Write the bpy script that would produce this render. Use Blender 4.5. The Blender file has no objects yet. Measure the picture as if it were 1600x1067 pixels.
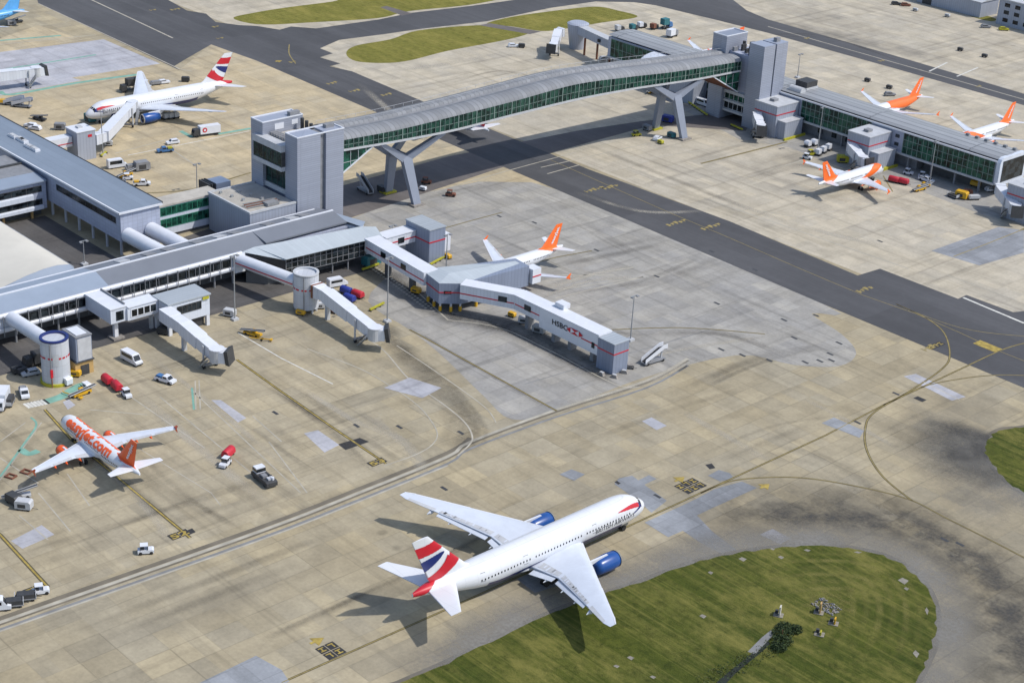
import bpy, bmesh, math, random
import numpy as np
from mathutils import Vector, Matrix

random.seed(7)
PI = math.pi
R = math.radians
scn = bpy.context.scene
col = scn.collection

# ---------------------------------------------------------------- camera, sky, sun, exposure
# world axes: X runs along the taxiways, Y along the piers' bridge, metres
CF, CT, CR, CH = 2736.7, 0.434663441, 0.0557381402, 188.537     # focal (px of a 1600 px frame), pitch, roll, height
CPH = R(-46.2)
_rot = Matrix(((math.cos(CPH), math.sin(CPH), 0), (-math.sin(CPH), math.cos(CPH), 0), (0, 0, 1)))
CAM_P = _rot @ Vector((0, -406.28, CH))
_fw = _rot @ Vector((0, math.cos(CT), -math.sin(CT)))
_r0 = _rot @ Vector((1, 0, 0))
_u0 = _rot @ Vector((0, math.sin(CT), math.cos(CT)))
_rt = _r0 * math.cos(CR) + _u0 * math.sin(CR)
_up = -_r0 * math.sin(CR) + _u0 * math.cos(CR)
cd = bpy.data.cameras.new('camera')
cam = bpy.data.objects.new('camera', cd); col.objects.link(cam)
cam.matrix_world = Matrix(((_rt.x, _up.x, -_fw.x, CAM_P.x), (_rt.y, _up.y, -_fw.y, CAM_P.y), (_rt.z, _up.z, -_fw.z, CAM_P.z), (0, 0, 0, 1)))
cd.sensor_width = 36.0; cd.sensor_fit = 'HORIZONTAL'; cd.lens = CF / 1600 * 36
cd.clip_start = 1; cd.clip_end = 20000
scn.camera = cam

SUN_DIR = Vector((0.62, 0.47, 1.0)).normalized()                # towards the sun
wd = bpy.data.worlds.new('World'); scn.world = wd; wd.use_nodes = True
wn = wd.node_tree; wn.nodes.clear()
sky = wn.nodes.new('ShaderNodeTexSky'); sky.sky_type = 'NISHITA'; sky.sun_disc = False
sky.sun_elevation = math.asin(SUN_DIR.z); sky.sun_rotation = math.atan2(SUN_DIR.x, SUN_DIR.y)
sky.air_density = 1.0; sky.dust_density = 1.5
bg = wn.nodes.new('ShaderNodeBackground'); bg.inputs['Strength'].default_value = 0.15
wo = wn.nodes.new('ShaderNodeOutputWorld')
wn.links.new(sky.outputs[0], bg.inputs[0]); wn.links.new(bg.outputs[0], wo.inputs[0])
sl = bpy.data.lights.new('sun', 'SUN'); sl.energy = 3.2; sl.angle = R(0.8); sl.color = (1.0, 0.95, 0.87)
so = bpy.data.objects.new('sun', sl); col.objects.link(so)
so.rotation_euler = SUN_DIR.to_track_quat('Z', 'Y').to_euler(); so.location = (0, 0, 400)
vs = scn.view_settings
vs.view_transform = 'Standard'; vs.look = 'None'; vs.gamma = 1; vs.use_curve_mapping = False
vs.exposure = 0.12

def at(px, py, z=0.0):
    """the point of height z that the photograph shows at (px, py)"""
    d = _fw + _rt * ((px - 800) / CF) - _up * ((py - 533.5) / CF)
    t = (z - CAM_P.z) / d.z
    return CAM_P + d * t

# ---------------------------------------------------------------- materials
MATS = {}
class NT:
    def __init__(s, name):
        s.m = bpy.data.materials.new(name); s.m.use_nodes = True
        s.t = s.m.node_tree; s.t.nodes.clear()
        s.o = s.n('ShaderNodeOutputMaterial'); s.b = s.n('ShaderNodeBsdfPrincipled')
        s.l(s.b.outputs[0], s.o.inputs[0])
    def n(s, ty, **k):
        x = s.t.nodes.new(ty)
        for a, v in k.items(): setattr(x, a, v)
        return x
    def l(s, a, b): s.t.links.new(a, b)
    def put(s, sock, v):
        if isinstance(v, bpy.types.NodeSocket): s.l(v, sock)
        else: sock.default_value = v
    def math(s, op, a, b=0.0, c=0.0, clamp=False):
        x = s.n('ShaderNodeMath', operation=op, use_clamp=clamp)
        s.put(x.inputs[0], a); s.put(x.inputs[1], b); s.put(x.inputs[2], c)
        return x.outputs[0]
    def mix(s, f, a, b, mode='MIX'):
        x = s.n('ShaderNodeMix', data_type='RGBA', blend_type=mode)
        s.put(x.inputs[0], f)
        s.put(x.inputs[6], a if isinstance(a, bpy.types.NodeSocket) else (*a, 1)[:4])
        s.put(x.inputs[7], b if isinstance(b, bpy.types.NodeSocket) else (*b, 1)[:4])
        return x.outputs[2]
    def pos(s): return s.n('ShaderNodeNewGeometry').outputs['Position']
    def obj(s): return s.n('ShaderNodeTexCoord').outputs['Object']
    def sep(s, v):
        x = s.n('ShaderNodeSeparateXYZ'); s.l(v, x.inputs[0]); return x.outputs
    def comb(s, a=0.0, b=0.0, c=0.0):
        x = s.n('ShaderNodeCombineXYZ'); s.put(x.inputs[0], a); s.put(x.inputs[1], b); s.put(x.inputs[2], c); return x.outputs[0]
    def mapping(s, v, sc=(1, 1, 1), rot=(0, 0, 0), loc=(0, 0, 0)):
        x = s.n('ShaderNodeMapping'); s.l(v, x.inputs[0]); x.inputs['Scale'].default_value = sc
        x.inputs['Rotation'].default_value = rot; x.inputs['Location'].default_value = loc
        return x.outputs[0]
    def noise(s, v, scale, detail=4, rough=.55, dist=0):
        x = s.n('ShaderNodeTexNoise'); s.l(v, x.inputs['Vector']); x.inputs['Scale'].default_value = scale
        x.inputs['Detail'].default_value = detail; x.inputs['Roughness'].default_value = rough; x.inputs['Distortion'].default_value = dist
        return x.outputs['Fac']
    def ramp(s, f, a, b, lo=0.0, hi=1.0):
        x = s.n('ShaderNodeMapRange', interpolation_type='SMOOTHSTEP'); s.put(x.inputs[0], f)
        x.inputs[1].default_value = a; x.inputs[2].default_value = b; x.inputs[3].default_value = lo; x.inputs[4].default_value = hi
        return x.outputs[0]
    def white(s, v):
        x = s.n('ShaderNodeTexWhiteNoise', noise_dimensions='3D'); s.l(v, x.inputs['Vector']); return x.outputs
    def line(s, c, size, w):
        """1 on a line of width w repeating every size"""
        f = s.math('FRACT', s.math('DIVIDE', c, size))
        d = s.math('MINIMUM', f, s.math('SUBTRACT', 1.0, f))
        return s.math('LESS_THAN', d, w / size / 2)
    def bump(s, h, st, dist=.1):
        x = s.n('ShaderNodeBump'); x.inputs['Strength'].default_value = st; x.inputs['Distance'].default_value = dist
        s.l(h, x.inputs['Height']); s.l(x.outputs[0], s.b.inputs['Normal'])
    def fin(s, base, rough=.6, metal=0.0, spec=.5):
        s.put(s.b.inputs['Base Color'], base if isinstance(base, bpy.types.NodeSocket) else (*base, 1)[:4])
        s.put(s.b.inputs['Roughness'], rough); s.b.inputs['Metallic'].default_value = metal
        s.b.inputs['Specular IOR Level'].default_value = spec
        return s.m

def scl(c, k): return tuple(min(1, x * k) for x in c)

def paint(name, c, rough=.45, var=.12, scale=.6, metal=0.0, spec=.5):
    """a coat of paint with faint dirt"""
    t = NT(name); p = t.obj()
    f = t.ramp(t.noise(p, scale, 5, .65), .3, .75)
    f2 = t.ramp(t.noise(t.mapping(p, (1, 1, .25)), scale * 4, 3), .4, .8)
    b = t.mix(f, scl(c, 1 - var), scl(c, 1 + var * .5))
    b = t.mix(t.math('MULTIPLY', f2, var * 1.2), b, scl(c, .55))
    MATS[name] = t.fin(b, rough, metal, spec); return MATS[name]

def panels(name, c, sx, sz, w=.09, var=.06, dark=.72, rough=.5, metal=0.0, roof=False, sy=None):
    """sheet cladding in panels: walls use (x+y, z), roofs (x, y)"""
    t = NT(name); p = t.pos(); x, y, z = t.sep(p)
    a = x if roof else t.math('ADD', x, y)
    bb = y if roof else z
    cell = t.comb(t.math('FLOOR', t.math('DIVIDE', a, sx)), t.math('FLOOR', t.math('DIVIDE', bb, sz)), 0.0)
    v = t.white(cell)[0]
    f = t.math('MAXIMUM', t.line(a, sx, w), t.line(bb, sz, w))
    b = t.mix(v, scl(c, 1 - var), scl(c, 1 + var))
    n = t.ramp(t.noise(p, .12, 5, .6), .35, .75)
    b = t.mix(t.math('MULTIPLY', n, .35), b, scl(c, .8))
    n2 = t.ramp(t.noise(t.mapping(p, (1.5, 1.5, .12)), 1.0, 4), .5, .8)
    b = t.mix(t.math('MULTIPLY', n2, .3), b, scl(c, .68))
    b = t.mix(f, b, scl(c, dark))
    MATS[name] = t.fin(b, rough, metal); return MATS[name]

def glass(name, c, dark, sx=1.9, sz=1.9, rough=.2):
    """tinted curtain glass; each sheet of glass a shade of its own"""
    t = NT(name); p = t.pos(); x, y, z = t.sep(p)
    cell = t.comb(t.math('FLOOR', t.math('DIVIDE', t.math('ADD', x, y), sx)), t.math('FLOOR', t.math('DIVIDE', z, sz)), 0.0)
    v = t.white(cell)[0]
    n = t.ramp(t.noise(p, .5, 5, .75), .38, .62)
    b = t.mix(t.ramp(t.math('ADD', t.math('MULTIPLY', v, .6), t.math('MULTIPLY', n, .5)), .25, .85), dark, c)
    MATS[name] = t.fin(b, rough, 0, .3); return MATS[name]

def concrete(name, c, c2, sx=6.0, sy=6.0, var=.10, joint=.35, jw=.28, streak=.2, stains=()):
    """cast slabs with joints, odd paler and browner slabs, tyre streaks and worn stains"""
    t = NT(name); p = t.pos(); x, y, z = t.sep(p)
    cx = t.math('FLOOR', t.math('DIVIDE', x, sx)); cy = t.math('FLOOR', t.math('DIVIDE', y, sy))
    v = t.white(t.comb(cx, cy, 1.0))[0]
    vrow = t.white(t.comb(cx, 0.0, 7.0))[0]
    vbig = t.white(t.comb(t.math('FLOOR', t.math('DIVIDE', x, sx * 3)), t.math('FLOOR', t.math('DIVIDE', y, sy * 2)), 3.0))[0]
    n1 = t.ramp(t.noise(p, .018, 5, .6), .3, .7)
    n2 = t.ramp(t.noise(p, .14, 6, .65), .3, .72)
    n3 = t.noise(p, 1.3, 4, .6)
    hue = t.white(t.comb(cx, cy, 11.0))[0]
    b = t.mix(t.math('MULTIPLY', t.math('ADD', n1, hue), .5), c, c2)
    b = t.mix(t.ramp(t.white(t.comb(cx, t.math('FLOOR', t.math('DIVIDE', y, sy * .5)), 5.0))[0], .8, .95, 0, .5), b, scl(c, 1.12))
    k = t.math('ADD', t.math('MULTIPLY', t.math('SUBTRACT', v, .5), 1.0), t.math('MULTIPLY', t.math('SUBTRACT', vrow, .5), .6))
    k = t.math('ADD', k, t.math('MULTIPLY', t.math('SUBTRACT', vbig, .5), .7))
    k = t.math('ADD', 1.0, t.math('MULTIPLY', k, var * 1.7))
    k = t.math('MULTIPLY', k, t.math('ADD', 1 - .14, t.math('MULTIPLY', n2, .24)))
    k = t.math('MULTIPLY', k, t.math('ADD', .80, t.math('MULTIPLY', n3, .4)))
    # tyre and rubber streaks along both joints' directions
    for sc in ((.008, .35, 1), (.3, .01, 1)):
        s_ = t.ramp(t.noise(t.mapping(p, sc), 1.0, 5, .62), .5, .78)
        k = t.math('MULTIPLY', k, t.math('SUBTRACT', 1.0, t.math('MULTIPLY', s_, streak)))
    # joints, fainter where the seal is clean
    jn = t.ramp(t.noise(p, .06, 3), .35, .65, .25, 1.0)
    wob = t.math('MULTIPLY', t.math('SUBTRACT', t.noise(p, .5, 2), .5), .12)
    jl = t.math('MAXIMUM', t.math('MULTIPLY', t.line(t.math('ADD', x, wob), sx, jw), t.ramp(t.white(t.comb(cx, 0.0, 4.0))[0], .1, .9, .35, 1.0)), t.math('MULTIPLY', t.line(t.math('ADD', y, wob), sy, jw), t.ramp(t.white(t.comb(t.math('FLOOR', t.math('DIVIDE', cx, 2.0)), cy, 4.0))[0], .1, .9, .1, .9)))
    k = t.math('MULTIPLY', k, t.math('SUBTRACT', 1.0, t.math('MULTIPLY', t.math('MULTIPLY', jl, jn), joint)))
    # oil spots
    vo = t.n('ShaderNodeTexVoronoi'); t.l(p, vo.inputs['Vector']); vo.inputs['Scale'].default_value = .055
    sp = t.math('MULTIPLY', t.ramp(vo.outputs['Distance'], .03, .09, 1, 0), t.ramp(t.noise(p, .03, 2), .5, .62))
    k = t.math('MULTIPLY', k, t.math('SUBTRACT', 1.0, t.math('MULTIPLY', sp, .3)))
    nn = t.ramp(t.noise(p, .11, 7, .7, .25), .3, .7, .45, 1.1)
    grey = None
    for (q, rx, ry, ang, stg) in stains:
        d = t.mapping(p, (1, 1, 1), (0, 0, 0), (-q.x, -q.y, 0))
        vr = t.n('ShaderNodeVectorRotate', rotation_type='Z_AXIS'); t.l(d, vr.inputs['Vector']); vr.inputs['Angle'].default_value = -ang
        dx, dy, dz = t.sep(vr.outputs[0])
        e = t.math('SQRT', t.math('ADD', t.math('POWER', t.math('DIVIDE', dx, rx), 2.0), t.math('POWER', t.math('DIVIDE', dy, ry), 2.0)))
        m = t.math('MULTIPLY', t.math('MULTIPLY', t.ramp(e, .3, 1.25, 1, 0), stg), nn)
        grey = m if grey is None else t.math('MAXIMUM', grey, m)
    sc = t.n('ShaderNodeVectorMath', operation='SCALE'); t.l(b, sc.inputs[0]); t.l(k, sc.inputs['Scale'])
    b = sc.outputs[0]
    if grey is not None:
        b = t.mix(t.math('MINIMUM', grey, .88), b, (.085, .083, .08))
    t.bump(t.noise(p, 3.0, 3), .15, .05)
    MATS[name] = t.fin(b, .85, 0, .3); return MATS[name]

def asphalt(name, c):
    t = NT(name); p = t.pos()
    n1 = t.ramp(t.noise(p, .02, 5, .6), .3, .7); n2 = t.noise(p, .4, 6, .7)
    s1 = t.ramp(t.noise(t.mapping(p, (.006, .3, 1)), 1.0, 5, .6), .4, .75)
    x, y, z = t.sep(p)
    lane = t.white(t.comb(t.math('FLOOR', t.math('DIVIDE', x, 46.0)), t.math('FLOOR', t.math('DIVIDE', y, 7.3)), 2.0))[0]
    k = t.math('ADD', .78, t.math('MULTIPLY', n1, .26))
    k = t.math('ADD', k, t.math('MULTIPLY', t.math('SUBTRACT', lane, .5), .16))
    k = t.math('MULTIPLY', k, t.math('ADD', .82, t.math('MULTIPLY', n2, .36)))
    k = t.math('MULTIPLY', k, t.math('ADD', 1.0, t.math('MULTIPLY', s1, .16)))
    sc = t.n('ShaderNodeVectorMath', operation='SCALE'); sc.inputs[0].default_value = c; t.l(k, sc.inputs['Scale'])
    t.bump(t.noise(p, 4.0, 3), .2, .05)
    MATS[name] = t.fin(sc.outputs[0], .8, 0, .35); return MATS[name]

def grass_mat(name, a, b, c, mow):
    t = NT(name); p = t.pos()
    n1 = t.ramp(t.noise(p, .05, 6, .65), .3, .7); n2 = t.ramp(t.noise(p, .5, 5, .7), .35, .7)
    m = t.ramp(t.noise(t.mapping(p, (.012, .55, 1), (0, 0, R(mow))), 1.0, 5, .65), .4, .68)
    m2 = t.ramp(t.noise(t.mapping(p, (.02, 1.4, 1), (0, 0, R(mow + 8))), 1.0, 3, .6), .5, .7)
    col_ = t.mix(n1, a, b); col_ = t.mix(t.math('MULTIPLY', m, .42), col_, c)
    col_ = t.mix(t.math('MULTIPLY', n2, .6), col_, scl(a, .6))
    col_ = t.mix(t.math('MULTIPLY', m2, .28), col_, scl(c, 1.3))
    col_ = t.mix(t.ramp(t.noise(p, .3, 6, .8), .52, .68, 0, .65), col_, scl(a, .45)); col_ = t.mix(t.ramp(t.noise(t.mapping(p, (.5, 1, 1)), .09, 7, .75), .47, .68, 0, .8), col_, c)
    t.bump(t.noise(p, 2.2, 5, .8), .7, .4)
    MATS[name] = t.fin(col_, .9, 0, .15); return MATS[name]

STAINS = [  # place, half length, half width, direction, strength
    (at(120, 780), 16, 4, R(92), .3), (at(70, 860), 18, 8, R(40), .28), (at(700, 880), 14, 6, R(40), .25), (at(640, 925), 16, 5, R(90), .3), (at(320, 950), 20, 5, R(88), .25), (at(420, 560), 22, 5, R(0), .3),
    (at(1500, 660), 30, 14, R(-50), .3), (at(1180, 838), 22, 5, R(20), .35),
]
concrete('apron_concrete', (.358, .303, .196), (.315, .284, .214), 6.1, 7.4, .085, .28, .32, .24, STAINS)
concrete('tan_stand_concrete', (.375, .322, .218), (.332, .297, .222), 6.1, 5.0, .06, .26, .28, .36)
concrete('grey_stand_concrete', (.335, .32, .285), (.28, .277, .27), 6.1, 6.1, .07, .17, .26, .34)
concrete('pale_concrete', (.455, .405, .31), (.395, .365, .305), 7.0, 6.0, .06, .14, .24, .30,
         [(at(1330, 62), 60, 9, R(10), .55), (at(1290, 30), 40, 10, R(0), .3), (at(1150, 190), 22, 7, R(90), .3), (at(1250, 250), 30, 10, R(80), .3)])
concrete('ochre_concrete', (.455, .375, .24), (.40, .35, .255), 7.0, 6.0, .07, .16, .24, .34)
concrete('blue_grey_patch', (.27, .285, .31), (.22, .235, .255), 6.1, 7.4, .10, .22, .26, .15)
concrete('new_pale_patch', (.40, .40, .43), (.36, .37, .41), 6.1, 9, .06, .15, .2, .3)
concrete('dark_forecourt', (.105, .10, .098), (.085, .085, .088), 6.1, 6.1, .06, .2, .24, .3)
asphalt('asphalt', (.078, .079, .085))
asphalt('old_asphalt', (.135, .122, .118))
grass_mat('grass_near', (.046, .066, .010), (.082, .098, .015), (.205, .190, .052), 86)
grass_mat('grass_far', (.15, .15, .03), (.19, .185, .04), (.26, .23, .06), 8)
paint('line_white', (.62, .62, .58), .8, .25, .8)
paint('line_yellow', (.40, .30, .07), .8, .45, .8)
paint('line_yellow_faded', (.30, .24, .09), .85, .3, .5)
paint('line_dark_olive', (.10, .085, .045), .85, .3, .5)
paint('bare_soil', (.25, .235, .20), .9, .35, 1.2)
paint('line_green', (.19, .39, .32), .85, .25, .4)
paint('line_black', (.03, .03, .033), .8, .3, .8)
paint('line_pale', (.42, .395, .33), .85, .25, .3)
paint('line_grey', (.22, .225, .23), .85, .25, .3)
paint('line_dirt', (.17, .15, .115), .9, .3, .2)
paint('white_paint', (.66, .69, .75), .35, .06, .4)
t = NT('plane_white'); p_ = t.obj(); x_, y_, z_ = t.sep(p_)
g_ = t.ramp(t.noise(t.mapping(p_, (.15, .6, .6)), 1.0, 5, .6), .45, .75, 0, .35)
c_ = t.mix(g_, (.66, .685, .73), (.56, .585, .63))
c_ = t.mix(t.math('MULTIPLY', t.math('MAXIMUM', t.line(x_, 2.9, .10), t.line(z_, 2.1, .06)), .28), c_, (.40, .42, .46))
MATS['plane_white'] = t.fin(c_, .3)
paint('wing_grey', (.575, .625, .71), .38, .07, .25)
paint('flap_grey', (.34, .37, .42), .5, .3, .9)
paint('bare_metal', (.55, .56, .58), .3, .1, .6, metal=.7)
paint('orange_paint', (.88, .16, .025), .4, .06, .4)
paint('orange_red', (.84, .12, .022), .4, .06, .4)
paint('red_paint', (.52, .015, .03), .4, .1, .5)
paint('dolly_red', (.50, .02, .04), .55, .15, 1.2)
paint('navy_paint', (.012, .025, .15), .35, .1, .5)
paint('engine_blue', (.014, .075, .29), .3, .1, .5)
paint('sky_blue_paint', (.10, .36, .72), .35, .1, .4)
paint('tyre', (.02, .02, .021), .9, .2, 2)
paint('dark_grey', (.05, .052, .056), .6, .25, 1)
paint('mid_grey', (.24, .25, .27), .6, .2, .7)
paint('light_grey', (.48, .50, .53), .55, .12, .5)
paint('galv', (.36, .38, .40), .45, .2, .8, metal=.3)
paint('yellow_paint', (.62, .36, .02), .5, .15, .8)
paint('green_yellow', (.42, .40, .03), .6, .2, .8)
paint('teal_paint', (.03, .16, .19), .5, .2, .8)
paint('blue_vehicle', (.06, .17, .38), .5, .2, .8)
paint('royal_blue', (.03, .05, .30), .5, .2, .8)
paint('brick_tan', (.50, .33, .13), .8, .15, .6)
paint('brown_red', (.20, .08, .05), .8, .2, .6)
paint('windscreen', (.015, .02, .025), .1, .3, 1, spec=.7)
paint('cream_roof', (.58, .56, .50), .7, .07, .08)
paint('pier_roof_dark', (.17, .188, .222), .55, .10, .06)
paint('pier_roof_pale', (.26, .315, .40), .5, .10, .06)
paint('block_roof', (.44, .42, .38), .85, .22, .15)
paint('pylon_paint', (.25, .285, .36), .5, .08, .15)
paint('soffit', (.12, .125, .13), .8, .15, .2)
paint('rubble', (.30, .28, .26), .9, .4, 1.5)
paint('rust', (.22, .09, .05), .9, .3, 1.0)
paint('dark_water', (.012, .018, .012), .75, .3, .6)
panels('rotunda_skin', (.50, .53, .58), 1.6, 2.6, .10, .06, .78, .5)
panels('metal_cladding', (.37, .41, .52), 1.5, 1.1, .10, .05, .74, .45)
panels('tower_cladding', (.345, .38, .465), 30, .62, .14, .05, .76, .4, .2)
panels('box_cladding', (.34, .375, .45), 1.1, 40, .12, .04, .72, .45)
panels('grey_box_cladding', (.22, .26, .35), 1.2, 40, .12, .04, .72, .45)
panels('white_cladding', (.60, .65, .74), 2.4, 3.0, .08, .04, .82, .4)
panels('jet_white', (.62, .655, .72), 1.3, 20, .10, .04, .8, .4)
panels('long_roof', (.20, .245, .31), 60, 2.4, .12, .06, .82, .5, roof=True)
panels('pier_six_roof', (.29, .305, .325), 40, 3.1, .45, .10, .5, .5, roof=True)
panels('bridge_roof', (.215, .228, .25), 400, 1.82, .26, .16, .68, .8, 0, roof=True)
panels('box_roof', (.36, .40, .44), 1.1, 200, .14, .06, .7, .45, roof=True)
panels('lounge_roof', (.43, .48, .52), 40, 1.2, .10, .04, .86, .45, roof=True)
glass('green_glass', (.020, .105, .070), (.005, .022, .018), 2.0, 2.2)
glass('bridge_glass', (.026, .080, .060), (.005, .018, .016), 1.3, 1.6)
paint('green_frame', (.03, .20, .13), .5, .1)
paint('frame_green', (.20, .27, .25), .5, .1)
glass('dark_green_glass', (.016, .05, .045), (.005, .014, .014), 2.0, 1.6)
glass('dark_glass', (.030, .040, .048), (.006, .008, .010), 1.8, 1.8)

def wear_mat(name, c, scale=.12, lo=.35, streak=None):
    t = NT(name); p = t.pos()
    at_ = t.n('ShaderNodeAttribute', attribute_name='wear')
    n = t.ramp(t.noise(p, scale, 6, .58, .2), .3, .7, lo, 1.1)
    f = t.math('MULTIPLY', at_.outputs['Fac'], n)
    f = t.math('MULTIPLY', f, t.ramp(t.noise(p, 1.2, 4, .6), .3, .7, .75, 1.1), 0, True)
    t.fin(c, .9, 0, .2)
    tr = t.n('ShaderNodeBsdfTransparent'); mx = t.n('ShaderNodeMixShader')
    t.l(f, mx.inputs[0]); t.l(tr.outputs[0], mx.inputs[1]); t.l(t.b.outputs[0], mx.inputs[2]); t.l(mx.outputs[0], t.o.inputs[0])
    MATS[name] = t.m; return t.m
wear_mat('rubber_wear', (.07, .069, .067)); wear_mat('grey_wear', (.215, .21, .195), .08, .55); wear_mat('tyre_track', (.10, .092, .08), .05, .2); wear_mat('mown_straw', (.30, .27, .09), .25, .1); wear_mat('pale_wear', (.50, .47, .40), .06, .2)
# ---------------------------------------------------------------- mesh building
class MB:
    def __init__(s): s.v = []; s.f = []; s.mi = []; s.mats = []; s.sm = []
    def m(s, name):
        if name not in s.mats: s.mats.append(name)
        return s.mats.index(name)
    def add(s, vs_, fs, mat, smooth=False):
        o = len(s.v); s.v += [tuple(v) for v in vs_]; k = s.m(mat)
        for f in fs: s.f.append(tuple(i + o for i in f)); s.mi.append(k); s.sm.append(smooth)
        return s
    def hexa(s, p, mat):
        """p: four bottom points, four top points"""
        return s.add(p, [(3, 2, 1, 0), (4, 5, 6, 7), (0, 1, 5, 4), (1, 2, 6, 5), (2, 3, 7, 6), (3, 0, 4, 7)], mat)
    def box(s, x0, x1, y0, y1, z0, z1, mat):
        if x0 > x1: x0, x1 = x1, x0
        if y0 > y1: y0, y1 = y1, y0
        return s.hexa([(x0, y0, z0), (x1, y0, z0), (x1, y1, z0), (x0, y1, z0), (x0, y0, z1), (x1, y0, z1), (x1, y1, z1), (x0, y1, z1)], mat)
    def prism(s, poly, z0, z1, mat, top=None):
        n = len(poly)
        a = sum(poly[i][0] * poly[(i + 1) % n][1] - poly[(i + 1) % n][0] * poly[i][1] for i in range(n))
        if a < 0: poly = poly[::-1]
        vv = [(x, y, z0) for x, y in poly] + [(x, y, z1) for x, y in poly]
        s.add(vv, [tuple(range(n - 1, -1, -1))] + [(i, (i + 1) % n, (i + 1) % n + n, i + n) for i in range(n)], mat)
        s.add([(x, y, z1) for x, y in poly], [tuple(range(n))], top or mat); return s
    def side(s, prof, y0, y1, mat, smooth=False):
        """profile in (x, z) pushed along y"""
        n = len(prof)
        a = sum(prof[i][0] * prof[(i + 1) % n][1] - prof[(i + 1) % n][0] * prof[i][1] for i in range(n))
        if a < 0: prof = prof[::-1]
        vv = [(x, y0, z) for x, z in prof] + [(x, y1, z) for x, z in prof]
        s.add(vv, [tuple(range(n)), tuple(range(2 * n - 1, n - 1, -1))], mat)
        return s.add(vv, [((i + 1) % n, i, i + n, (i + 1) % n + n) for i in range(n)], mat, smooth)
    def beam(s, a, b, w, h, mat, w2=None, h2=None, side=None):
        a = Vector(a); b = Vector(b); d = (b - a).normalized()
        sd = Vector(side) if side else (d.cross(Vector((0, 0, 1))) if abs(d.z) < .98 else Vector((0, 1, 0)))
        sd = (sd - d * sd.dot(d)).normalized(); u = sd.cross(d)
        w2 = w2 or w; h2 = h2 or h; p = []
        for q, ww, hh in ((a, w, h), (b, w2, h2)):
            p += [q - sd * ww / 2 - u * hh / 2, q + sd * ww / 2 - u * hh / 2, q + sd * ww / 2 + u * hh / 2, q - sd * ww / 2 + u * hh / 2]
        return s.add(p, [(0, 1, 2, 3), (7, 6, 5, 4), (0, 4, 5, 1), (1, 5, 6, 2), (2, 6, 7, 3), (3, 7, 4, 0)], mat)
    def cyl(s, a, b, r, mat, r2=None, n=16, smooth=True, caps=True):
        a = Vector(a); b = Vector(b); d = (b - a).normalized(); r2 = r if r2 is None else r2
        e = d.orthogonal().normalized(); g = d.cross(e); vv = []
        for q, rr in ((a, r), (b, r2)):
            vv += [q + (e * math.cos(2 * PI * i / n) + g * math.sin(2 * PI * i / n)) * rr for i in range(n)]
        s.add(vv, [(i, (i + 1) % n, (i + 1) % n + n, i + n) for i in range(n)], mat, smooth)
        if caps:
            s.add(vv[:n], [tuple(range(n - 1, -1, -1))], mat); s.add(vv[n:], [tuple(range(n))], mat)
        return s
    def loft(s, secs, mat, smooth=True, caps=True, closed=True):
        n = len(secs[0]); vv = [p for q in secs for p in q]; fs = []
        for k in range(len(secs) - 1):
            for i in range(n if closed else n - 1):
                j = (i + 1) % n; fs.append((k * n + i, k * n + j, (k + 1) * n + j, (k + 1) * n + i))
        s.add(vv, fs, mat, smooth)
        if caps: s.add(secs[0], [tuple(range(n - 1, -1, -1))], mat); s.add(secs[-1], [tuple(range(n))], mat)
        return s
    def quad(s, a, b, c, d, mat): return s.add([a, b, c, d], [(0, 1, 2, 3)], mat)
    def poly(s, pts, mat): return s.add(pts, [tuple(range(len(pts)))], mat)
    def build(s, name, parent=None, loc=None, rotz=0, fix=True):
        me = bpy.data.meshes.new(name); me.from_pydata(s.v, [], s.f)
        for k in s.mats: me.materials.append(MATS[k])
        me.polygons.foreach_set('material_index', s.mi); me.polygons.foreach_set('use_smooth', s.sm)
        if fix:
            bm = bmesh.new(); bm.from_mesh(me); bmesh.ops.recalc_face_normals(bm, faces=bm.faces); bm.to_mesh(me); bm.free()
        me.update()
        o = bpy.data.objects.new(name, me); col.objects.link(o)
        if parent: o.parent = parent
        if loc is not None: o.location = loc
        o.rotation_euler.z = rotz
        return o

def tag(o, label=None, cat=None, group=None, kind=None):
    if label: o['label'] = label
    if cat: o['category'] = cat
    if group: o['group'] = group
    if kind: o['kind'] = kind
    return o
def thing(name, label, cat, loc=(0, 0, 0), rotz=0, group=None):
    o = bpy.data.objects.new(name, None); col.objects.link(o); o.empty_display_size = .5
    o.location = loc; o.rotation_euler.z = rotz
    return tag(o, label, cat, group)
def part(root, name, label=None):
    """an MB whose build() parents to root"""
    b = MB(); b._r = root; b._n = name; b._l = label; return b
KIDS = {}
def done(b):
    o = b.build(b._n, b._r); KIDS.setdefault(b._r.name, []).append(o)
    if b._l: o['label'] = b._l
    return o
def copy_tree(o, parent=None):
    c = o.copy(); col.objects.link(c)
    if parent: c.parent = parent
    KIDS[c.name] = []
    for ch in KIDS.get(o.name, []): KIDS[c.name].append(copy_tree(ch, c))
    return c

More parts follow.
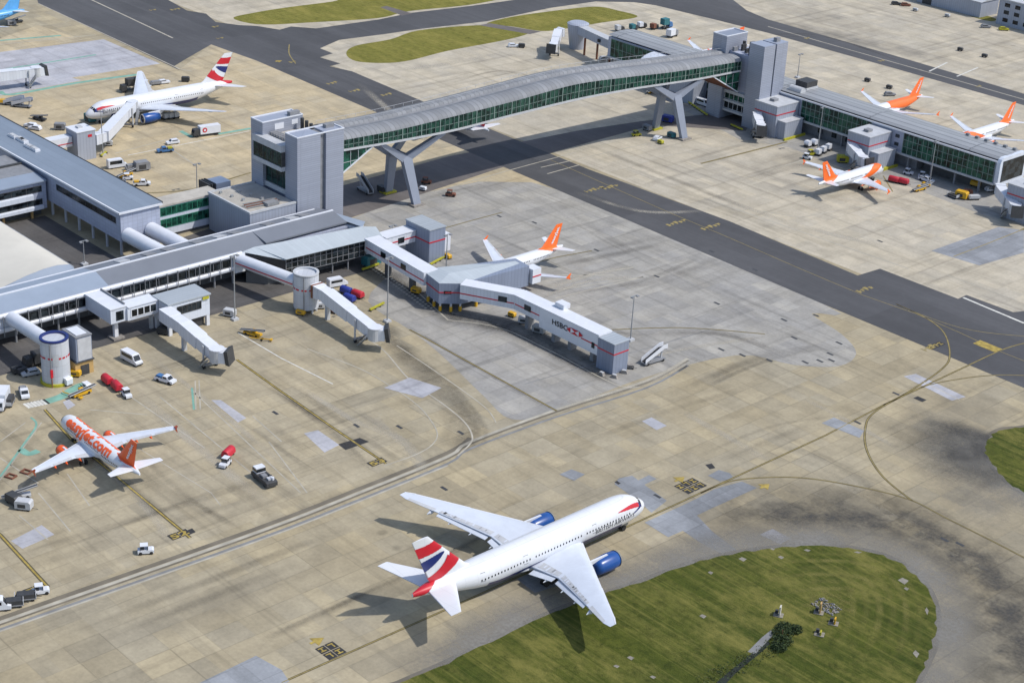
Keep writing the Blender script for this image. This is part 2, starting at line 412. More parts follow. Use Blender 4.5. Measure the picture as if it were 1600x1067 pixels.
def sheet(name, polys, mat, z, label=None):
    """flat ground covering from outlines on the ground, kept as thin sheets one above the other"""
    b = MB()
    for kq, q in enumerate(polys):
        zq = z + .0013 * kq if len(polys) > 2 else z
        q = [(p.x, p.y) for p in q]
        n = len(q); a = sum(q[i][0] * q[(i + 1) % n][1] - q[(i + 1) % n][0] * q[i][1] for i in range(n))
        if a < 0: q = q[::-1]
        b.add([(x, y, zq) for x, y in q], [tuple(range(n))], mat)
    o = b.build(name, fix=False); o['kind'] = 'structure'
    me = o.data; bm = bmesh.new(); bm.from_mesh(me); bmesh.ops.triangulate(bm, faces=bm.faces); bm.to_mesh(me); bm.free()
    return o
def P(*pts): return [at(x, y) for x, y in pts]
def W(*pts): return [Vector((x, y, 0)) for x, y in pts]
def smooth_line(pts, n=8, closed=False):
    out = []; m = len(pts)
    rng = range(m) if closed else range(m - 1)
    for i in rng:
        p0 = pts[(i - 1) % m] if closed or i > 0 else pts[0]; p1 = pts[i]; p2 = pts[(i + 1) % m]
        p3 = pts[(i + 2) % m] if closed or i + 2 < m else pts[-1]
        for k in range(n):
            t = k / n
            out.append(.5 * ((2 * p1) + (p2 - p0) * t + (2 * p0 - 5 * p1 + 4 * p2 - p3) * t * t + (3 * p1 - p0 - 3 * p2 + p3) * t ** 3))
    if not closed: out.append(pts[-1])
    return out
def ribbon(b, pts, w, mat, z, dash=None):
    L = []
    for i, p in enumerate(pts):
        d = (pts[min(i + 1, len(pts) - 1)] - pts[max(i - 1, 0)]); d.z = 0; d.normalize()
        s_ = Vector((-d.y, d.x, 0)) * w / 2
        L.append(((p.x + s_.x, p.y + s_.y, z), (p.x - s_.x, p.y - s_.y, z)))
    for i in range(len(L) - 1):
        if dash and i % 2: continue
        b.quad(L[i][1], L[i + 1][1], L[i + 1][0], L[i][0], mat)
def seg(a, b, n):
    return [a.lerp(b, i / n) for i in range(n + 1)]

def wear(name, strips, mat):
    """strips: each a list of rows of (point, z, weight); joined row to row"""
    vv, ff, ww = [], [], []
    for rows in strips:
        o = len(vv); n = len(rows[0])
        for r_ in rows:
            for p, z, w in r_: vv.append((p.x, p.y, z)); ww.append(w)
        for i in range(len(rows) - 1):
            for j in range(n - 1):
                q = (o + i * n + j, o + i * n + j + 1, o + (i + 1) * n + j + 1, o + (i + 1) * n + j)
                if max(ww[k] for k in q) > 0: ff.append(q)
    me = bpy.data.meshes.new(name); me.from_pydata(vv, [], ff); me.materials.append(MATS[mat])
    a = me.attributes.new('wear', 'FLOAT', 'POINT'); a.data.foreach_set('value', ww)
    bm = bmesh.new(); bm.from_mesh(me)
    for f in bm.faces:
        if f.normal.z < 0: f.normal_flip()
    bm.to_mesh(me); bm.free()
    o = bpy.data.objects.new(name, me); col.objects.link(o); o['kind'] = 'structure'; return o
def normals(L, closed=True):
    out = []
    for i in range(len(L)):
        d = L[(i + 2) % len(L)] - L[i - 2]; d.z = 0; d.normalize(); out.append(Vector((d.y, -d.x, 0)))
    a = sum(L[i].x * L[(i + 1) % len(L)].y - L[(i + 1) % len(L)].x * L[i].y for i in range(len(L)))
    return out if a > 0 else [-n for n in out]
def soft(pts, w, k, z, n=6):
    """a soft-edged strip along pts, as rows for wear()"""
    q = smooth_line(pts, n) if n else pts; rows = []
    for i, p in enumerate(q):
        d = q[min(i + 1, len(q) - 1)] - q[max(i - 1, 0)]; d.z = 0; d.normalize(); s_ = Vector((-d.y, d.x, 0)); e = min(1, i / 3, (len(q) - 1 - i) / 3)
        rows.append([(p + s_ * w * t, z, k * u * e) for t, u in ((-1, 0), (-.45, .8), (0, 1), (.45, .8), (1, 0))])
    return rows

# ---------------------------------------------------------------- ground
g = MB(); g.quad((-3000, -3000, 0), (3000, -3000, 0), (3000, 3000, 0), (-3000, 3000, 0), 'apron_concrete')
tag(g.build('apron'), kind='structure')
sheet('far_apron', [W((-520, 112), (-40, 112), (30, 112), (140, 130), (420, 130), (900, 900), (-900, 900), (-900, 112))], 'pale_concrete', .010)
sheet('ochre_apron', [P((330, 70), (400, 95), (760, 249), (846, 285), (820, 300), (600, 345), (535, 350), (343, 330), (250, 330), (0, 180), (-60, 80), (60, 40), (280, 110))], 'ochre_concrete', .012)
sheet('stand_apron', [[Vector(q) for q in ((-70, -260, 0), (33, -260, 0), (33, -60, 0), (10, -52, 0), (-20, -40, 0), (-42, -16, 0), (-70, 4, 0))]], 'tan_stand_concrete', .014)
sheet('grey_apron', [smooth_line(P((540, 345), (830, 285), (1281, 472), (1268, 490), (1315, 522), (1338, 552), (1310, 572), (1240, 570), (1150, 555), (1000, 592), (872, 642), (800, 655), (755, 618), (690, 555), (640, 515), (575, 470), (610, 420), (555, 390)), 4, True)], 'grey_stand_concrete', .016)
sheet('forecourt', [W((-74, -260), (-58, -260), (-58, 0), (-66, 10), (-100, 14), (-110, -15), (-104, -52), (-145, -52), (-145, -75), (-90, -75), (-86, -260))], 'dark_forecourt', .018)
sheet('pier_six_forecourt', [W((-75, 176), (-60, 184), (-30, 182), (-12, 186), (18, 184), (40, 188), (40, 216), (-130, 216), (-130, 190))], 'grey_stand_concrete', .016)
# service road under the bridge
sheet('old_road', [P((535, 345), (820, 250), (1020, 196), (1165, 205), (1190, 170), (1000, 190), (900, 205), (700, 245), (536, 290))], 'old_asphalt', .020)
# taxiways
sheet('taxiway', [P((40, -60), (60, 6), (280, 110), (272, 104), (290, 93), (330, 70), (352, 78), (400, 95), (1281, 473), (1295, 466.6), (1281, 473), (1600, 606), (1760, 672), (1760, 550), (1600, 486),
                    (1583, 488), (1510, 461), (1497, 467), (1375, 420), (1340, 430.6), (1140, 346), (920, 265), (800, 216), (661, 159), (550, 112), (515, 104), (532, 100), (500, 90), (520, 84), (500, 76), (530, 63), (600, 54), (655, 46), (760, 34), (860, 13), (930, 3), (990, 4), (1025, 9), (1070, 20), (1112, 30), (1200, 52), (1400, 108), (1600, 165), (1700, 195), (1700, 177), (1600, 147), (1400, 88), (1200, 31), (1167, 17), (1145, 0), (1090, -30),
                    (1000, -30), (800, 1), (735, 10), (640, 21), (592, 31), (494, 45), (455, 42), (437, 47), (400, 41), (375, 40), (337, 35), (322, 22), (292, 17), (262, 0), (190, -60))], 'asphalt', .024)
sheet('grass', [smooth_line(P((365, 28), (400, 20), (450, 12), (520, 3), (560, -5), (780, -12), (800, -6), (735, 8), (640, 18), (590, 29), (480, 36), (420, 39), (385, 36)), 5, True)], 'grass_far', .03)
sheet('grass', [smooth_line(P((541, 84), (556, 72), (610, 62), (655, 48), (752, 40), (800, 46), (826, 52), (790, 63), (700, 80), (640, 95), (600, 99), (556, 96)), 5, True)], 'grass_far', .03)
sheet('grass', [smooth_line(P((760, 38), (800, 27), (870, 17), (930, 11), (965, 17), (996, 27), (940, 36), (880, 46), (845, 49), (800, 42)), 5, True)], 'grass_far', .03)
sheet('service_strip', [P((594, 12), (604, 10), (645, 22), (628, 25)), P((748, 40), (765, 37), (845, 50), (828, 54))], 'old_asphalt', .036)
ISL = smooth_line(P((560, 1100), (625, 1068), (700, 1035), (800, 985), (900, 943), (1000, 910), (1060, 887), (1130, 868), (1200, 857), (1262, 853), (1325, 856), (1380, 868), (1420, 889), (1449, 921), (1462, 960), (1459, 1000), (1446, 1035), (1420, 1080), (1360, 1150), (1100, 1300), (700, 1250)), 6, True)
ISR = smooth_line(P((1640, 660), (1600, 668), (1565, 672), (1546, 684), (1540, 701), (1548, 722), (1570, 748), (1605, 772), (1680, 800), (1800, 760), (1750, 680)), 6, True)
def ragged(L, k):
    N_ = normals(L); return [p + n * random.gauss(0, k) for p, n in zip(L, N_)]
sheet('grass', [ragged(ISL, .22), ragged(ISR, .22)], 'grass_near', .05)
def ring_wear(L, prof, wt):
    N_ = normals(L); return [[(L[i] + N_[i] * d, .036, k * wt(i / 6)) for d, k in prof] for i in range(len(L))]
bump_ = lambda x, a, b, c, d: 0 if x < a or x > d else ((x - a) / (b - a) if x < b else (1 if x < c else (d - x) / (d - c)))
w1_ = lambda x: bump_(x, 6.6, 9.2, 14.5, 17.5)
wear('turning_wear', [ring_wear(ISL, ((1, .05), (5, .12), (8, .5), (12, .8), (17, .72), (21, .4), (27, .12), (34, 0)), w1_)], 'rubber_wear')
wear('edge_wear', [ring_wear(ISL, ((-.4, .75), (2, .8), (4.5, .7), (7, .4), (11, 0)), lambda x: bump_(x, 0.5, 2.5, 16, 18)), ring_wear(ISR, ((-.4, .8), (4, .8), (10, .5), (22, 0)), lambda x: bump_(x, 2.45, 3.0, 7, 8.0))], 'grey_wear').location.z = .004
w2_ = lambda x: bump_(x, 2.45, 3.2, 4.6, 6.6)
wear('turning_wear', [ring_wear(ISR, ((0, .75), (4, .85), (8, .65), (13, .33), (19, .1), (26, 0)), w2_)], 'rubber_wear').location.z = .008
strips = []
for k in range(9):
    d0 = -3.0 - 2.6 * k
    N_ = normals(ISL); strips.append([[(ISL[i] + N_[i] * (d0 + e), .062 + .0015 * k, u * bump_(i / 6, 6.5, 9, 14, 17) * (.35 if k % 2 else .15)) for e, u in ((-.9, 0), (-.3, 1), (.3, 1), (.9, 0))] for i in range(36, 106)])
wear('mower_tracks', strips, 'mown_straw')
# tyre tracks where tugs and jets turn
TR = [((960, 600), (860, 548), (780, 508), (700, 490), (640, 450), (580, 415)), ((735, 690), (745, 660), (700, 600), (640, 555), (600, 520)), ((690, 700), (700, 660), (660, 610), (600, 570), (540, 530)), ((300, 830), (220, 770), (140, 690)), ((600, 720), (500, 650), (390, 570)),
      ((380, 640), (450, 690), (520, 740)), ((420, 600), (520, 670), (590, 740)), ((330, 700), (430, 760), (480, 800)), ((200, 700), (290, 780), (360, 820)), ((120, 660), (60, 720), (20, 790)), ((860, 500), (980, 520), (1120, 520), (1240, 560)), ((880, 460), (1000, 440), (1100, 400)), ((840, 300), (960, 380), (1100, 450), (1220, 520)), ((860, 420), (960, 400), (1050, 380)),
      ((1060, 620), (1200, 560), (1330, 540)), ((900, 700), (1060, 640), (1200, 600)), ((620, 500), (720, 560), (860, 640)), ((900, 560), (1000, 540), (1150, 590)), ((0, 900), (200, 840), (420, 770)), ((100, 1030), (300, 950), (560, 850)), ((420, 1000), (640, 900), (820, 810)), ((1140, 720), (1260, 670), (1400, 650)), ((1180, 690), (1300, 720), (1420, 800), (1560, 880)), ((1250, 330), (1350, 300), (1480, 330)), ((1150, 290), (1250, 260), (1330, 280)), ((1040, 300), (1160, 340), (1300, 400)), ((900, 230), (1050, 290), (1200, 350)), ((1200, 60), (1300, 60), (1420, 100)), ((700, 130), (780, 110), (860, 130))]
strips = []
for k, q in enumerate(TR):
    pts = P(*q)
    for o in (0, 1):
        off = Vector((random.uniform(-6, 6), random.uniform(-6, 6), 0)) * (o + .2)
        strips.append(soft([p + off for p in pts], random.uniform(.7, 2.0), random.uniform(.10, .30), .0315 + .0001 * (2 * k + o), 6))
wear('tyre_tracks', strips, 'tyre_track')
wear('pale_tracks', [soft(P(*q), random.uniform(1.0, 2.6), .55, .0300 + .0001 * k, 6) for k, q in enumerate((((860, 640), (1000, 600), (1090, 560)), ((560, 640), (640, 700), (660, 740)), ((460, 600), (560, 660), (640, 690)), ((200, 600), (300, 690), (420, 790)), ((240, 560), (340, 640), (460, 740)), ((120, 700), (210, 770), (270, 850)), ((830, 470), (920, 440), (1010, 432)), ((840, 455), (930, 428), (1000, 415)), ((1000, 560), (1100, 540), (1240, 520)), ((1250, 620), (1330, 660), (1400, 700)), ((1060, 640), (1150, 690), (1200, 720)), ((900, 300), (1000, 330), (1100, 330)), ((1100, 300), (1240, 350), (1400, 390)), ((560, 130), (640, 200), (700, 240)), ((620, 110), (700, 100), (800, 80))))], 'pale_wear')
wear('dark_roadway', [soft(P((560, 405), (640, 455), (705, 492), (800, 512), (880, 548), (960, 592)), 6.5, .55, .0290, 8), soft(P((590, 500), (640, 560), (700, 620), (735, 670), (720, 705)), 4, .35, .0292, 8)], 'rubber_wear')
b = MB()
for L, k0, k1 in ((ISL, 0, 132), (ISR, 0, 60)):
    ring = L[k0:k1]
    ribbon(b, ring, 2.2, 'line_dirt', .034)
tag(b.build('grass_edging', fix=False), kind='structure')
# repaired slabs
PT = [((988, 743), (1005, 756), (1042, 782), (1018, 801), (997, 782), (960, 756), (967, 747)), ((990, 754), (1014, 742), (1026, 748), (1005, 758)),
      ((1007, 816), (1065, 790), (1084, 781), (1116, 764), (1159, 752), (1183, 762), (1110, 795), (1089, 805), (1114, 831), (1159, 865), (1140, 872), (1095, 848), (1067, 829), (1044, 839)),
      ((1106, 743), (1123, 734), (1140, 739), (1147, 747), (1125, 752)), ((1284, 661), (1303, 652), (1350, 673), (1343, 684)),
      ((300, 1072), (400, 1024), (440, 1046), (452, 1064), (400, 1090)), ((808, 905), (862, 880), (905, 905), (836, 926)), ((874, 741), (893, 733), (914, 741), (897, 751)),
      ((1530, 415), (1455, 392), (1560, 355), (1600, 360), (1600, 395))]
sheet('repaired_slabs', [P(*q) for q in PT], 'blue_grey_patch', .026)
PT = [((1412, 588), (1431, 584), (1509, 620), (1487, 626)), ((17, 845), (65, 820), (85, 835), (35, 857)), ((330, 625), (345, 625), (385, 653), (372, 660)), ((1187, 835), (1207, 826), (1236, 841), (1219, 850)),
      ((475, 677), (497, 672), (530, 695), (507, 707)), ((-20, 86), (0, 82), (162, 62), (250, 100), (112, 122), (128, 126), (0, 150), (-40, 150)), ((98, 628), (108, 624), (118, 633), (106, 640)), ((1003, 658), (1018, 652), (1042, 665), (1026, 672)), ((640, 590), (690, 606), (660, 622), (600, 606))]
sheet('newer_slabs', [P(*q) for q in PT], 'new_pale_patch', .026)
PT = [((528, 694), (562, 684), (577, 690), (540, 703)), ((1427, 622), (1434, 619), (1448, 625), (1441, 628)), ((286, 831), (300, 825), (306, 831), (292, 837)), ((1102, 726), (1112, 724), (1118, 731), (1109, 733)), ((960, 753), (964, 751), (970, 755), (966, 757))]
sheet('dark_patch', [P(*q) for q in PT], 'line_black', .028)
# drain covers on the grey stand
b = MB()
for x, y in ((1112, 393), (1180, 422), (1120, 474), (1275, 493), (1225, 500), (1241, 528), (1127, 546), (1160, 555), (1202, 563), (1258, 566), (1281, 564), (1299, 563), (1311, 536), (1297, 553), (780, 338), (835, 348), (932, 391), (1026, 432), (1375, 377), (694, 763), (557, 665), (720, 676), (624, 667), (430, 645), (1065, 752), (1027, 775), (1340, 660), (1400, 615), (1500, 850), (1476, 843)):
    c = at(x, y); b.box(c.x - 1.0, c.x + 1.0, c.y - .38, c.y + .38, .034, .038, 'dark_grey')
tag(b.build('drain_covers'), kind='structure')

# ---------------------------------------------------------------- painted markings
wl, yl, gl = MB(), MB(), MB()
def wline(pts, w=.4, mat='line_white', z=.032, n=0, dash=None):
    q = P(*pts)
    if n: q = smooth_line(q, n)
    ribbon(wl, q, w, mat, z, dash)
def yline(pts, w=.55, mat='line_yellow', n=0, edge=True):
    q = P(*pts)
    if n: q = smooth_line(q, n)
    if edge: ribbon(yl, q, w * 1.25, 'line_dark_olive', .030)
    ribbon(yl, q, w * .5, mat, .040)
# service road across the foreground
SR = [(-30, 983), (0, 972), (400, 832), (560, 770), (700, 713), (735, 690), (870, 640), (1010, 595), (1075, 560)]
wline(SR, .9, 'line_pale', .028, 4); wline([(x, y + 11) for x, y in SR], .7, 'line_grey', .030, 4); wline([(x, y - 6) for x, y in SR[:6]], 1.3, 'line_dirt', .027, 4); wline([(x, y + 3) for x, y in SR], .8, 'line_dirt', .027, 4)
wline([(x, y + 14) for x, y in SR[:5]], .5, 'line_pale', .033, 4)
wline([(480, 545), (560, 575), (605, 600), (645, 627), (668, 650), (683, 676), (676, 694), (650, 710), (600, 728)], .3, 'line_pale', .033, 6)
wline([(560, 520), (600, 548), (640, 593), (700, 637), (728, 662), (738, 682), (734, 694), (715, 712)], .4, 'line_pale', .033, 6)
wline([(620, 540), (680, 580), (755, 634), (775, 660)], .3, 'line_pale', .033, 6)
wline([(700, 500), (780, 512), (860, 548), (960, 600), (1000, 605)], .3, 'line_pale', .033, 6)
for o_ in (0, 9): ribbon(wl, [p + Vector((0, 0, 0)) for p in seg(at(575 + o_, 415), at(668 + o_, 484), 46)], .7, 'line_pale', .045, True)
wline([(372, 520), (440, 560), (520, 600)], .35); wline([(200, 690), (330, 770), (345, 790)], .25, 'line_pale')
for a in (((305, 595), (306, 640)), ((311, 594), (313, 640)), ((190, 610), (320, 700)), ((250, 620), (400, 745)), ((300, 610), (470, 770)), ((105, 740), (140, 790)), ((30, 805), (75, 843)), ((60, 770), (110, 830)), ((140, 640), (230, 648)), ((160, 580), (190, 605)), ((420, 690), (480, 770)), ((395, 650), (440, 690)), ((0, 715), (60, 755)), ((0, 750), (65, 660)), ((0, 690), (40, 660))):
    wline(a, .3, 'line_pale')
for a in (((870, 430), (960, 430)), ((880, 452), (1005, 433)), ((868, 466), (1005, 433)), ((850, 440), (990, 418)), ((640, 445), (700, 500)), ((1000, 250), (1225, 215)), ((1165, 278), (1255, 250)), ((1190, 330), (1250, 340)), ((1250, 340), (1420, 310)), ((1480, 430), (1590, 470))):
    wline(a, .4, 'line_pale')
for a in (((845, 262), (1010, 225)), ((855, 272), (905, 258)), ((680, 300), (790, 268)), ((790, 268), (900, 238))): wline(a, .45, 'line_pale')
wline([(138, -2), (200, 27), (270, 60)], .7, 'line_pale'); wline([(60, 6), (280, 108), (300, 112)], .5, 'line_pale')
wline([(1505, 465), (1600, 505)], .8); wline([(1200, 42), (1600, 156)], .6, 'line_pale'); wline([(1452, 112), (1480, 98)], .7); wline([(1495, 120), (1528, 106)], .7)
wline([(200, 243), (390, 205)], .4, 'line_white'); wline([(180, 240), (300, 208)], .4, 'line_pale'); wline([(270, 235), (310, 262)], .4, 'line_pale')
wline([(0, 70), (150, 55)], .5, 'line_pale')
wline([(1430, 590), (1500, 625)], .3, 'line_pale'); wline([(1270, 300), (1420, 330)], .4, 'line_pale'); wline([(1100, 310), (1420, 420)], .5, 'line_pale')
wline([(820, 600), (1110, 515)], .3, 'line_grey')
# stand lead-in and taxi lines
yline([(70, 640), (110, 685), (195, 755), (297, 840)], .7); yline([(370, 562), (430, 605), (520, 668), (603, 724)], .6); yline([(-20, 822), (0, 835), (75, 917)], .75)
yline([(640, 515), (700, 548), (780, 592), (870, 642)], .5, 'line_yellow_faded'); yline([(690, 358), (740, 344), (785, 332)], .4, 'line_yellow_faded'); yline([(820, 415), (870, 402), (925, 392)], .4, 'line_yellow_faded')
yline([(1490, 401), (1540, 382), (1600, 358), (1640, 342)], .7, 'line_yellow_faded'); yline([(1095, 256), (1160, 240), (1230, 222)], .7, 'line_yellow_faded'); yline([(230, 302), (300, 296), (392, 270)], .6, 'line_yellow_faded', 4)
yline([(1395, 300), (1380, 275)], .3); yline([(905, 518), (1060, 512), (1195, 522)], .4, 'line_yellow_faded', 4)
yline([(440, 1066), (716, 943.5), (1060, 786), (1290, 680), (1380, 633)], .45, 'line_yellow_faded')
yline([(1380, 633), (1430, 610), (1500, 577), (1570, 545), (1620, 532)], .45, 'line_yellow_faded', 6); yline([(1380, 633), (1440, 605), (1500, 592), (1560, 586), (1630, 588)], .35, 'line_yellow_faded', 6)
yline([(1095, 770), (1140, 752), (1195, 746), (1260, 747), (1340, 760), (1420, 780), (1480, 810), (1560, 850), (1640, 892)], .4, 'line_yellow_faded', 6)
yline([(1425, 782), (1380, 745), (1355, 705), (1352, 670), (1365, 645), (1420, 612), (1470, 578), (1484, 556), (1475, 520), (1445, 496), (1400, 475)], .45, 'line_yellow_faded', 6)
yline([(860, 250), (1040, 330), (1140, 372), (1250, 420), (1350, 462), (1430, 490), (1500, 520), (1560, 548), (1640, 580)], .4, 'line_yellow_faded', 0, False)
yline([(1400, 475), (1440, 492), (1500, 512), (1560, 522), (1640, 528)], .4, 'line_yellow_faded', 5, False)
yline([(452, 70), (452, 85), (462, 100)], .8, 'line_yellow_faded', 5, False)
# yellow taxi direction marks on the asphalt: rows of short bars
for x, y, n in ((520, 130, 3), (555, 142, 3), (605, 148, 3), (458, 97, 2), (930, 296, 5), (955, 292, 4), (1058, 348, 5), (1112, 354, 5), (1352, 452, 4), (1455, 542, 4), (275, 15, 3), (338, 42, 2), (345, 60, 2), (240, 16, 2), (1262, 60, 2), (1378, 95, 2), (1530, 135, 2)):
    c = at(x, y)
    for k in range(n):
        w_ = .55 + .5 * ((k * 7 + x) % 3)
        yl.box(c.x - 1.0 + .5 * (k % 2), c.x + .9, c.y + (k - n / 2) * 1.7, c.y + (k - n / 2) * 1.7 + w_ * .6, .036, .040, 'line_yellow_faded')
        yl.box(c.x - .2 - .5 * (k % 3), c.x + .2, c.y + (k - n / 2) * 1.7, c.y + (k - n / 2) * 1.7 + 1.3, .043, .046, 'line_yellow_faded')
c = at(1543, 541); yl.box(c.x - 3.4, c.x + 3.4, c.y - 1.7, c.y + 1.7, .036, .042, 'line_yellow')
for x, y in ((1196, 759), (1063, 748), (497, 1000), (436, 96)):
    c = at(x, y); yl.poly([(c.x - 1.5, c.y - .9, .042), (c.x + 1.5, c.y - .9, .042), (c.x, c.y + 1.4, .042)], 'line_yellow'); yl.box(c.x - .3, c.x + .3, c.y - 1.8, c.y - .9, .038, .042, 'line_yellow')
def textmesh(s, fat=0.0, shear=0.0):
    cu = bpy.data.curves.new('lettering', 'FONT'); cu.body = s; cu.align_x = 'LEFT'; cu.offset = fat; cu.shear = shear; cu.resolution_u = 2
    o = bpy.data.objects.new('lettering', cu); col.objects.link(o)
    dg = bpy.context.evaluated_depsgraph_get(); me = bpy.data.meshes.new_from_object(o.evaluated_get(dg))
    bpy.data.objects.remove(o); bpy.data.curves.remove(cu)
    vv = [tuple(v.co) for v in me.vertices]; ff = [tuple(p.vertices) for p in me.polygons]; bpy.data.meshes.remove(me)
    x0 = min(v[0] for v in vv); x1 = max(v[0] for v in vv); y0 = min(v[1] for v in vv)
    return [(v[0] - x0, v[1], v[2]) for v in vv], ff, x1 - x0
# stand number boxes: black squares with yellow characters, read along the stand's centreline
def numberbox(px, py, n, txt, sz=4.2):
    c = at(px, py)
    for k in range(n): yl.box(c.x - sz / 2, c.x + sz / 2, c.y + (k - n / 2) * sz + .08, c.y + (k + 1 - n / 2) * sz - .08, .034, .038, 'line_black')
    vv, ff, w_ = textmesh(txt, .03)
    s_ = n * sz * .86 / w_
    yl.add([(c.x + sz * .36 - v[1] * sz, c.y - n * sz * .43 + v[0] * s_, .048) for v in vv], ff, 'line_yellow')
numberbox(280, 835, 2, '52', 2.3); numberbox(589, 722, 2, '53', 2.2); numberbox(55, 920, 2, '51', 2.2)
for px_, py_, rows, cols in ((1079, 759, 2, 3), (517, 1016, 2, 2), (1462, 540, 1, 3)):
    c = at(px_, py_)
    for i in range(rows):
        for j in range(cols):
            x_ = c.x + (i - rows / 2) * 2.3; y_ = c.y + (j - cols / 2) * 2.1
            yl.box(x_ + .1, x_ + 2.2, y_ + .1, y_ + 2.0, .034, .038, 'line_black')
            yl.box(x_ + .45, x_ + .75, y_ + .4, y_ + 1.6, .042, .046, 'line_yellow'); yl.box(x_ + .45, x_ + 1.8, y_ + .8 + .4 * ((i + j) % 2), y_ + 1.1 + .4 * ((i + j) % 2), .043, .047, 'line_yellow')
            if (i + j) % 2 == 0: yl.box(x_ + 1.5, x_ + 1.8, y_ + .4, y_ + 1.6, .042, .046, 'line_yellow')
# zebra crossing and green walkways
for k in range(6):
    a = at(42 + k * 5.2, 634 - k * 1.1); wl.box(a.x - 1.4, a.x + 1.4, a.y - .35, a.y + .35, .036, .040, 'line_white'); wl.box(a.x - 1.4, a.x + 1.4, a.y + .4, a.y + .95, .034, .037, 'line_black')
for pts, w_ in (([(68, 629), (95, 620), (112, 610), (127, 602), (134, 603)], 2.6), ([(32, 702), (45, 709), (60, 704)], 1.8), ([(0, 143), (20, 148), (120, 130), (215, 117)], 1.9), ([(0, 64), (95, 56)], 1.5), ([(282, 205), (300, 215)], 1.6), ([(340, 210), (392, 201)], 1.6), ([(10, 108), (75, 98), (150, 86)], 1.1), ([(300, 606), (303, 640)], .5), ([(48, 652), (57, 664), (40, 690), (0, 745)], .5)):
    ribbon(gl, smooth_line(P(*pts), 4), w_, 'line_green', .034)
tag(wl.build('white_markings', fix=False), kind='structure'); tag(yl.build('yellow_markings', fix=False), kind='structure'); tag(gl.build('green_walkway_paint', fix=False), kind='structure')

# drainage ditch and worn bare spots in the near grass
sheet('ditch', [smooth_line(P((1116, 1070), (1143, 1046), (1177, 1019), (1196, 1002), (1202, 1007), (1182, 1025), (1149, 1052), (1124, 1078)), 3, True)], 'dark_water', .066)
sheet('concrete_apron_of_ditch', [P((1168, 1018), (1190, 996), (1205, 984), (1208, 992), (1180, 1022))], 'line_grey', .070)
sheet('bare_ground', [P((x - w_ * .7, y - h_ * .2), (x - w_ * .1, y - h_ * .7), (x + w_ * .75, y - h_ * .1), (x + w_ * .2, y + h_ * .65)) for x, y, w_, h_ in ((1098, 963, 8, 5), (985, 1028, 8, 5), (963, 1041, 7, 4), (1110, 895, 6, 4), (1160, 874, 9, 5), (1220, 871, 7, 4), (1207, 858, 6, 2.5), (1261, 860, 8, 3), (1340, 863, 9, 2.5), (1411, 908, 12, 8), (1416, 920, 6, 4), (1448, 955, 4, 9), (1431, 1022, 7, 9), (1020, 1058, 7, 4))], 'bare_soil', .062)

# ---------------------------------------------------------------- buildings
def wall_y(b, x0, x1, y, z0, z1, mat): b.quad((x0, y, z0), (x1, y, z0), (x1, y, z1), (x0, y, z1), mat)
def windows(root, axis, c, a0, a1, z0, z1, n, mat, out, name='window', frame='white_paint', rows=1, fw=.14, dep=.12):
    """n windows side by side in the wall axis = c; out: which way the wall faces. One frame grid, each window a part"""
    st = (a1 - a0) / n
    f = part(root, 'window_frame')
    def bx(b, p0, p1, q0, q1, d0, d1, m):
        d0, d1 = c + out * d0, c + out * d1
        if axis == 'y': b.box(p0, p1, d0, d1, q0, q1, m)
        else: b.box(d0, d1, p0, p1, q0, q1, m)
    for k in range(n + 1): bx(f, a0 + k * st - fw / 2, a0 + k * st + fw / 2, z0, z1, 0.005, dep, frame)
    for r in range(rows + 1):
        zz = z0 + (z1 - z0) * r / rows
        bx(f, a0 - fw / 2, a1 + fw / 2, zz - fw / 2, zz + fw / 2, 0.004, dep * .9, frame)
    fo = done(f)
    for k in range(n):
        w = part(fo, name); bx(w, a0 + k * st + fw * .3, a0 + (k + 1) * st - fw * .3, z0, z1, .0, .05, mat); done(w)

# --- the long front pier
pier = thing('pier_building', 'long low grey terminal pier with white fascia and ribbon windows along its front', 'terminal building', (0, 0, 0))
b = part(pier, 'wall')
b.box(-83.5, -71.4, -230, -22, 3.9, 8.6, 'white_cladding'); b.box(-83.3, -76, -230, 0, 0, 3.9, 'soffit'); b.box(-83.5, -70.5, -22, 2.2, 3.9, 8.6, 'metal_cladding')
done(b)
b = part(pier, 'roof')
for y0, y1, m in ((-230, -74.2, 'pier_roof_pale'), (-74.2, -26, 'pier_roof_dark'), (-26, 1.4, 'pier_roof_dark')):
    e = 9.05 if y0 < -30 else 9.75; xe = -70.95 if y0 < -30 else -71.0
    b.hexa([(-77.7, y0, 10.6), (xe, y0, e - .45), (xe, y1, e - .45), (-77.7, y1, 10.6), (-77.7, y0, 11), (xe, y0, e), (xe, y1, e), (-77.7, y1, 11)], m)
    b.hexa([(-84.2, y0, 9.2), (-77.9, y0, 10.4), (-77.9, y1, 10.4), (-84.2, y1, 9.2), (-84.2, y0, 9.6), (-77.9, y0, 10.9), (-77.9, y1, 10.9), (-84.2, y1, 9.6)], 'pier_roof_dark' if y0 > -80 else 'pier_roof_pale')
done(b)
b = part(pier, 'ridge_cap')
b.box(-78.0, -77.45, -230, 1.6, 10.95, 11.2, 'white_paint'); b.box(-84.5, -84.1, -230, 0, 9.3, 9.75, 'white_paint'); done(b)
b = part(pier, 'fascia'); b.side([(-71.2, 9.25), (-70.6, 9.0), (-70.5, 8.2), (-71.25, 7.75)], -230, -34, 'white_paint', True); done(b)
b = part(pier, 'lower_band'); b.side([(-71.3, 5.35), (-70.7, 5.3), (-70.7, 4.2), (-71.5, 3.85)], -230, -36, 'white_paint', True); done(b)
b = part(pier, 'end_wall', 'white end wall at the corner of the pier'); b.prism([(-71.0, -36.6), (-70.2, -36.6), (-70.2, -33.4), (-71.0, -33.4)], 3.6, 8.9, 'white_paint'); done(b)
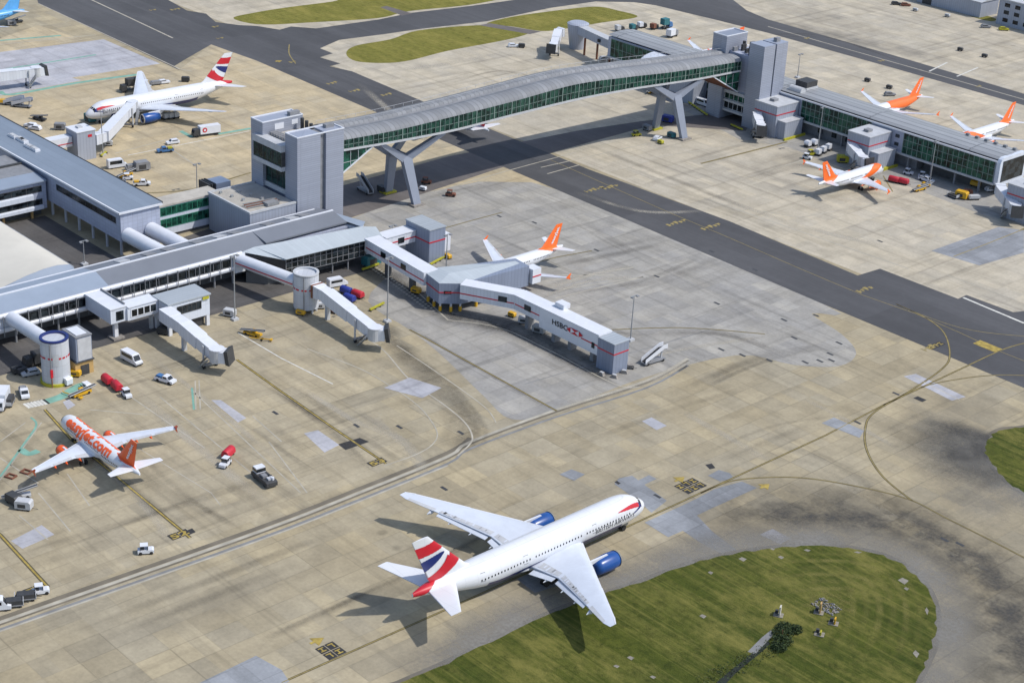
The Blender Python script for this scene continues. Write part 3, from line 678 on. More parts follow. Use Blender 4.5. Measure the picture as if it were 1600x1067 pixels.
for a0, a1, n in ((-230, -107, 30), (-99.5, -80.5, 7), (-76.5, -37.5, 14)):
    windows(pier, 'x', -71.2, a0, a1, 5.45, 7.7, n, 'dark_glass', 1, 'window_strip', 'mid_grey', 1, .1, .35)
y = -150.0
while y < -37:
    b = part(pier, 'facade_post'); b.box(-70.45, -70.3, y - .07, y + .07, 3.2, 8.7, 'mid_grey'); done(b); y += 3.3
for k in range(26): b = part(pier, 'column'); b.cyl((-72.5, -181 + k * 5.8, .02), (-72.5, -181 + k * 5.8, 3.9), .3, 'mid_grey', n=8); done(b)
for y in (-66, -58, -52, -43, -36, -31, -20, -12, -8): b = part(pier, 'roof_hatch'); b.hexa([(-82.6, y, 9.85), (-79.4, y, 10.4), (-79.4, y + 3.0, 10.4), (-82.6, y + 3.0, 9.85), (-82.6, y, 10.1), (-79.4, y, 10.85), (-79.4, y + 3.0, 10.85), (-82.6, y + 3.0, 10.1)], 'mid_grey' if y % 3 else 'light_grey'); done(b)
b = part(pier, 'hip_roof'); b.add([(-77.7, 1.4, 11), (-71.0, 1.4, 9.75), (-66.2, 3.2, 9.3), (-70, 7.2, 8.8), (-82, 3, 9.2), (-84.2, 1.4, 9.6)], [(0, 1, 2, 3, 4, 5)], 'pier_roof_pale')
b.prism([(-83.5, 1.4), (-71, 1.4), (-66.4, 3.0), (-70.2, 6.8), (-81.5, 2.8)], 3.9, 8.8, 'white_paint'); done(b)
# --- glazed lounge on the pier's corner
lg = thing('glazed_lounge', 'lounge with pale sloping roof and dark glass front at the corner of the long pier', 'lounge building')
b = part(lg, 'roof'); b.hexa([(-70.9, -34, 9.0), (-61.6, -26.4, 7.9), (-60, .2, 7.9), (-66.6, 2.9, 9.0), (-70.9, -30, 9.5), (-61.2, -26.4, 8.25), (-59.6, .3, 8.25), (-66.2, 3.1, 9.55)], 'lounge_roof')
b.hexa([(-66.6, 2.4, 7.8), (-60, .3, 7.8), (-58.6, 4.4, 7.8), (-65.6, 7.2, 7.8), (-66.3, 3.1, 9.45), (-59.9, .4, 8.4), (-58.4, 4.5, 8.3), (-65.4, 7.4, 8.7)], 'lounge_roof'); done(b)
b = part(lg, 'wall'); b.prism([(-70.2, -33), (-62.6, -25.6), (-61, 0), (-66.8, 2.6), (-70.2, 2.6)], 3.2, 8.0, 'dark_grey'); b.prism([(-66, 3), (-61, 0.6), (-59.4, 4), (-65.4, 6.6)], 3.4, 7.9, 'white_cladding'); done(b)
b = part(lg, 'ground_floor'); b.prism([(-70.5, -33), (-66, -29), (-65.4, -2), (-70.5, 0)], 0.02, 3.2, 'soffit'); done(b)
f = part(lg, 'window_frame')
A, Bv = Vector((-62.55, -25.6, 0)), Vector((-60.95, 0, 0))
for k in range(15):
    q = A.lerp(Bv, k / 14); f.box(q.x - .05, q.x + .16, q.y - .07, q.y + .07, 3.2, 8.0, 'mid_grey')
for z in (3.25, 4.85, 6.4, 7.9): f.beam((A.x + .1, A.y, z), (Bv.x + .1, Bv.y, z), .12, .12, 'mid_grey')
done(f)
for k in range(14):
    p0, p1 = A.lerp(Bv, k / 14), A.lerp(Bv, (k + 1) / 14); w = part(lg, 'window')
    w.hexa([(p0.x, p0.y + .1, 3.3), (p0.x + .06, p0.y + .1, 3.3), (p1.x + .06, p1.y - .1, 3.3), (p1.x, p1.y - .1, 3.3), (p0.x, p0.y + .1, 7.85), (p0.x + .06, p0.y + .1, 7.85), (p1.x + .06, p1.y - .1, 7.85), (p1.x, p1.y - .1, 7.85)], 'dark_glass'); done(w)
b = part(lg, 'column')
for k in range(6):
    q = A.lerp(Bv, k / 5); b.cyl((q.x - .6, q.y, .02), (q.x - .6, q.y, 3.2), .22, 'mid_grey', n=8)
done(b)

# --- long upper-left building on stilts
lb = thing('stilted_building', 'long block clad in pale panels standing on stilts under a sloping grey roof', 'terminal building')
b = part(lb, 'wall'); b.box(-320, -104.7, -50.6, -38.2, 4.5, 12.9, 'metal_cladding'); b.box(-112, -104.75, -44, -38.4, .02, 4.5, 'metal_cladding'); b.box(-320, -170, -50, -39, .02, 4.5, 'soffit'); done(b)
b = part(lb, 'roof'); b.hexa([(-320, -51, 12.8), (-104.3, -51, 12.8), (-104.3, -37.6, 13.3), (-320, -37.6, 13.3), (-320, -51, 13.2), (-104.3, -51, 13.2), (-104.3, -37.6, 13.75), (-320, -37.6, 13.75)], 'long_roof'); done(b)
b = part(lb, 'roof_edge'); b.box(-320, -104.0, -51.4, -50.95, 12.9, 13.42, 'white_paint'); b.box(-104.35, -103.95, -51.4, -37.6, 12.9, 13.45, 'white_paint'); b.box(-320, -104.3, -37.65, -37.3, 13.2, 13.85, 'dark_grey'); done(b)
windows(lb, 'y', -50.6, -139.5, -107.2, 9.3, 11.0, 12, 'dark_glass', -1, 'window_strip', 'dark_grey', 1, .16, .1)
for k in range(9):
    c = part(lb, 'column'); c.cyl((-106.5 - k * 7.6, -49.6, .02), (-106.5 - k * 7.6, -49.6, 4.5), .42, 'light_grey', n=10); done(c)
for px_, py_ in ((21, 213), (33, 218), (36, 220), (46, 229), (54, 233)):
    q = at(px_, py_, 13.8); c = part(lb, 'skylight'); c.box(q.x - 2.0, q.x + 2.0, q.y - .8, q.y + .8, 13.3, 14.15, 'white_paint'); c.box(q.x - 1.6, q.x + 1.6, q.y - .6, q.y + .6, 14.15, 14.35, 'light_grey'); done(c)
# --- block that meets it from the left
cb = thing('banded_block', 'block with two dark window bands that meets the stilted building at the left edge', 'terminal building')
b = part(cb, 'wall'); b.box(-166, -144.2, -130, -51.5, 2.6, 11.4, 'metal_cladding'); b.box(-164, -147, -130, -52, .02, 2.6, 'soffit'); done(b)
b = part(cb, 'roof'); b.hexa([(-167, -130, 11.4), (-150, -130, 11.4), (-150, -51.6, 11.4), (-167, -51.6, 11.4), (-167, -130, 12.2), (-150, -130, 12.0), (-150, -51.6, 12.0), (-167, -51.6, 12.2)], 'mid_grey')
b.hexa([(-150, -130, 11.3), (-143.4, -130, 11.0), (-143.4, -51.6, 11.0), (-150, -51.6, 11.3), (-150, -130, 11.9), (-143.4, -130, 11.35), (-143.4, -51.6, 11.35), (-150, -51.6, 11.9)], 'pier_roof_pale'); b.box(-158.2, -157.4, -130, -51.7, 12.0, 12.6, 'dark_grey'); done(b)
for z0, z1 in ((8.0, 9.7), (4.1, 5.7)): windows(cb, 'x', -144.2, -129, -53, z0, z1, 16, 'dark_glass', 1, 'window_strip', 'dark_grey', 1, .18, .12)
b = part(cb, 'ledge'); b.side([(-144.1, 6.0), (-143.2, 6.2), (-143.2, 7.6), (-144.1, 7.8)], -130, -56, 'white_cladding'); b.side([(-144.1, 2.6), (-143.2, 2.9), (-143.2, 3.8), (-144.1, 4.0)], -130, -53, 'white_cladding'); done(b)
for k in range(4):
    c = part(cb, 'column'); c.cyl((-145, -56 - k * 9, .02), (-145, -56 - k * 9, 2.6), .4, 'brick_tan', n=10); done(c)
# --- cream vaulted roof
vh = thing('vaulted_hall', 'low hall under a smooth cream vaulted roof between the two piers', 'hall')
arc = [(-72.4, 6.6), (-73.6, 7.8), (-77, 8.4), (-81, 8.3), (-86, 7.6), (-91, 6.5), (-97, 4.9), (-104, 2.9), (-110, 1.0)]
b = part(vh, 'roof'); secs = []
for x in (-150, -130, -110, -92.2): secs.append([(x, y, z) for y, z in arc] + [(x, y, z - .35) for y, z in arc[::-1]])
b.loft(secs, 'cream_roof'); done(b)
b = part(vh, 'end_fascia'); top = [(-92.1, y, z) for y, z in arc]; bot = [(-88.6, y - .5, max(.4, z - 2.2)) for y, z in arc]
b.loft([top, bot], 'pier_roof_pale', closed=False, caps=False); done(b)
b = part(vh, 'wall'); b.box(-150, -92.4, -108, -73, .02, 3.0, 'light_grey'); b.box(-150, -92.4, -80, -72.9, 3.0, 6.5, 'light_grey'); done(b)
b = part(vh, 'roof_vent'); b.box(-91.2, -89.6, -82, -76.5, 6.3, 6.9, 'dark_grey'); done(b)
b = part(vh, 'roof_trim'); b.box(-150, -92, -72.7, -72.3, 6.4, 6.9, 'galv'); done(b)
# --- two white tubes joining the stilted building to the front pier
for (p0, p1), lab in ((((-104.6, -48.6, 6.3), (-83.6, -47.6, 6.0)), 'white tube walkway nearer the corner of the stilted block'), (((-104.6, -41.2, 6.3), (-83.6, -40.2, 6.0)), 'white tube walkway nearer the green glazed link')):
    t = thing('tube_walkway', lab, 'walkway', (0, 0, 0), 0, 'tube walkways behind the pier')
    b = part(t, 'tube'); b.cyl(p0, p1, 2.1, 'white_paint', n=24); done(b)
    b = part(t, 'collar'); b.cyl(Vector(p1) + Vector((-.8, 0, 0)), p1, 2.25, 'light_grey', n=24); done(b)
# --- green glazed link
lk = thing('glazed_link', 'two-storey link with two bands of green windows beside the tall grey tower', 'link building')
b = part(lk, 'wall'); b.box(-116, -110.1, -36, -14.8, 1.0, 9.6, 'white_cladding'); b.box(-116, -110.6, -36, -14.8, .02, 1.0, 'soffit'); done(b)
b = part(lk, 'roof'); b.box(-116.4, -109.8, -38, -14.6, 9.6, 10.1, 'block_roof'); done(b)
for z0, z1 in ((6.9, 9.2), (3.2, 5.7)): windows(lk, 'x', -110.1, -34.6, -15.4, z0, z1, 11, 'green_glass', 1, 'window', 'green_frame', 1, .18)
# --- tower block of the bridge, near end
tw = thing('bridge_tower', 'tall grey clad stair tower with glazed lantern at the near end of the bridge', 'tower')
b = part(tw, 'front_slab'); b.box(-93.8, -88.0, -3.2, 4.9, 0.02, 30.2, 'tower_cladding'); b.box(-93.8, -88.05, 6.9, 13.2, .02, 30.2, 'tower_cladding'); done(b)
b = part(tw, 'groove', 'dark vertical groove in the front slab'); b.box(-93.6, -88.9, 4.9, 6.9, .02, 29.7, 'mid_grey'); done(b)
b = part(tw, 'rear_slab'); b.box(-110.6, -104.8, -3.2, 11.0, .02, 30.2, 'tower_cladding'); done(b)
for x0, x1, y0, y1 in ((-93.9, -87.9, -3.3, 13.3), (-110.7, -104.7, -3.3, 11.1)):
    b = part(tw, 'parapet'); b.box(x0, x1, y0, y0 + .35, 30.2, 30.5, 'white_paint'); b.box(x0, x1, y1 - .35, y1, 30.2, 30.5, 'white_paint'); b.box(x0, x0 + .35, y0 + .35, y1 - .35, 30.2, 30.5, 'white_paint'); b.box(x1 - .35, x1, y0 + .35, y1 - .35, 30.2, 30.5, 'white_paint'); done(b)
b = part(tw, 'core'); b.box(-104.8, -93.8, -1.4, 13, .02, 26.0, 'metal_cladding'); done(b)
b = part(tw, 'roof_deck'); b.box(-104.7, -93.9, -2.0, 12.9, 26.0, 26.4, 'block_roof'); done(b)
b = part(tw, 'lantern_ledge'); b.box(-108, -93.85, -4.6, -1.4, 24.6, 26.6, 'light_grey'); b.box(-108, -93.85, -4.6, -1.4, 18.9, 20.2, 'light_grey'); b.box(-104.8, -93.85, -2.6, -1.4, 11.4, 12.8, 'light_grey'); done(b)
windows(tw, 'y', -4.3, -107.6, -93.9, 20.2, 24.6, 6, 'dark_green_glass', -1, 'window', 'dark_grey', 1, .2)
windows(tw, 'y', -2.0, -104.7, -93.9, 12.8, 18.9, 4, 'dark_green_glass', -1, 'window', 'dark_grey', 1, .2)
b = part(tw, 'lantern_body'); b.box(-107.8, -93.9, -4.25, -1.4, 20.2, 24.6, 'dark_grey'); b.box(-104.75, -93.9, -1.95, -1.4, 12.8, 18.9, 'dark_grey'); done(b)
for k in range(6): b = part(tw, 'roof_unit'); b.box(-104.2 + k * 1.3, -103.4 + k * 1.3, -1.2, 1.5, 26.4, 27.4, 'mid_grey'); done(b)
for k in range(5): b = part(tw, 'flue'); b.cyl((-103 + k * 1.6, 9.5 + .4 * k, 26.4), (-103 + k * 1.6, 9.5 + .4 * k, 30.0 - .5 * k), .55, 'dark_grey', n=10); done(b)
b = part(tw, 'plant'); b.box(-100, -95, 10.2, 12.6, 26.4, 28.4, 'dark_grey'); done(b); b = part(tw, 'roof_unit'); b.box(-92.5, -91, 9, 12, 30.2, 31.2, 'mid_grey'); done(b); b = part(tw, 'roof_unit'); b.box(-107, -105.5, 7, 10.5, 29.9, 31.4, 'mid_grey'); done(b)
for q4 in ((1.0, 4.2, 27.4, 29.2), (7.0, 9.2, 28.0, 29.4)): b = part(tw, 'access_panel', 'white louvre panel on the rear slab'); b.box(-104.8, -104.72, *q4, 'white_paint'); done(b)
# --- low block at the tower's foot
lw = thing('flat_roofed_annex', 'low grey flat-roofed annex with rooftop pipes at the foot of the tall tower', 'annex')
b = part(lw, 'wall'); b.box(-109, -88.4, -19.2, -3.3, .02, 10.9, 'box_cladding'); done(b)
b = part(lw, 'roof'); b.box(-108.6, -88.8, -18.8, -3.4, 10.9, 11.05, 'block_roof'); done(b)
b = part(lw, 'parapet')
b.box(-109.2, -88.2, -19.4, -18.8, 10.9, 11.5, 'light_grey'); b.box(-88.8, -88.2, -18.8, -3.4, 10.9, 11.5, 'light_grey'); b.box(-109.2, -108.6, -18.8, -3.4, 10.9, 11.5, 'light_grey'); done(b)
for k in range(5): b = part(lw, 'roof_pipe'); b.beam((-92 - k * .6, -17.5, 11.4 + .1 * k), (-91.2 - k * .5, -7, 11.4 + .1 * k), .25, .25, 'rust' if k % 2 else 'galv'); done(b)
for k in range(8): b = part(lw, 'roof_vent'); b.box(-107 + k * 2.1, -106.4 + k * 2.1, -17 + (k * 5) % 9, -16.2 + (k * 5) % 9, 11.05, 11.7, 'galv'); done(b)
b = part(lw, 'roof_unit'); b.box(-92.6, -90, -12, -8, 11.1, 12.0, 'mid_grey'); done(b)
b = part(lw, 'door'); b.box(-88.4, -88.3, -13, -9, .1, 3.4, 'white_paint'); done(b)

# --- the bridge
PCV = [13, 34, 56, 79, 105, 131, 152, 168, 190]
def spl(tab, y):
    """Fritsch-Carlson interpolation of a table at PCV"""
    return pchip(PCV, tab, y)
def pchip(X, Y, x):
    n = len(X); h = [X[i + 1] - X[i] for i in range(n - 1)]; d = [(Y[i + 1] - Y[i]) / h[i] for i in range(n - 1)]
    m = [d[0]] + [0 if d[i - 1] * d[i] <= 0 else 2 * d[i - 1] * d[i] / (d[i - 1] + d[i]) for i in range(1, n - 1)] + [d[-1]]
    if x <= X[0]: return Y[0]
    if x >= X[-1]: return Y[-1]
    i = max(k for k in range(n - 1) if X[k] <= x); t = (x - X[i]) / h[i]
    return (2 * t ** 3 - 3 * t * t + 1) * Y[i] + (t ** 3 - 2 * t * t + t) * h[i] * m[i] + (-2 * t ** 3 + 3 * t * t) * Y[i + 1] + (t ** 3 - t * t) * h[i] * m[i + 1]
BOT = [23.7, 22.6, 22.0, 22.5, 22.8, 22.1, 20.9, 20.0, 19.4]
GT = [26.5, 25.9, 26.2, 26.7, 27.7, 26.2, 24.5, 23.6, 22.6]
RF = [28.1, 27.7, 28.0, 28.8, 29.5, 28.1, 26.6, 25.6, 24.3]
br = thing('passenger_bridge', 'long wavy glazed passenger bridge spanning the taxiway between two towers', 'bridge')
ys = [13.25 + (188.4 - 13.25) * k / 96 for k in range(97)]
def prof(y):
    bz, gz, rz = spl(BOT, y), spl(GT, y), spl(RF, y); return bz, gz, rz
b = part(br, 'roof'); secs = []
for y in ys:
    bz, gz, rz = prof(y)
    d = rz - gz; up_ = [(-88.3, gz + .05), (-88.6, gz + d * .42), (-89.4, gz + d * .72), (-90.6, gz + d * .92), (-92.4, rz), (-94.0, rz - .15), (-94.3, rz - .75), (-96.6, rz - .75), (-96.9, rz - .1), (-98.8, rz + .05), (-101, rz - .3), (-102.6, gz + d * .55), (-103.2, gz + .05)]
    secs.append([(x, y, z) for x, z in up_])
b.loft(secs, 'bridge_roof', caps=False, closed=False); done(b)
b = part(br, 'roof_gutter', 'dark walkway gutter along the roof'); secs = [[(-94.25, y, prof(y)[2] - .70), (-96.65, y, prof(y)[2] - .70)] for y in ys]
b.loft(secs, 'mid_grey', closed=False, caps=False); done(b)
for x, dz in ((-97.2, 1.0), (-101.4, .8)):
    b = part(br, 'handrail')
    for k in range(0, 96, 2):
        p0 = Vector((x, ys[k], prof(ys[k])[2] + dz)); p1 = Vector((x, ys[k + 2], prof(ys[k + 2])[2] + dz)); b.beam(p0, p1, .07, .07, 'light_grey'); b.beam(p0 - Vector((0, 0, dz + .1)), p0, .07, .07, 'light_grey')
    done(b)
b = part(br, 'soffit'); b.loft([[(-88.7, y, prof(y)[0] - .1), (-102.9, y, prof(y)[0] - .1)] for y in ys], 'soffit', closed=False, caps=False); done(b)
b = part(br, 'edge_beam')
for x in (-88.25, -103.2): b.loft([[(x - .22, y, prof(y)[0] - .35), (x + .22, y, prof(y)[0] - .35), (x + .22, y, prof(y)[0] + .25), (x - .22, y, prof(y)[0] + .25)] for y in ys], 'light_grey', smooth=False)
done(b)
b = part(br, 'mullions')
for k in range(97):
    y = ys[k]; bz, gz, rz = prof(y); w_ = .30 if k % 4 == 0 else .10
    b.box(-88.32, -88.12, y - w_ / 2, y + w_ / 2, bz, gz + .1, 'frame_green')
for fr in (.5, ):
    for k in range(96):
        p0, p1 = prof(ys[k]), prof(ys[k + 1]); b.beam((-88.26, ys[k], p0[0] + (p0[1] - p0[0]) * fr), (-88.26, ys[k + 1], p1[0] + (p1[1] - p1[0]) * fr), .1, .1, 'frame_green')
done(b)
for k in range(0, 96, 4):
    w = part(br, 'glass_bay'); qs = [[(-88.3, ys[k + j], prof(ys[k + j])[0]), (-88.3, ys[k + j], prof(ys[k + j])[1] + .1)] for j in range(5)]
    w.loft(qs, 'bridge_glass', smooth=False, closed=False, caps=False); done(w)
    w = part(br, 'glass_bay'); qs = [[(-103.2, ys[k + j], prof(ys[k + j])[0]), (-103.2, ys[k + j], prof(ys[k + j])[1] + .1)] for j in range(5)]
    w.loft(qs, 'bridge_glass', smooth=False, closed=False, caps=False); done(w)
for nm, pts in (('near', [(13.25, 23.3), (24.5, 22.7), (13.25, 16.6)]), ('far', [(188.4, 19.0), (174.5, 19.3), (188.4, 11.6)])):
    w = part(br, 'fin_glazing'); w.add([(-88.6, y, z) for y, z in pts] + [(-102.6, y, z) for y, z in pts], [(0, 1, 2), (5, 4, 3)], 'green_glass'); done(w)
    w = part(br, 'fin_frame'); y1, z1 = pts[1]; y2, z2 = pts[2]
    for x in (-88.5, -102.7): w.beam((x, y1, z1), (x, y2, z2), .35, .35, 'white_paint')
    n = 4
    for j in range(1, n):
        yy = pts[0][0] + (y1 - pts[0][0]) * j / n; zz = z2 + (z1 - z2) * j / n; w.box(-88.52, -88.4, yy - .07, yy + .07, zz, pts[0][1] - .3, 'light_grey')
    w.beam((-88.48, pts[0][0], (z1 + z2) / 2), (-88.48, (y1 + y2) / 2, (z1 + z2) / 2), .12, .12, 'light_grey')
    w.add([(-88.5, y1, z1), (-102.7, y1, z1), (-102.7, y2, z2), (-88.5, y2, z2)], [(0, 1, 2, 3)], 'rust' if nm == 'far' else 'soffit'); done(w)
# --- Y-shaped supports
for (cx, cy, f0, f1, fy), lab in (((-96, 40, -89.7, -103.5, 42.6), 'splayed grey steel bridge support nearest the tall near tower'), ((-93, 157, -86.6, -100.2, 159.8), 'splayed grey steel bridge support beyond the taxiway')):
    py = thing('bridge_support', lab, 'bridge support', (cx, cy, 0), 0, 'splayed supports under the bridge')
    for fx, nx in ((f0, cx + 3.2), (f1, cx - 3.0)):
        l = part(py, 'leg'); l.beam((fx - cx, fy - cy, .02), (nx - cx, .3, 15.4), 1.3, 2.6, 'pylon_paint', 1.7, 3.4, side=(1, 0, 0)); done(l)
        pl = part(py, 'base_plinth'); pl.box(fx - cx - 1.6, fx - cx + 1.6, fy - cy - 2.2, fy - cy + 2.2, .02, .55, 'green_yellow' if fx == f1 else 'rubble'); done(pl)
    h = part(py, 'head_beam'); h.beam((-3.6, 0, 15.0), (3.8, 0, 15.0), 2.6, 1.6, 'pylon_paint'); done(h)
    for sx, ex in ((3.2, -88.9 - cx), (-3.0, -102 - cx)):
        for sy in (-12.5, 12.0):
            zt = prof(cy + sy)[0] - .2; a = part(py, 'arm'); a.beam((sx, .6 if sy > 0 else -.4, 14.6), (ex, sy, zt), 1.5, 2.4, 'pylon_paint', 1.1, 1.2, side=(1, 0, 0)); done(a)

# --- tower at the far end
te = thing('bridge_tower', 'tall pale clad stair tower at the far end of the bridge, over pier six', 'tower')
b = part(te, 'front_slab'); b.box(-85.2, -78.6, 188.4, 194.3, .02, 30.2, 'tower_cladding'); b.box(-85.2, -78.65, 195.1, 201.2, .02, 30.2, 'tower_cladding'); done(b)
b = part(te, 'groove', 'dark vertical groove in the front slab'); b.box(-84.9, -79.2, 194.3, 195.1, .02, 29.6, 'dark_grey'); done(b)
b = part(te, 'rear_slab'); b.box(-102.2, -95.8, 188.4, 199.5, .02, 29.8, 'tower_cladding'); done(b)
b = part(te, 'core'); b.box(-95.8, -85.2, 190.5, 201, 4, 24.5, 'metal_cladding'); done(b)
for x0, x1, y0, y1, z in ((-85.3, -78.5, 188.3, 201.3, 30.2), (-102.3, -95.7, 188.3, 199.6, 29.8)):
    b = part(te, 'parapet'); b.box(x0, x1, y0, y0 + .35, z, z + .3, 'white_paint'); b.box(x0, x1, y1 - .35, y1, z, z + .3, 'white_paint'); b.box(x0, x0 + .35, y0 + .35, y1 - .35, z, z + .3, 'white_paint'); b.box(x1 - .35, x1, y0 + .35, y1 - .35, z, z + .3, 'white_paint')
done(b)
for k in range(7): b = part(te, 'roof_unit'); b.box(-95 + k * 1.3, -94.1 + k * 1.3, 191 + (k * 3) % 7, 193 + (k * 3) % 7, 24.5, 26.0 + (k % 3) * .8, 'dark_grey' if k % 2 else 'mid_grey'); done(b)
b = part(te, 'flue'); b.cyl((-94, 196, 24.5), (-94, 196, 27.6), .6, 'dark_grey'); done(b)
b = part(te, 'roof_unit'); b.box(-82, -80.5, 197, 199, 29.9, 31.6, 'mid_grey'); done(b)
windows(te, 'y', 190.4, -95.7, -85.3, 3.9, 6.4, 5, 'dark_glass', -1, 'window', 'light_grey', 1, .2); windows(te, 'y', 190.4, -95.7, -85.3, 7.4, 9.6, 5, 'green_glass', -1, 'window', 'light_grey', 1, .2)
b = part(te, 'link_floor'); b.box(-95.7, -85.3, 189.6, 190.4, 6.5, 7.3, 'light_grey'); b.box(-95.7, -85.3, 189.6, 190.4, 9.7, 10.8, 'light_grey'); b.box(-95.7, -85.3, 189.6, 190.4, 3.0, 3.8, 'light_grey'); done(b)
# --- pier six: long elevated glazed pier
p6 = thing('pier_building', 'long elevated pier with ribbed grey roof and tall green glass front beyond the taxiway', 'terminal building')
S6 = [(200.0, 4.7), (200.0, 12.2), (200.25, 12.9), (201.0, 13.3), (206, 13.75), (211, 13.5), (214.2, 13.1), (215.0, 12.4), (215.2, 4.7)]
b = part(p6, 'roof'); secs = [[(x, y, z) for y, z in S6[2:8]] for x in (-164.5, -78.7)]; b.loft(secs, 'pier_six_roof', closed=False, caps=False, smooth=False)
secs = [[(x, y, z) for y, z in S6[2:8]] for x in (-78.5, 11.5)]; b.loft(secs, 'pier_six_roof', closed=False, caps=False, smooth=False); done(b)
b = part(p6, 'wall'); b.box(-164.2, 11.4, 200.05, 215, 4.7, 12.3, 'metal_cladding'); done(b)
b = part(p6, 'end_frame', 'rounded white frame closing the end of the pier')
ring = [(200.0, 4.4), (199.7, 5.2), (199.7, 12.0), (200.3, 13.1), (201.2, 13.6), (213.5, 13.6), (214.8, 13.1), (215.4, 12), (215.4, 5.2), (214.6, 4.2), (200.6, 4.2)]
b.loft([[(x, y, z) for y, z in ring] for x in (11.2, 12.6)], 'white_cladding', smooth=False); done(b)
b = part(p6, 'end_glass'); b.box(12.55, 12.7, 201.2, 213.8, 5.4, 12.4, 'dark_glass'); done(b)
b = part(p6, 'bottom_edge'); b.box(-164.2, 11.2, 199.55, 200.4, 4.25, 4.95, 'light_grey'); b.box(-78.5, 11.2, 199.6, 200.04, 12.0, 12.5, 'white_paint'); done(b)
windows(p6, 'y', 199.95, -68.5, -38.5, 4.95, 12.0, 15, 'green_glass', -1, 'glass_bay', 'frame_green', 3, .16, .15)
windows(p6, 'y', 199.95, -25.0, 10.6, 4.95, 12.0, 18, 'green_glass', -1, 'glass_bay', 'frame_green', 3, .16, .15)
windows(p6, 'y', 199.95, -162.5, -108, 4.95, 11.8, 26, 'green_glass', -1, 'glass_bay', 'frame_green', 2, .16, .15)
for z in (9.6, 6.8):
    w = part(p6, 'window'); w.box(-28.4, -26.8, 199.85, 200.0, z, z + 1.1, 'dark_glass'); done(w)
b = part(p6, 'ground_floor', 'dark recessed ground floor'); b.box(-130, -20, 202.4, 213.5, .02, 4.6, 'mid_grey'); b.box(-19, 8, 205, 213, .02, 4.6, 'soffit'); done(b)
for x in (-62, -56, -50, -44):
    w = part(p6, 'window'); w.box(x, x + 2, 202.25, 202.42, 1.4, 3.2, 'dark_glass'); done(w)
for k in range(19):
    c = part(p6, 'column'); x = -162 + k * 9.3; c.box(x - .3, x + .3, 200.6, 201.3, .02, 4.5, 'mid_grey'); done(c)
b = part(p6, 'roof_plant'); b.box(-77, -72, 206, 212, 13.6, 16.2, 'dark_grey'); b.box(-77.3, -71.7, 205.7, 212.3, 13.3, 14.2, 'light_grey'); done(b)
b = part(p6, 'roof_tank'); b.cyl((-76.5, 203, 13.6), (-71, 203, 13.6), 1.5, 'light_grey', n=14); done(b)
for k in range(6): b = part(p6, 'roof_vent'); b.box(9 - k * 3.6, 10.2 - k * 3.6, 211.4, 212.4, 13.3, 14.2, 'mid_grey'); done(b)
# --- white-grey gate rooms in front of pier six
for (x0, x1), lab in (((-79.5, -69.5), 'grey panelled gate room with red stripe beside the far tower'), ((-38.8, -29.8), 'grey panelled gate room with red stripe between two stretches of green glass'), ((23.5, 33), 'grey panelled gate room with red stripe at the right edge of the photo')):
    gr = thing('gate_room', lab, 'gate room', (0, 0, 0), 0, 'gate rooms along pier six')
    b = part(gr, 'wall'); b.box(x0, x1, 187.6, 199.5, .02, 11.0, 'box_cladding'); done(b)
    b = part(gr, 'roof'); b.box(x0 - .15, x1 + .15, 187.45, 199.6, 11.0, 11.35, 'light_grey'); b.box(x0 + 3.6, x0 + 5.6, 191, 193.4, 11.35, 12.2, 'mid_grey'); done(b)
    b = part(gr, 'red_stripe'); b.box(x0 + .2, x1 + .06, 187.5, 187.6, 7.9, 8.25, 'red_paint'); b.box(x1, x1 + .08, 187.6, 198, 7.9, 8.25, 'red_paint'); done(b)
    b = part(gr, 'stair_block', 'lower block in front of the gate room'); b.box(x1 - .5, x1 + 3.4, 188.8, 198.4, .02, 6.1, 'box_cladding'); b.box(x1 - .4, x1 + 3.55, 188.65, 198.55, 6.1, 6.35, 'light_grey'); done(b)
    b = part(gr, 'barrier', 'yellow barrier at the foot'); b.box(x1 + 3.8, x1 + 4.4, 188, 199.5, .02, .8, 'green_yellow'); done(b)
b = thing('gate_room', 'rounded pale gate room with walkway at the far tip of pier six', 'gate room')
q = part(b, 'wall'); c0 = at(890, 76); c0 = Vector((-190.5, 209.5, 0)); q.cyl((c0.x, c0.y, .02), (c0.x, c0.y, 10.2), 2.9, 'box_cladding', 4.4, 28); done(q)
q = part(b, 'roof'); q.cyl((c0.x, c0.y, 10.2), (c0.x, c0.y, 10.7), 4.4, 'box_cladding', 3.4, 28); done(q)
q = part(b, 'walkway'); q.beam((c0.x + 3, c0.y - 1.0, 8.2), (-164.4, 203.4, 8.4), 3.6, 3.2, 'box_cladding'); q.beam((c0.x + 3, c0.y - 1.0, 9.9), (-164.4, 203.4, 10.1), 3.8, .25, 'light_grey'); done(q)
q = part(b, 'window'); q.box(-172.6, -171.4, 202.6, 203.3, 7.8, 9.0, 'dark_glass'); done(q)
for k in range(3):
    q = part(b, 'column'); xx = c0.x + 9 + k * 7; q.box(xx - .3, xx + .3, 204.6, 205.2, .02, 6.8, 'rust'); done(q)
rc = thing('canopy', 'small pale curved canopy roof where the bridge meets pier six', 'canopy')
q = part(rc, 'roof'); secs = []
for x in (-140, -112): secs.append([(x, 200 - 9 * math.cos(R(a)) * .9, 9 + 3.2 * math.sin(R(a))) for a in range(0, 91, 15)])
q.loft(secs, 'white_cladding', closed=False, caps=False); done(q)
q = part(rc, 'wall'); q.box(-139.8, -112.2, 192.2, 199.5, .02, 9.0, 'box_cladding'); done(q)

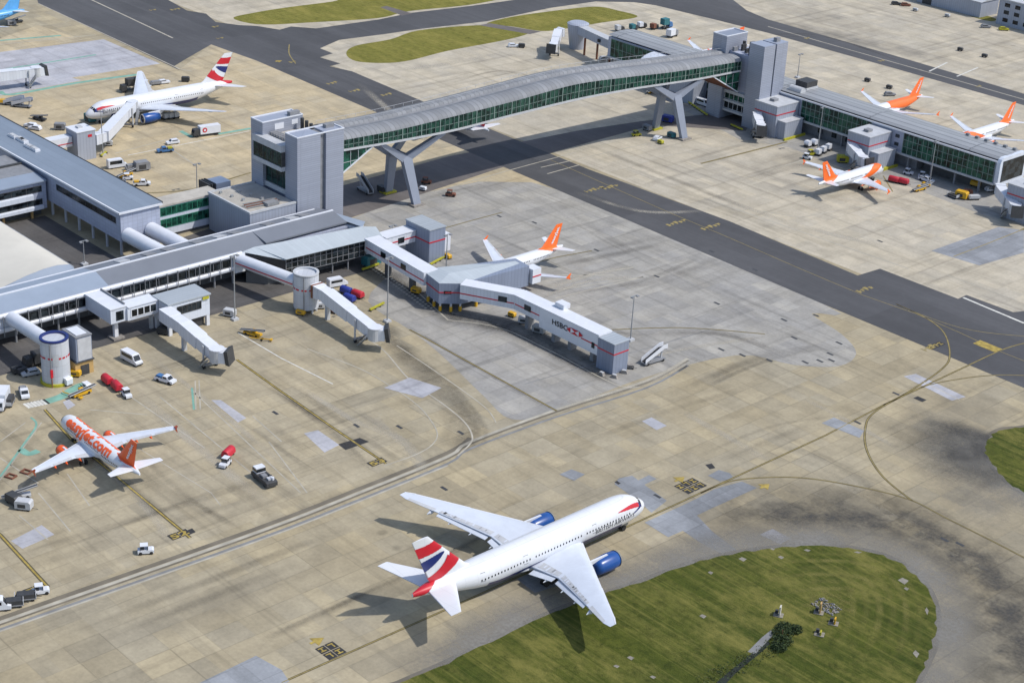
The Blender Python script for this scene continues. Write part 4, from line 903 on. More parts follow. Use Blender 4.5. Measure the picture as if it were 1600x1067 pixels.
# --- square stair block reached by a white walkway (behind the middle jet)
sb = thing('stair_block', 'square grey stair block with a red line, beyond the lounge corner', 'stair block')
q = part(sb, 'wall'); q.box(-62.6, -52.2, 16.0, 21.8, .02, 9.7, 'grey_box_cladding'); done(q)
q = part(sb, 'roof'); q.box(-62.8, -52.0, 15.8, 22.0, 9.7, 10.0, 'box_roof'); done(q)
q = part(sb, 'red_stripe'); q.box(-62.4, -52.1, 15.92, 16.0, 5.9, 6.25, 'red_paint'); q.box(-52.2, -52.12, 16.0, 21.8, 5.9, 6.25, 'red_paint'); done(q)
q = part(sb, 'door_lobby', 'white lobby on the far side'); q.box(-55.5, -52.6, 21.8, 24.2, 2.0, 7.0, 'white_paint'); done(q)
lw2 = thing('link_walkway', 'short white enclosed walkway with a red line joining the lounge to the square stair block', 'walkway')
q = part(lw2, 'tunnel'); q.box(-62.5, -58.2, 5.2, 15.9, 4.6, 7.9, 'jet_white'); done(q)
q = part(lw2, 'roof'); q.box(-62.7, -58.0, 5.2, 15.9, 7.9, 8.15, 'white_paint'); done(q)
q = part(lw2, 'red_stripe'); q.box(-58.2, -58.12, 5.2, 15.85, 6.0, 6.3, 'red_paint'); done(q)
q = part(lw2, 'window'); q.box(-58.2, -58.08, 9.6, 11.8, 5.4, 7.0, 'dark_glass'); done(q)
# --- dark grey gate building with a pitched roof
gb = thing('gate_building', 'slate grey gate building on yellow footed stilts, between the two white bridges', 'gate building')
OUT = [(-32.4, -1.6), (-25.4, -3.2), (-21.6, 1.8), (-20.3, 24.4), (-26.5, 25.0), (-33.4, 3.0)]
q = part(gb, 'wall'); q.prism(OUT, 2.2, 8.0, 'grey_box_cladding'); done(q)
q = part(gb, 'roof'); cx_, cy_ = -27.2, 3.5
zt = [8.0, 8.0, 8.0, 7.6, 7.6, 8.3]; topv = [(x, y, z) for (x, y), z in zip(OUT, zt)]
q.add(topv + [(-27.6, 2.0, 8.9), (-24.6, 23.0, 8.2)], [(0, 1, 6), (1, 2, 6), (2, 3, 7, 6), (3, 4, 7), (4, 5, 6, 7), (5, 0, 6)], 'lounge_roof'); done(q)
q = part(gb, 'red_stripe')
for k in (0, 1, 2): (x0, y0), (x1, y1) = OUT[k], OUT[k + 1]; n_ = Vector((y1 - y0, x0 - x1, 0)).normalized() * .06; q.beam((x0 + n_.x, y0 + n_.y, 5.4), (x1 + n_.x, y1 + n_.y, 5.4) if k < 2 else (x0 + (x1 - x0) * .1 + n_.x, y0 + (y1 - y0) * .1 + n_.y, 5.4), .1, .3, 'red_paint')
done(q)
q = part(gb, 'window'); q.beam((-24.6, -2.2, 5.4), (-23.4, -.6, 5.4), .16, .9, 'dark_glass'); done(q)
for x, y in ((-32, -1.2), (-28.6, -2), (-25.4, -2.6), (-23.4, -.6), (-22.2, 1.6), (-21.9, 7), (-21.4, 12), (-30.2, 8), (-28, 17), (-21, 22)):
    q = part(gb, 'stilt'); q.cyl((x, y, 1.4), (x, y, 2.2), .3, 'light_grey', n=10); q.cyl((x, y, .02), (x, y, 1.4), .42, 'yellow_paint', n=10); done(q)
q = part(gb, 'lobby', 'white boxy lobby with a red line at the far end'); q.box(-22.6, -19.3, 24.9, 28.0, 2.8, 7.0, 'white_paint'); q.box(-19.3, -19.2, 24.9, 28, 4.8, 5.1, 'red_paint'); done(q)
# --- two long white bridges
w1 = thing('white_bridge', 'white enclosed bridge running from the lounge to the slate grey gate building', 'passenger walkway', (0, 0, 0), 0, 'white bridges with a red line')
q = part(w1, 'tunnel'); q.beam((-60.2, 1.8, 6.6), (-32.4, -.2, 6.4), 4.6, 3.6, 'jet_white'); done(q)
q = part(w1, 'roof'); q.beam((-60.2, 1.8, 8.5), (-32.4, -.2, 8.3), 4.8, .25, 'white_paint'); done(q)
q = part(w1, 'red_stripe'); q.beam((-59.6, -.62, 6.2), (-32.4, -2.56, 6.0), .08, .3, 'red_paint'); done(q)
for t_ in (.28, .62):
    q = part(w1, 'window'); a = Vector((-60.2, -.62, 6.9)).lerp(Vector((-32.4, -2.6, 6.7)), t_); q.beam(a, a + Vector((2.2, -.157, 0)), .16, 1.5, 'dark_glass'); done(q)
for x, y in ((-40.5, .4), (-52, 1.2)):
    q = part(w1, 'support'); q.box(x - .9, x + .9, y - .5, y + .5, .02, 4.8, 'soffit'); done(q)
w2 = thing('white_bridge', 'long white enclosed bridge carrying a bank advert and ending at a grey stair block', 'passenger walkway', (0, 0, 0), 0, 'white bridges with a red line')
q = part(w2, 'tunnel'); K0, K1, K2 = Vector((-21.4, 1.6, 6.5)), Vector((-7.6, 9.0, 6.5)), Vector((23.8, 9.3, 6.4))
q.beam(K0, K1 + Vector((.6, .3, 0)), 4.2, 3.8, 'jet_white'); q.beam(K1, K2, 4.4, 3.8, 'jet_white'); done(q)
q = part(w2, 'deep_skirt', 'taller white panelled stretch with the advert'); q.beam((2.5, 9.15, 5.8), (23.6, 9.3, 5.7), 4.6, 5.4, 'white_paint'); done(q)
q = part(w2, 'roof'); q.beam(K0 + Vector((0, 0, 2.05)), K1 + Vector((.6, .3, 2.05)), 4.4, .25, 'white_paint'); q.beam(K1 + Vector((0, 0, 2.06)), (2.6, 9.15, 8.55), 4.6, .25, 'white_paint'); q.beam((2.4, 9.15, 8.62), (23.7, 9.3, 8.52), 4.8, .25, 'white_paint'); done(q)
q = part(w2, 'red_stripe'); d_ = (K1 - K0).normalized(); nn = Vector((d_.y, -d_.x, 0)) * 2.13
q.beam(K0 + nn + Vector((0, 0, -.3)), K1 + nn + Vector((0, 0, -.3)), .08, .3, 'red_paint'); q.beam(K1 + Vector((.9, -2.24, -.3)), (2.4, 6.9, 6.2), .08, .3, 'red_paint'); q.beam((17.6, 6.95, 5.6), (23.6, 6.98, 5.6), .08, .32, 'red_paint'); done(q)
for a, d_ in ((K0.lerp(K1, .68) + nn + Vector((0, 0, .3)), (K1 - K0).normalized()), (K1 + Vector((4.4, -2.2, .2)), Vector((1, .01, 0))), (Vector((21.4, 6.96, 5.2)), Vector((1, .01, 0)))):
    q = part(w2, 'window'); q.beam(a, a + d_ * (2.4 if a.x < 20 else 1.0), .18, 1.5, 'dark_glass'); done(q)
q = part(w2, 'advert_lettering'); vv, ff, tw_ = textmesh('HSBC', .015); s_ = 5.6 / tw_
q.add([(7.2 + v[0] * s_, 6.78, 5.7 + v[1] * 2.0) for v in vv], ff, 'line_black'); done(q)
q = part(w2, 'advert_emblem', 'red and white hexagon emblem'); X0, Z0, hw, hh = 15.4, 6.4, 1.5, .75
q.add([(X0 - hw, 6.79, Z0 - hh), (X0 + hw, 6.79, Z0 - hh), (X0 + hw, 6.79, Z0 + hh), (X0 - hw, 6.79, Z0 + hh)], [(0, 1, 2, 3)], 'white_paint')
for tri in (((-hw, -hh), (-hw, hh), (-2 * hw, 0)), ((hw, -hh), (hw, hh), (2 * hw, 0)), ((-hw, -hh), (hw, -hh), (0, 0)), ((-hw, hh), (hw, hh), (0, 0))): q.add([(X0 + a, 6.76, Z0 + c) for a, c in tri], [(0, 1, 2)], 'red_paint')
done(q)
q = part(w2, 'roof_unit'); q.box(4.5, 7.6, 10.2, 12.6, 8.7, 10.0, 'white_paint'); done(q)
for x in (-3.5, 6.5, 12.5, 20.5):
    q = part(w2, 'support'); q.box(x - .6, x + .6, 8.2, 10.4, .02, 4.6 if x < 3 else 3.1, 'mid_grey'); done(q)
q = part(w2, 'stair_tower', 'grey block with a red line at the bridge end'); q.box(23.7, 29.4, 6.7, 11.9, .02, 8.1, 'grey_box_cladding'); q.box(23.6, 29.5, 6.6, 12.0, 8.1, 8.3, 'box_roof'); q.box(23.7, 29.46, 6.63, 6.7, 5.3, 5.6, 'red_paint'); q.box(29.4, 29.47, 6.63, 11.9, 5.3, 5.6, 'red_paint'); done(q)

# --- rotundas
def rotunda(cx, cy, h, label, blue=True):
    t = thing('rotunda', label, 'gate rotunda', (cx, cy, 0), 0, 'round gate towers in front of the long pier')
    q = part(t, 'drum'); q.cyl((0, 0, 1.2 if not blue else .02), (0, 0, h - .5), 3.3, 'rotunda_skin', n=40); done(q)
    q = part(t, 'rim'); n = 40
    ro, ri = 3.40, 2.75
    o_ = lambda r, z: [(r * math.cos(2 * PI * i / n), r * math.sin(2 * PI * i / n), z) for i in range(n)]
    q.loft([o_(ri, h - .9), o_(ri, h), o_(ro, h), o_(ro, h - .35)], 'navy_paint' if blue else 'light_grey', smooth=False, caps=False); done(q)
    q = part(t, 'roof'); q.cyl((0, 0, h - .9), (0, 0, h - .75), 2.6, 'cream_roof', n=32); done(q)
    q = part(t, 'red_band'); q.add([(3.36 * math.cos(R(a)), 3.36 * math.sin(R(a)), z) for a in range(-130, 61, 6) for z in (h * .60, h * .60 + .45)], [(2 * i, 2 * i + 2, 2 * i + 3, 2 * i + 1) for i in range(31) if i % 5 != 1 and i % 7 != 3], 'red_paint'); done(q)
    q = part(t, 'ladder_rail'); q.box(2.3, 2.55, -2.6, -2.4, .02, h - .6, 'mid_grey'); done(q)
    return t
t0 = rotunda(-47.8, -102.6, 11.6, 'white rotunda with blue rim beside the tan brick lift block'); t1 = rotunda(-46.4, -30.8, 11.0, 'pale grey rotunda on short posts beside the dark lounge glass', False)
q = part(t0, 'panel', 'worn grey panel on the drum'); q.add([(3.37 * math.cos(R(a)), 3.37 * math.sin(R(a)), z) for a in range(-38, -8, 6) for z in (5.2, 8.4)], [(2 * i, 2 * i + 2, 2 * i + 3, 2 * i + 1) for i in range(4)], 'light_grey'); done(q)
q = part(t0, 'red_sign'); q.box(2.6, 2.9, -2.9, -2.3, 2.6, 4.6, 'red_paint'); q.box(2.7, 2.8, -2.7, -2.5, .02, 2.6, 'rust'); done(q)
q = part(t0, 'kerb'); q.cyl((0, 0, .02), (0, 0, .7), 3.75, 'green_yellow', n=32); done(q)
for k in range(8):
    q = part(t1, 'post'); a = 2 * PI * k / 8; q.cyl((2.7 * math.cos(a), 2.7 * math.sin(a), .02), (2.7 * math.cos(a), 2.7 * math.sin(a), 1.3), .3, 'light_grey', n=8); done(q)
def tube(a, b, r, label, stripe=False):
    t = thing('tube_walkway', label, 'walkway')
    q = part(t, 'tube'); q.cyl(a, b, r, 'white_paint', n=24); done(q)
    if stripe:
        q = part(t, 'red_stripe'); a, b = Vector(a), Vector(b); d = (b - a).normalized(); s_ = Vector((d.y, -d.x, 0)) * (r + .02); q.beam(a + s_ - Vector((0, 0, .2)), b + s_ - Vector((0, 0, .2)), .1, .3, 'red_paint'); done(q)
    return t
tube((-70.4, -101.6, 7.6), (-50.2, -102.3, 8.8), 1.75, 'white tube walkway from the long pier to the blue-rimmed rotunda')
tube((-70.2, -35.0, 7.0), (-49.2, -31.6, 7.3), 1.75, 'white tube walkway with red line to the pale grey rotunda', True)
lf = thing('lift_block', 'narrow grey lift block on a tan brick base beside the blue-rimmed rotunda', 'lift block')
q = part(lf, 'shaft'); q.box(-53, -46.8, -97.6, -93.4, 3.6, 10.0, 'grey_box_cladding'); q.box(-50.8, -46.7, -97.2, -93.6, 3.9, 9.6, 'light_grey'); done(q)
q = part(lf, 'roof'); q.box(-53.1, -46.6, -97.7, -93.3, 10.0, 10.25, 'mid_grey'); q.box(-52.2, -47.6, -97.0, -94.2, 10.25, 10.4, 'white_paint'); done(q)
q = part(lf, 'base'); q.box(-53, -46.9, -98.0, -93.2, .02, 3.5, 'brick_tan'); done(q)
q = part(lf, 'door'); q.box(-46.9, -46.75, -96.6, -94.4, .05, 2.6, 'dark_grey'); done(q)
q = part(lf, 'slab'); q.box(-53.2, -46.5, -98.0, -93.0, 3.5, 3.72, 'dark_grey'); done(q)
# --- elbowed gantry and raised gate room on the front pier
gy = thing('gate_gantry', 'elbowed white walkway on a column leading from the long pier to the raised gate room', 'walkway')
q = part(gy, 'tunnel'); q.box(-70.5, -58.4, -81.4, -77.0, 5.0, 8.8, 'white_cladding'); q.box(-62.0, -57.8, -77.0, -68.2, 5.0, 8.4, 'white_cladding'); done(q)
q = part(gy, 'roof'); q.box(-70.5, -58.2, -81.6, -76.8, 8.8, 9.05, 'white_paint'); q.box(-62.2, -57.6, -76.8, -68.2, 8.4, 8.65, 'white_paint'); q.box(-70.3, -59, -77.2, -76.9, 9.05, 9.5, 'mid_grey'); done(q)
windows(gy, 'x', -57.8, -76.0, -68.8, 5.7, 7.8, 4, 'dark_glass', 1, 'window', 'white_paint', 1, .25)
q = part(gy, 'window'); q.box(-58.45, -58.3, -79.9, -77.8, 5.6, 8.0, 'dark_glass'); done(q)
q = part(gy, 'column'); q.box(-60.9, -59.9, -79.6, -78.6, .02, 5.0, 'white_paint'); q.box(-61.8, -58.8, -80.6, -77.4, .02, .5, 'rubble'); done(q)
q = part(gy, 'column'); q.box(-60.6, -59.8, -69.4, -68.6, .02, 5.0, 'light_grey'); done(q)
rg = thing('gate_room', 'raised pale grey gate room with flat roof and dark windows, in front of the long pier', 'gate room')
q = part(rg, 'wall'); q.box(-60.2, -53.2, -68.1, -56.0, 3.0, 8.5, 'white_cladding'); done(q)
q = part(rg, 'roof'); q.box(-60.5, -52.9, -68.4, -55.7, 8.5, 8.85, 'box_roof'); done(q)
windows(rg, 'x', -53.2, -65.6, -58.6, 5.4, 7.4, 5, 'dark_glass', 1, 'window', 'dark_grey', 1, .2)
q = part(rg, 'undercroft'); q.box(-59, -54.2, -66.5, -57.2, .02, 3.0, 'dark_grey'); done(q)
q = part(rg, 'sign'); q.box(-53.1, -52.8, -58.2, -56.4, 7.6, 8.3, 'green_yellow'); done(q)
for x, y in ((-53.7, -67.6), (-53.7, -56.5), (-59.6, -56.5), (-59.6, -67.6)):
    q = part(rg, 'column'); q.box(x - .45, x + .45, y - .45, y + .45, .02, 3.0, 'white_paint'); done(q)

# --- jet bridges
def jetbridge(pts, label, sup, cabdir, w=2.9, h=2.9, bellows='dark_grey', zc=None):
    """white telescoping tunnel along pts, a cab turned to cabdir at the end, a wheeled support at fraction sup"""
    t = thing('jet_bridge', label, 'jet bridge', (0, 0, 0), 0, 'telescoping jet bridges')
    pts = [Vector(p) for p in pts]
    for k in range(len(pts) - 1):
        a, b_ = pts[k], pts[k + 1]; m_ = a.lerp(b_, .52)
        q = part(t, 'tunnel'); q.beam(a, m_, w + .35, h + .3, 'jet_white'); done(q)
        q = part(t, 'tunnel'); q.beam(m_, b_, w, h, 'jet_white'); done(q)
        q = part(t, 'tunnel_roof'); q.beam(a + Vector((0, 0, h / 2 + .22)), m_ + Vector((0, 0, h / 2 + .22)), w + .5, .15, 'white_paint'); q.beam(m_ + Vector((0, 0, h / 2 + .08)), b_ + Vector((0, 0, h / 2 + .08)), w + .15, .15, 'white_paint'); done(q)
    e = pts[-1]; cdv = Vector((math.cos(cabdir), math.sin(cabdir), 0)); d = (pts[-1] - pts[-2]).normalized()
    q = part(t, 'cab'); q.cyl((e.x, e.y, e.z - h / 2 - .2), (e.x, e.y, e.z + h / 2 + .15), w * .62, 'light_grey', n=18, smooth=False); q.beam(e, e + cdv * 2.6, w + .2, h, 'jet_white'); done(q)
    q = part(t, 'cab_roof'); q.cyl((e.x, e.y, e.z + h / 2 + .15), (e.x, e.y, e.z + h / 2 + .35), w * .66, 'white_paint', n=18, smooth=False); done(q)
    q = part(t, 'bellows', 'dark folding canopy at the mouth of the cab'); q.beam(e + cdv * 2.6 + Vector((0, 0, .1)), e + cdv * 3.6 + Vector((0, 0, .25)), w + .7, h + .5, bellows, w + 1.1, h + 1.0); done(q)
    s_ = pts[-2].lerp(pts[-1], sup); sd = d.cross(Vector((0, 0, 1))).normalized()
    q = part(t, 'support')
    for k in (-1, 1): q.beam(s_ + sd * k * (w / 2 + .35) + Vector((0, 0, h / 2 - .2)), Vector((s_.x, s_.y, .9)) + sd * k * (w / 2 + .35), .38, .38, 'light_grey')
    q.beam(Vector((s_.x, s_.y, 1.0)) - sd * (w / 2 + .6), Vector((s_.x, s_.y, 1.0)) + sd * (w / 2 + .6), .6, .5, 'mid_grey'); done(q)
    for k in (-1, 1):
        q = part(t, 'wheel'); c_ = Vector((s_.x, s_.y, .52)) + sd * k * (w / 2 + .25); q.cyl(c_ - sd * .25, c_ + sd * .25, .5, 'tyre', n=12); done(q)
    st = pts[-1] - d * 1.0 + sd * (w / 2 + .7); q = part(t, 'service_stair')
    q.beam(st + Vector((0, 0, -h / 2)), Vector((st.x, st.y, .1)) - d * 3.0, .9, .25, 'galv'); q.beam(st + Vector((0, 0, -h / 2 + 1)), Vector((st.x, st.y, 1.1)) - d * 3.0, .9, .06, 'mid_grey'); done(q)
    return t
j1 = jetbridge([(-43.2, -30.2, 6.9), (-38.6, -29.8, 6.6), (-16.6, -31.6, 4.7)], 'white jet bridge reaching out from the pale grey rotunda', .72, R(48))
q = part(j1, 'collar', 'dark collar where the tunnel leaves the rotunda'); q.beam((-42.8, -30.2, 6.9), (-42.2, -30.2, 6.9), 3.6, 3.5, 'rust'); done(q)
q = part(j1, 'fixed_column'); q.box(-38.9, -37.9, -30.3, -29.3, .02, 5.2, 'light_grey'); done(q)
j2 = jetbridge([(-53.2, -69.2, 6.6), (-44.0, -69.3, 6.2), (-29.4, -69.8, 4.6)], 'white jet bridge reaching out from the raised gate room', .78, R(35))
q = part(j2, 'fixed_column'); q.box(-44.9, -43.9, -69.9, -68.9, .02, 5.0, 'light_grey'); done(q)
jL = thing('gate_room', 'square grey gate block with a white walkway, beside the nose of the parked wide-body', 'gate room')
q = part(jL, 'wall'); q.box(-187.4, -180.6, -20.6, -14.2, .02, 9.4, 'box_cladding'); done(q)
q = part(jL, 'roof'); q.box(-187.6, -180.4, -20.8, -14.0, 9.4, 9.7, 'white_paint'); q.box(-185.4, -183.6, -18.4, -16.8, 9.7, 10.2, 'light_grey'); done(q)
q = part(jL, 'sign', 'small red sign high on the wall'); q.box(-180.6, -180.52, -16.8, -15.4, 7.4, 8.2, 'red_paint'); done(q)
q = part(jL, 'walkway'); q.box(-187, -183.4, -37.4, -20.8, 4.4, 7.6, 'white_paint'); q.box(-183.42, -183.34, -37.4, -20.8, 5.4, 5.7, 'red_paint'); done(q)
jetbridge([(-182.6, -13.8, 5.6), (-183.4, -9.6, 5.6), (-206.4, 15.0, 5.4)], 'white jet bridge rising to the door of the parked wide-body', .8, R(178))
jetbridge([(-262, -24, 5.4), (-261.5, -8, 5.4), (-259.2, 8, 5.2)], 'white jet bridge at the upper left edge of the photo', .8, R(92))
jetbridge([(-77.4, 186.6, 6.0), (-76.0, 185.2, 5.8), (-70.6, 181.0, 4.4)], 'short white jet bridge beside the far tower', .6, R(-45), 2.6, 2.6)
jetbridge([(-36.6, 187.2, 6.2), (-35.4, 186.2, 6.0), (-28.2, 182.8, 4.6)], 'short white jet bridge meeting the nose of the jet at pier six', .6, R(-10), 2.6, 2.6)
jetbridge([(17.5, 193.4, 6.4), (18.8, 191.8, 6.2), (28.6, 185.2, 4.8)], 'white jet bridge at the right edge of the photo', .6, R(-45), 2.8, 2.8)
jetbridge([(-193.2, 203.2, 7.0), (-193.0, 201.0, 6.8), (-185.0, 191.0, 4.4)], 'white jet bridge hanging from the rounded gate room', .7, R(-60), 2.8, 2.8)
# --- white air bridge cab standing by the glazed link
cbx = thing('service_cabin', 'white cabin with dark folding end standing by the green glazed link', 'cabin')
q0 = at(345, 297); q0 = Vector((-119.5, -9.5, 0))
q = part(cbx, 'body'); q.box(q0.x - 2.6, q0.x + 2.6, q0.y - 1.8, q0.y + 3.2, 6.2, 9.8, 'white_paint'); done(q)
q = part(cbx, 'bellows'); 
for k in range(3): q.box(q0.x - 2.8, q0.x + 2.8, q0.y - 2.6 - k * .9, q0.y - 2.1 - k * .9, 5.9, 10.1, 'dark_grey')
done(q)
q = part(cbx, 'support'); q.box(q0.x - .6, q0.x + .6, q0.y - .6, q0.y + .6, .02, 6.2, 'mid_grey'); done(q)

# --- light masts
def mast(px_, py_, h, label, heads=2):
    c = at(px_, py_); t = thing('light_mast', label, 'light mast', (c.x, c.y, 0), 0, 'apron light masts')
    q = part(t, 'pole'); q.cyl((0, 0, .02), (0, 0, h), .2, 'galv', .11, 8); done(q)
    q = part(t, 'base'); q.box(-.8, .8, -.8, .8, .02, .6, 'light_grey'); done(q)
    q = part(t, 'lamp_head'); q.box(-.12, .12, -1.2, 1.2, h, h + .12, 'galv')
    for k in (-1, 1): q.box(-.1, .7, k * .9 - .35, k * .9 + .35, h - .25, h + .05, 'mid_grey')
    done(q)
    return t
for a in ((367, 500, 18, 'light mast in front of the corner of the long pier'), (985, 532, 12.5, 'light mast behind the end of the advert bridge'), (308, 300, 9, 'light mast beside the white cabin'), (1246, 122, 9.5, 'light mast behind the far tower'), (1277, 238, 16, 'light mast by the row of white trolleys at pier six'),
          (1452, 288, 15, 'light mast by the belt loaders at pier six'), (605, 503, 18, 'light mast beside the blue and red baggage carts'), (612, 396, 8.5, 'light mast behind the short link walkway'), (697, 424, 11, 'light mast beside the square stair block'), (161, 243, 15, 'light mast beside the square grey gate block'), (132, 414, 7, 'lamp post in the shaded yard under the stilted block'), (1136, 175, 8, 'light mast under the far end of the bridge'), (1000, 92, 9, 'light mast before the far tip of pier six')):
    mast(*a)

# ---------------------------------------------------------------- aeroplanes
WIDE = dict(L=62.9, fus=[(0, 4.4, 4.15, .06), (.35, 5.05, 3.5, .75), (1.1, 5.75, 2.95, 1.35), (2.4, 6.6, 2.5, 1.98), (4.2, 7.65, 2.2, 2.5), (6.6, 8.4, 2.06, 2.92), (9.5, 8.6, 2.0, 3.1), (42, 8.6, 2.0, 3.1), (46.5, 8.6, 2.6, 3.02), (51.5, 8.5, 3.75, 2.55), (56.5, 8.25, 5.0, 1.8), (60.5, 7.8, 6.05, .95), (62.9, 7.3, 6.5, .25)],
            wing=[(2.2, 20.2, 14.6, 3.6, .13), (9.8, 25.4, 9.0, 4.5, .115), (19, 31.6, 5.9, 5.6, .10), (28.6, 38.1, 2.9, 6.75, .09), (30.4, 39.6, 1.5, 6.95, .08)],
            stab=[(.9, 53.0, 6.9, 7.0, .09), (10.75, 60.2, 2.5, 7.9, .08)], fin=[(8.0, 47.6, 11.0, .10), (9.2, 50.0, 9.4, .10), (18.5, 59.6, 3.9, .085)],
            eng=(9.6, 17.6, 7.2, 1.75, 2.35), nose_gear=(5.9, .62, .5), main_gear=(31.8, 5.4, 3, .66), win=(7.2, 48.0, 62, 5.75), cock=(2.0, 3.3))
NARROW = dict(L=33.84, fus=[(0, 3.45, 3.25, .05), (.22, 3.85, 2.8, .5), (.7, 4.3, 2.4, .95), (1.6, 4.95, 2.05, 1.4), (2.7, 5.5, 1.88, 1.75), (4.3, 5.75, 1.8, 1.94), (6, 5.76, 1.78, 1.98), (20.5, 5.76, 1.78, 1.98), (24, 5.76, 2.2, 1.9), (28, 5.68, 3.15, 1.48), (31.2, 5.45, 4.05, .9), (33.84, 5.05, 4.5, .2)],
              wing=[(1.5, 10.3, 7.4, 2.5, .13), (6.2, 12.9, 4.1, 3.05, .115), (15.6, 17.9, 1.95, 4.2, .10), (16.9, 18.7, 1.35, 4.4, .09)],
              stab=[(.6, 28.4, 3.9, 5.1, .09), (6.2, 31.4, 1.5, 5.7, .08)], fin=[(5.5, 24.2, 7.4, .10), (6.3, 25.8, 6.0, .10), (11.8, 30.8, 2.5, .085)],
              eng=(5.75, 9.3, 4.3, 1.12, 1.72), nose_gear=(4.9, .4, .38), main_gear=(15.9, 3.6, 1, .58), win=(6.0, 27.0, 36, 4.15), cock=(1.15, 2.3))

def airfoil(n=7):
    cs = [.5 - .5 * math.cos(PI * k / n) for k in range(n + 1)]
    h = lambda c: 5 * (.2969 * math.sqrt(c) - .126 * c - .3516 * c * c + .2843 * c ** 3 - .1036 * c ** 4)
    return [(c, h(c)) for c in cs] + [(c, -h(c) * .8) for c in cs[-2:0:-1]]
AF = airfoil()
class Plane:
    def __init__(s, name, label, spec, liv, nose, heading, scale=1.0, group=None):
        s.sp, s.lv, s.L = spec, liv, spec['L']; s.a0 = s.L * .5
        d = Vector((math.cos(heading), math.sin(heading), 0))
        s.r = thing(name, label, 'aeroplane', Vector((nose[0], nose[1], 0)) - d * s.a0 * scale, heading, group)
        s.r.scale = (scale,) * 3
        s.build()
    def prof(s, a):
        F = s.sp['fus']; X = [f[0] for f in F]
        return tuple(pchip(X, [f[k] for f in F], a) for k in (1, 2, 3))
    def pt(s, a, th, off=0.0):
        zt, zb, w = s.prof(a); hz = (zt - zb) / 2
        return (s.a0 - a, (w + off) * math.sin(th), (zt + zb) / 2 + (hz + off) * math.cos(th))
    def decal(s, name, mat, a0, a1, t0, t1, mask, da=.16, dt=R(3.0), off=.03, sides=(1, -1), label=None):
        b = part(s.r, name, label); na = max(1, int((a1 - a0) / da)); nt = max(1, int((t1 - t0) / dt))
        for sg in sides:
            vv, ff = [], []; idx = {}
            def vid(i, j):
                if (i, j) not in idx: idx[(i, j)] = len(vv); vv.append(s.pt(a0 + (a1 - a0) * i / na, sg * (t0 + (t1 - t0) * j / nt), off))
                return idx[(i, j)]
            for i in range(na):
                for j in range(nt):
                    if mask(a0 + (a1 - a0) * (i + .5) / na, t0 + (t1 - t0) * (j + .5) / nt): ff.append((vid(i, j), vid(i + 1, j), vid(i + 1, j + 1), vid(i, j + 1)))
            if ff: b.add(vv, ff, mat, True)
        if b.v: done(b)
    def text(s, name, txt, mat, a_start, length, th0, height, sides=(1, -1), fat=.02, off=.05):
        vv, ff, w = textmesh(txt, fat)
        me = bpy.data.meshes.new('t'); me.from_pydata(vv, [], ff); bm = bmesh.new(); bm.from_mesh(me)
        bmesh.ops.triangulate(bm, faces=bm.faces); bmesh.ops.subdivide_edges(bm, edges=[e for e in bm.edges if e.calc_length() > .25], cuts=2, use_grid_fill=True); bmesh.ops.triangulate(bm, faces=bm.faces)
        vv = [tuple(v.co) for v in bm.verts]; bm.verts.index_update(); ff = [tuple(v.index for v in f.verts) for f in bm.faces]; bm.free(); bpy.data.meshes.remove(me)
        b = part(s.r, name); k = length / w
        for sg in sides:
            pts = []
            for x, y, z in vv:
                a = a_start + x * k if sg > 0 else a_start + length - x * k
                zt, zb, hw = s.prof(a); pts.append(s.pt(a, sg * (th0 - y * height / ((zt - zb) / 2)), off))
            b.add(pts, ff, mat)
        done(b)
    def fin_pt(s, c, f, sg, off=.04):
        F = s.sp['fin']; z0, z1 = F[0][0], F[-1][0]; z = z0 + (z1 - z0) * f
        Z = [q[0] for q in F]; a = float(np.interp(z, Z, [q[1] for q in F])); ch = float(np.interp(z, Z, [q[2] for q in F])); t = float(np.interp(z, Z, [q[3] for q in F]))
        cc = min(max(c, 0), 1); h = 5 * (.2969 * math.sqrt(cc) - .126 * cc - .3516 * cc * cc + .2843 * cc ** 3 - .1036 * cc ** 4)
        return (s.a0 - a - c * ch, sg * (h * t * ch + off), z)
    def fin_decal(s, name, mat, mask, n=90, m=90, off=.04):
        b = part(s.fo, name)
        for sg in (1, -1):
            vv, ff, idx = [], [], {}
            def vid(i, j):
                if (i, j) not in idx: idx[(i, j)] = len(vv); vv.append(s.fin_pt(i / n, j / m, sg, off))
                return idx[(i, j)]
            for i in range(n):
                for j in range(m):
                    if mask((i + .5) / n, (j + .5) / m): ff.append((vid(i, j), vid(i + 1, j), vid(i + 1, j + 1), vid(i, j + 1)))
            b.add(vv, ff, mat, True)
        done(b)
    def fin_text(s, name, txt, mat, f0, f1, height, cmid=.52):
        vv, ff, w = textmesh(txt, .03); b = part(s.fo, name); z0, z1 = s.sp['fin'][0][0], s.sp['fin'][-1][0]
        for sg in (1, -1):
            pts = []
            for x, y, z in vv:
                f = f0 + (f1 - f0) * x / w; p = s.fin_pt(cmid, f, sg, .09); pts.append((p[0] + sg * (y - .35) * height, p[1], p[2]))
            b.add(pts, ff, mat)
        done(b)
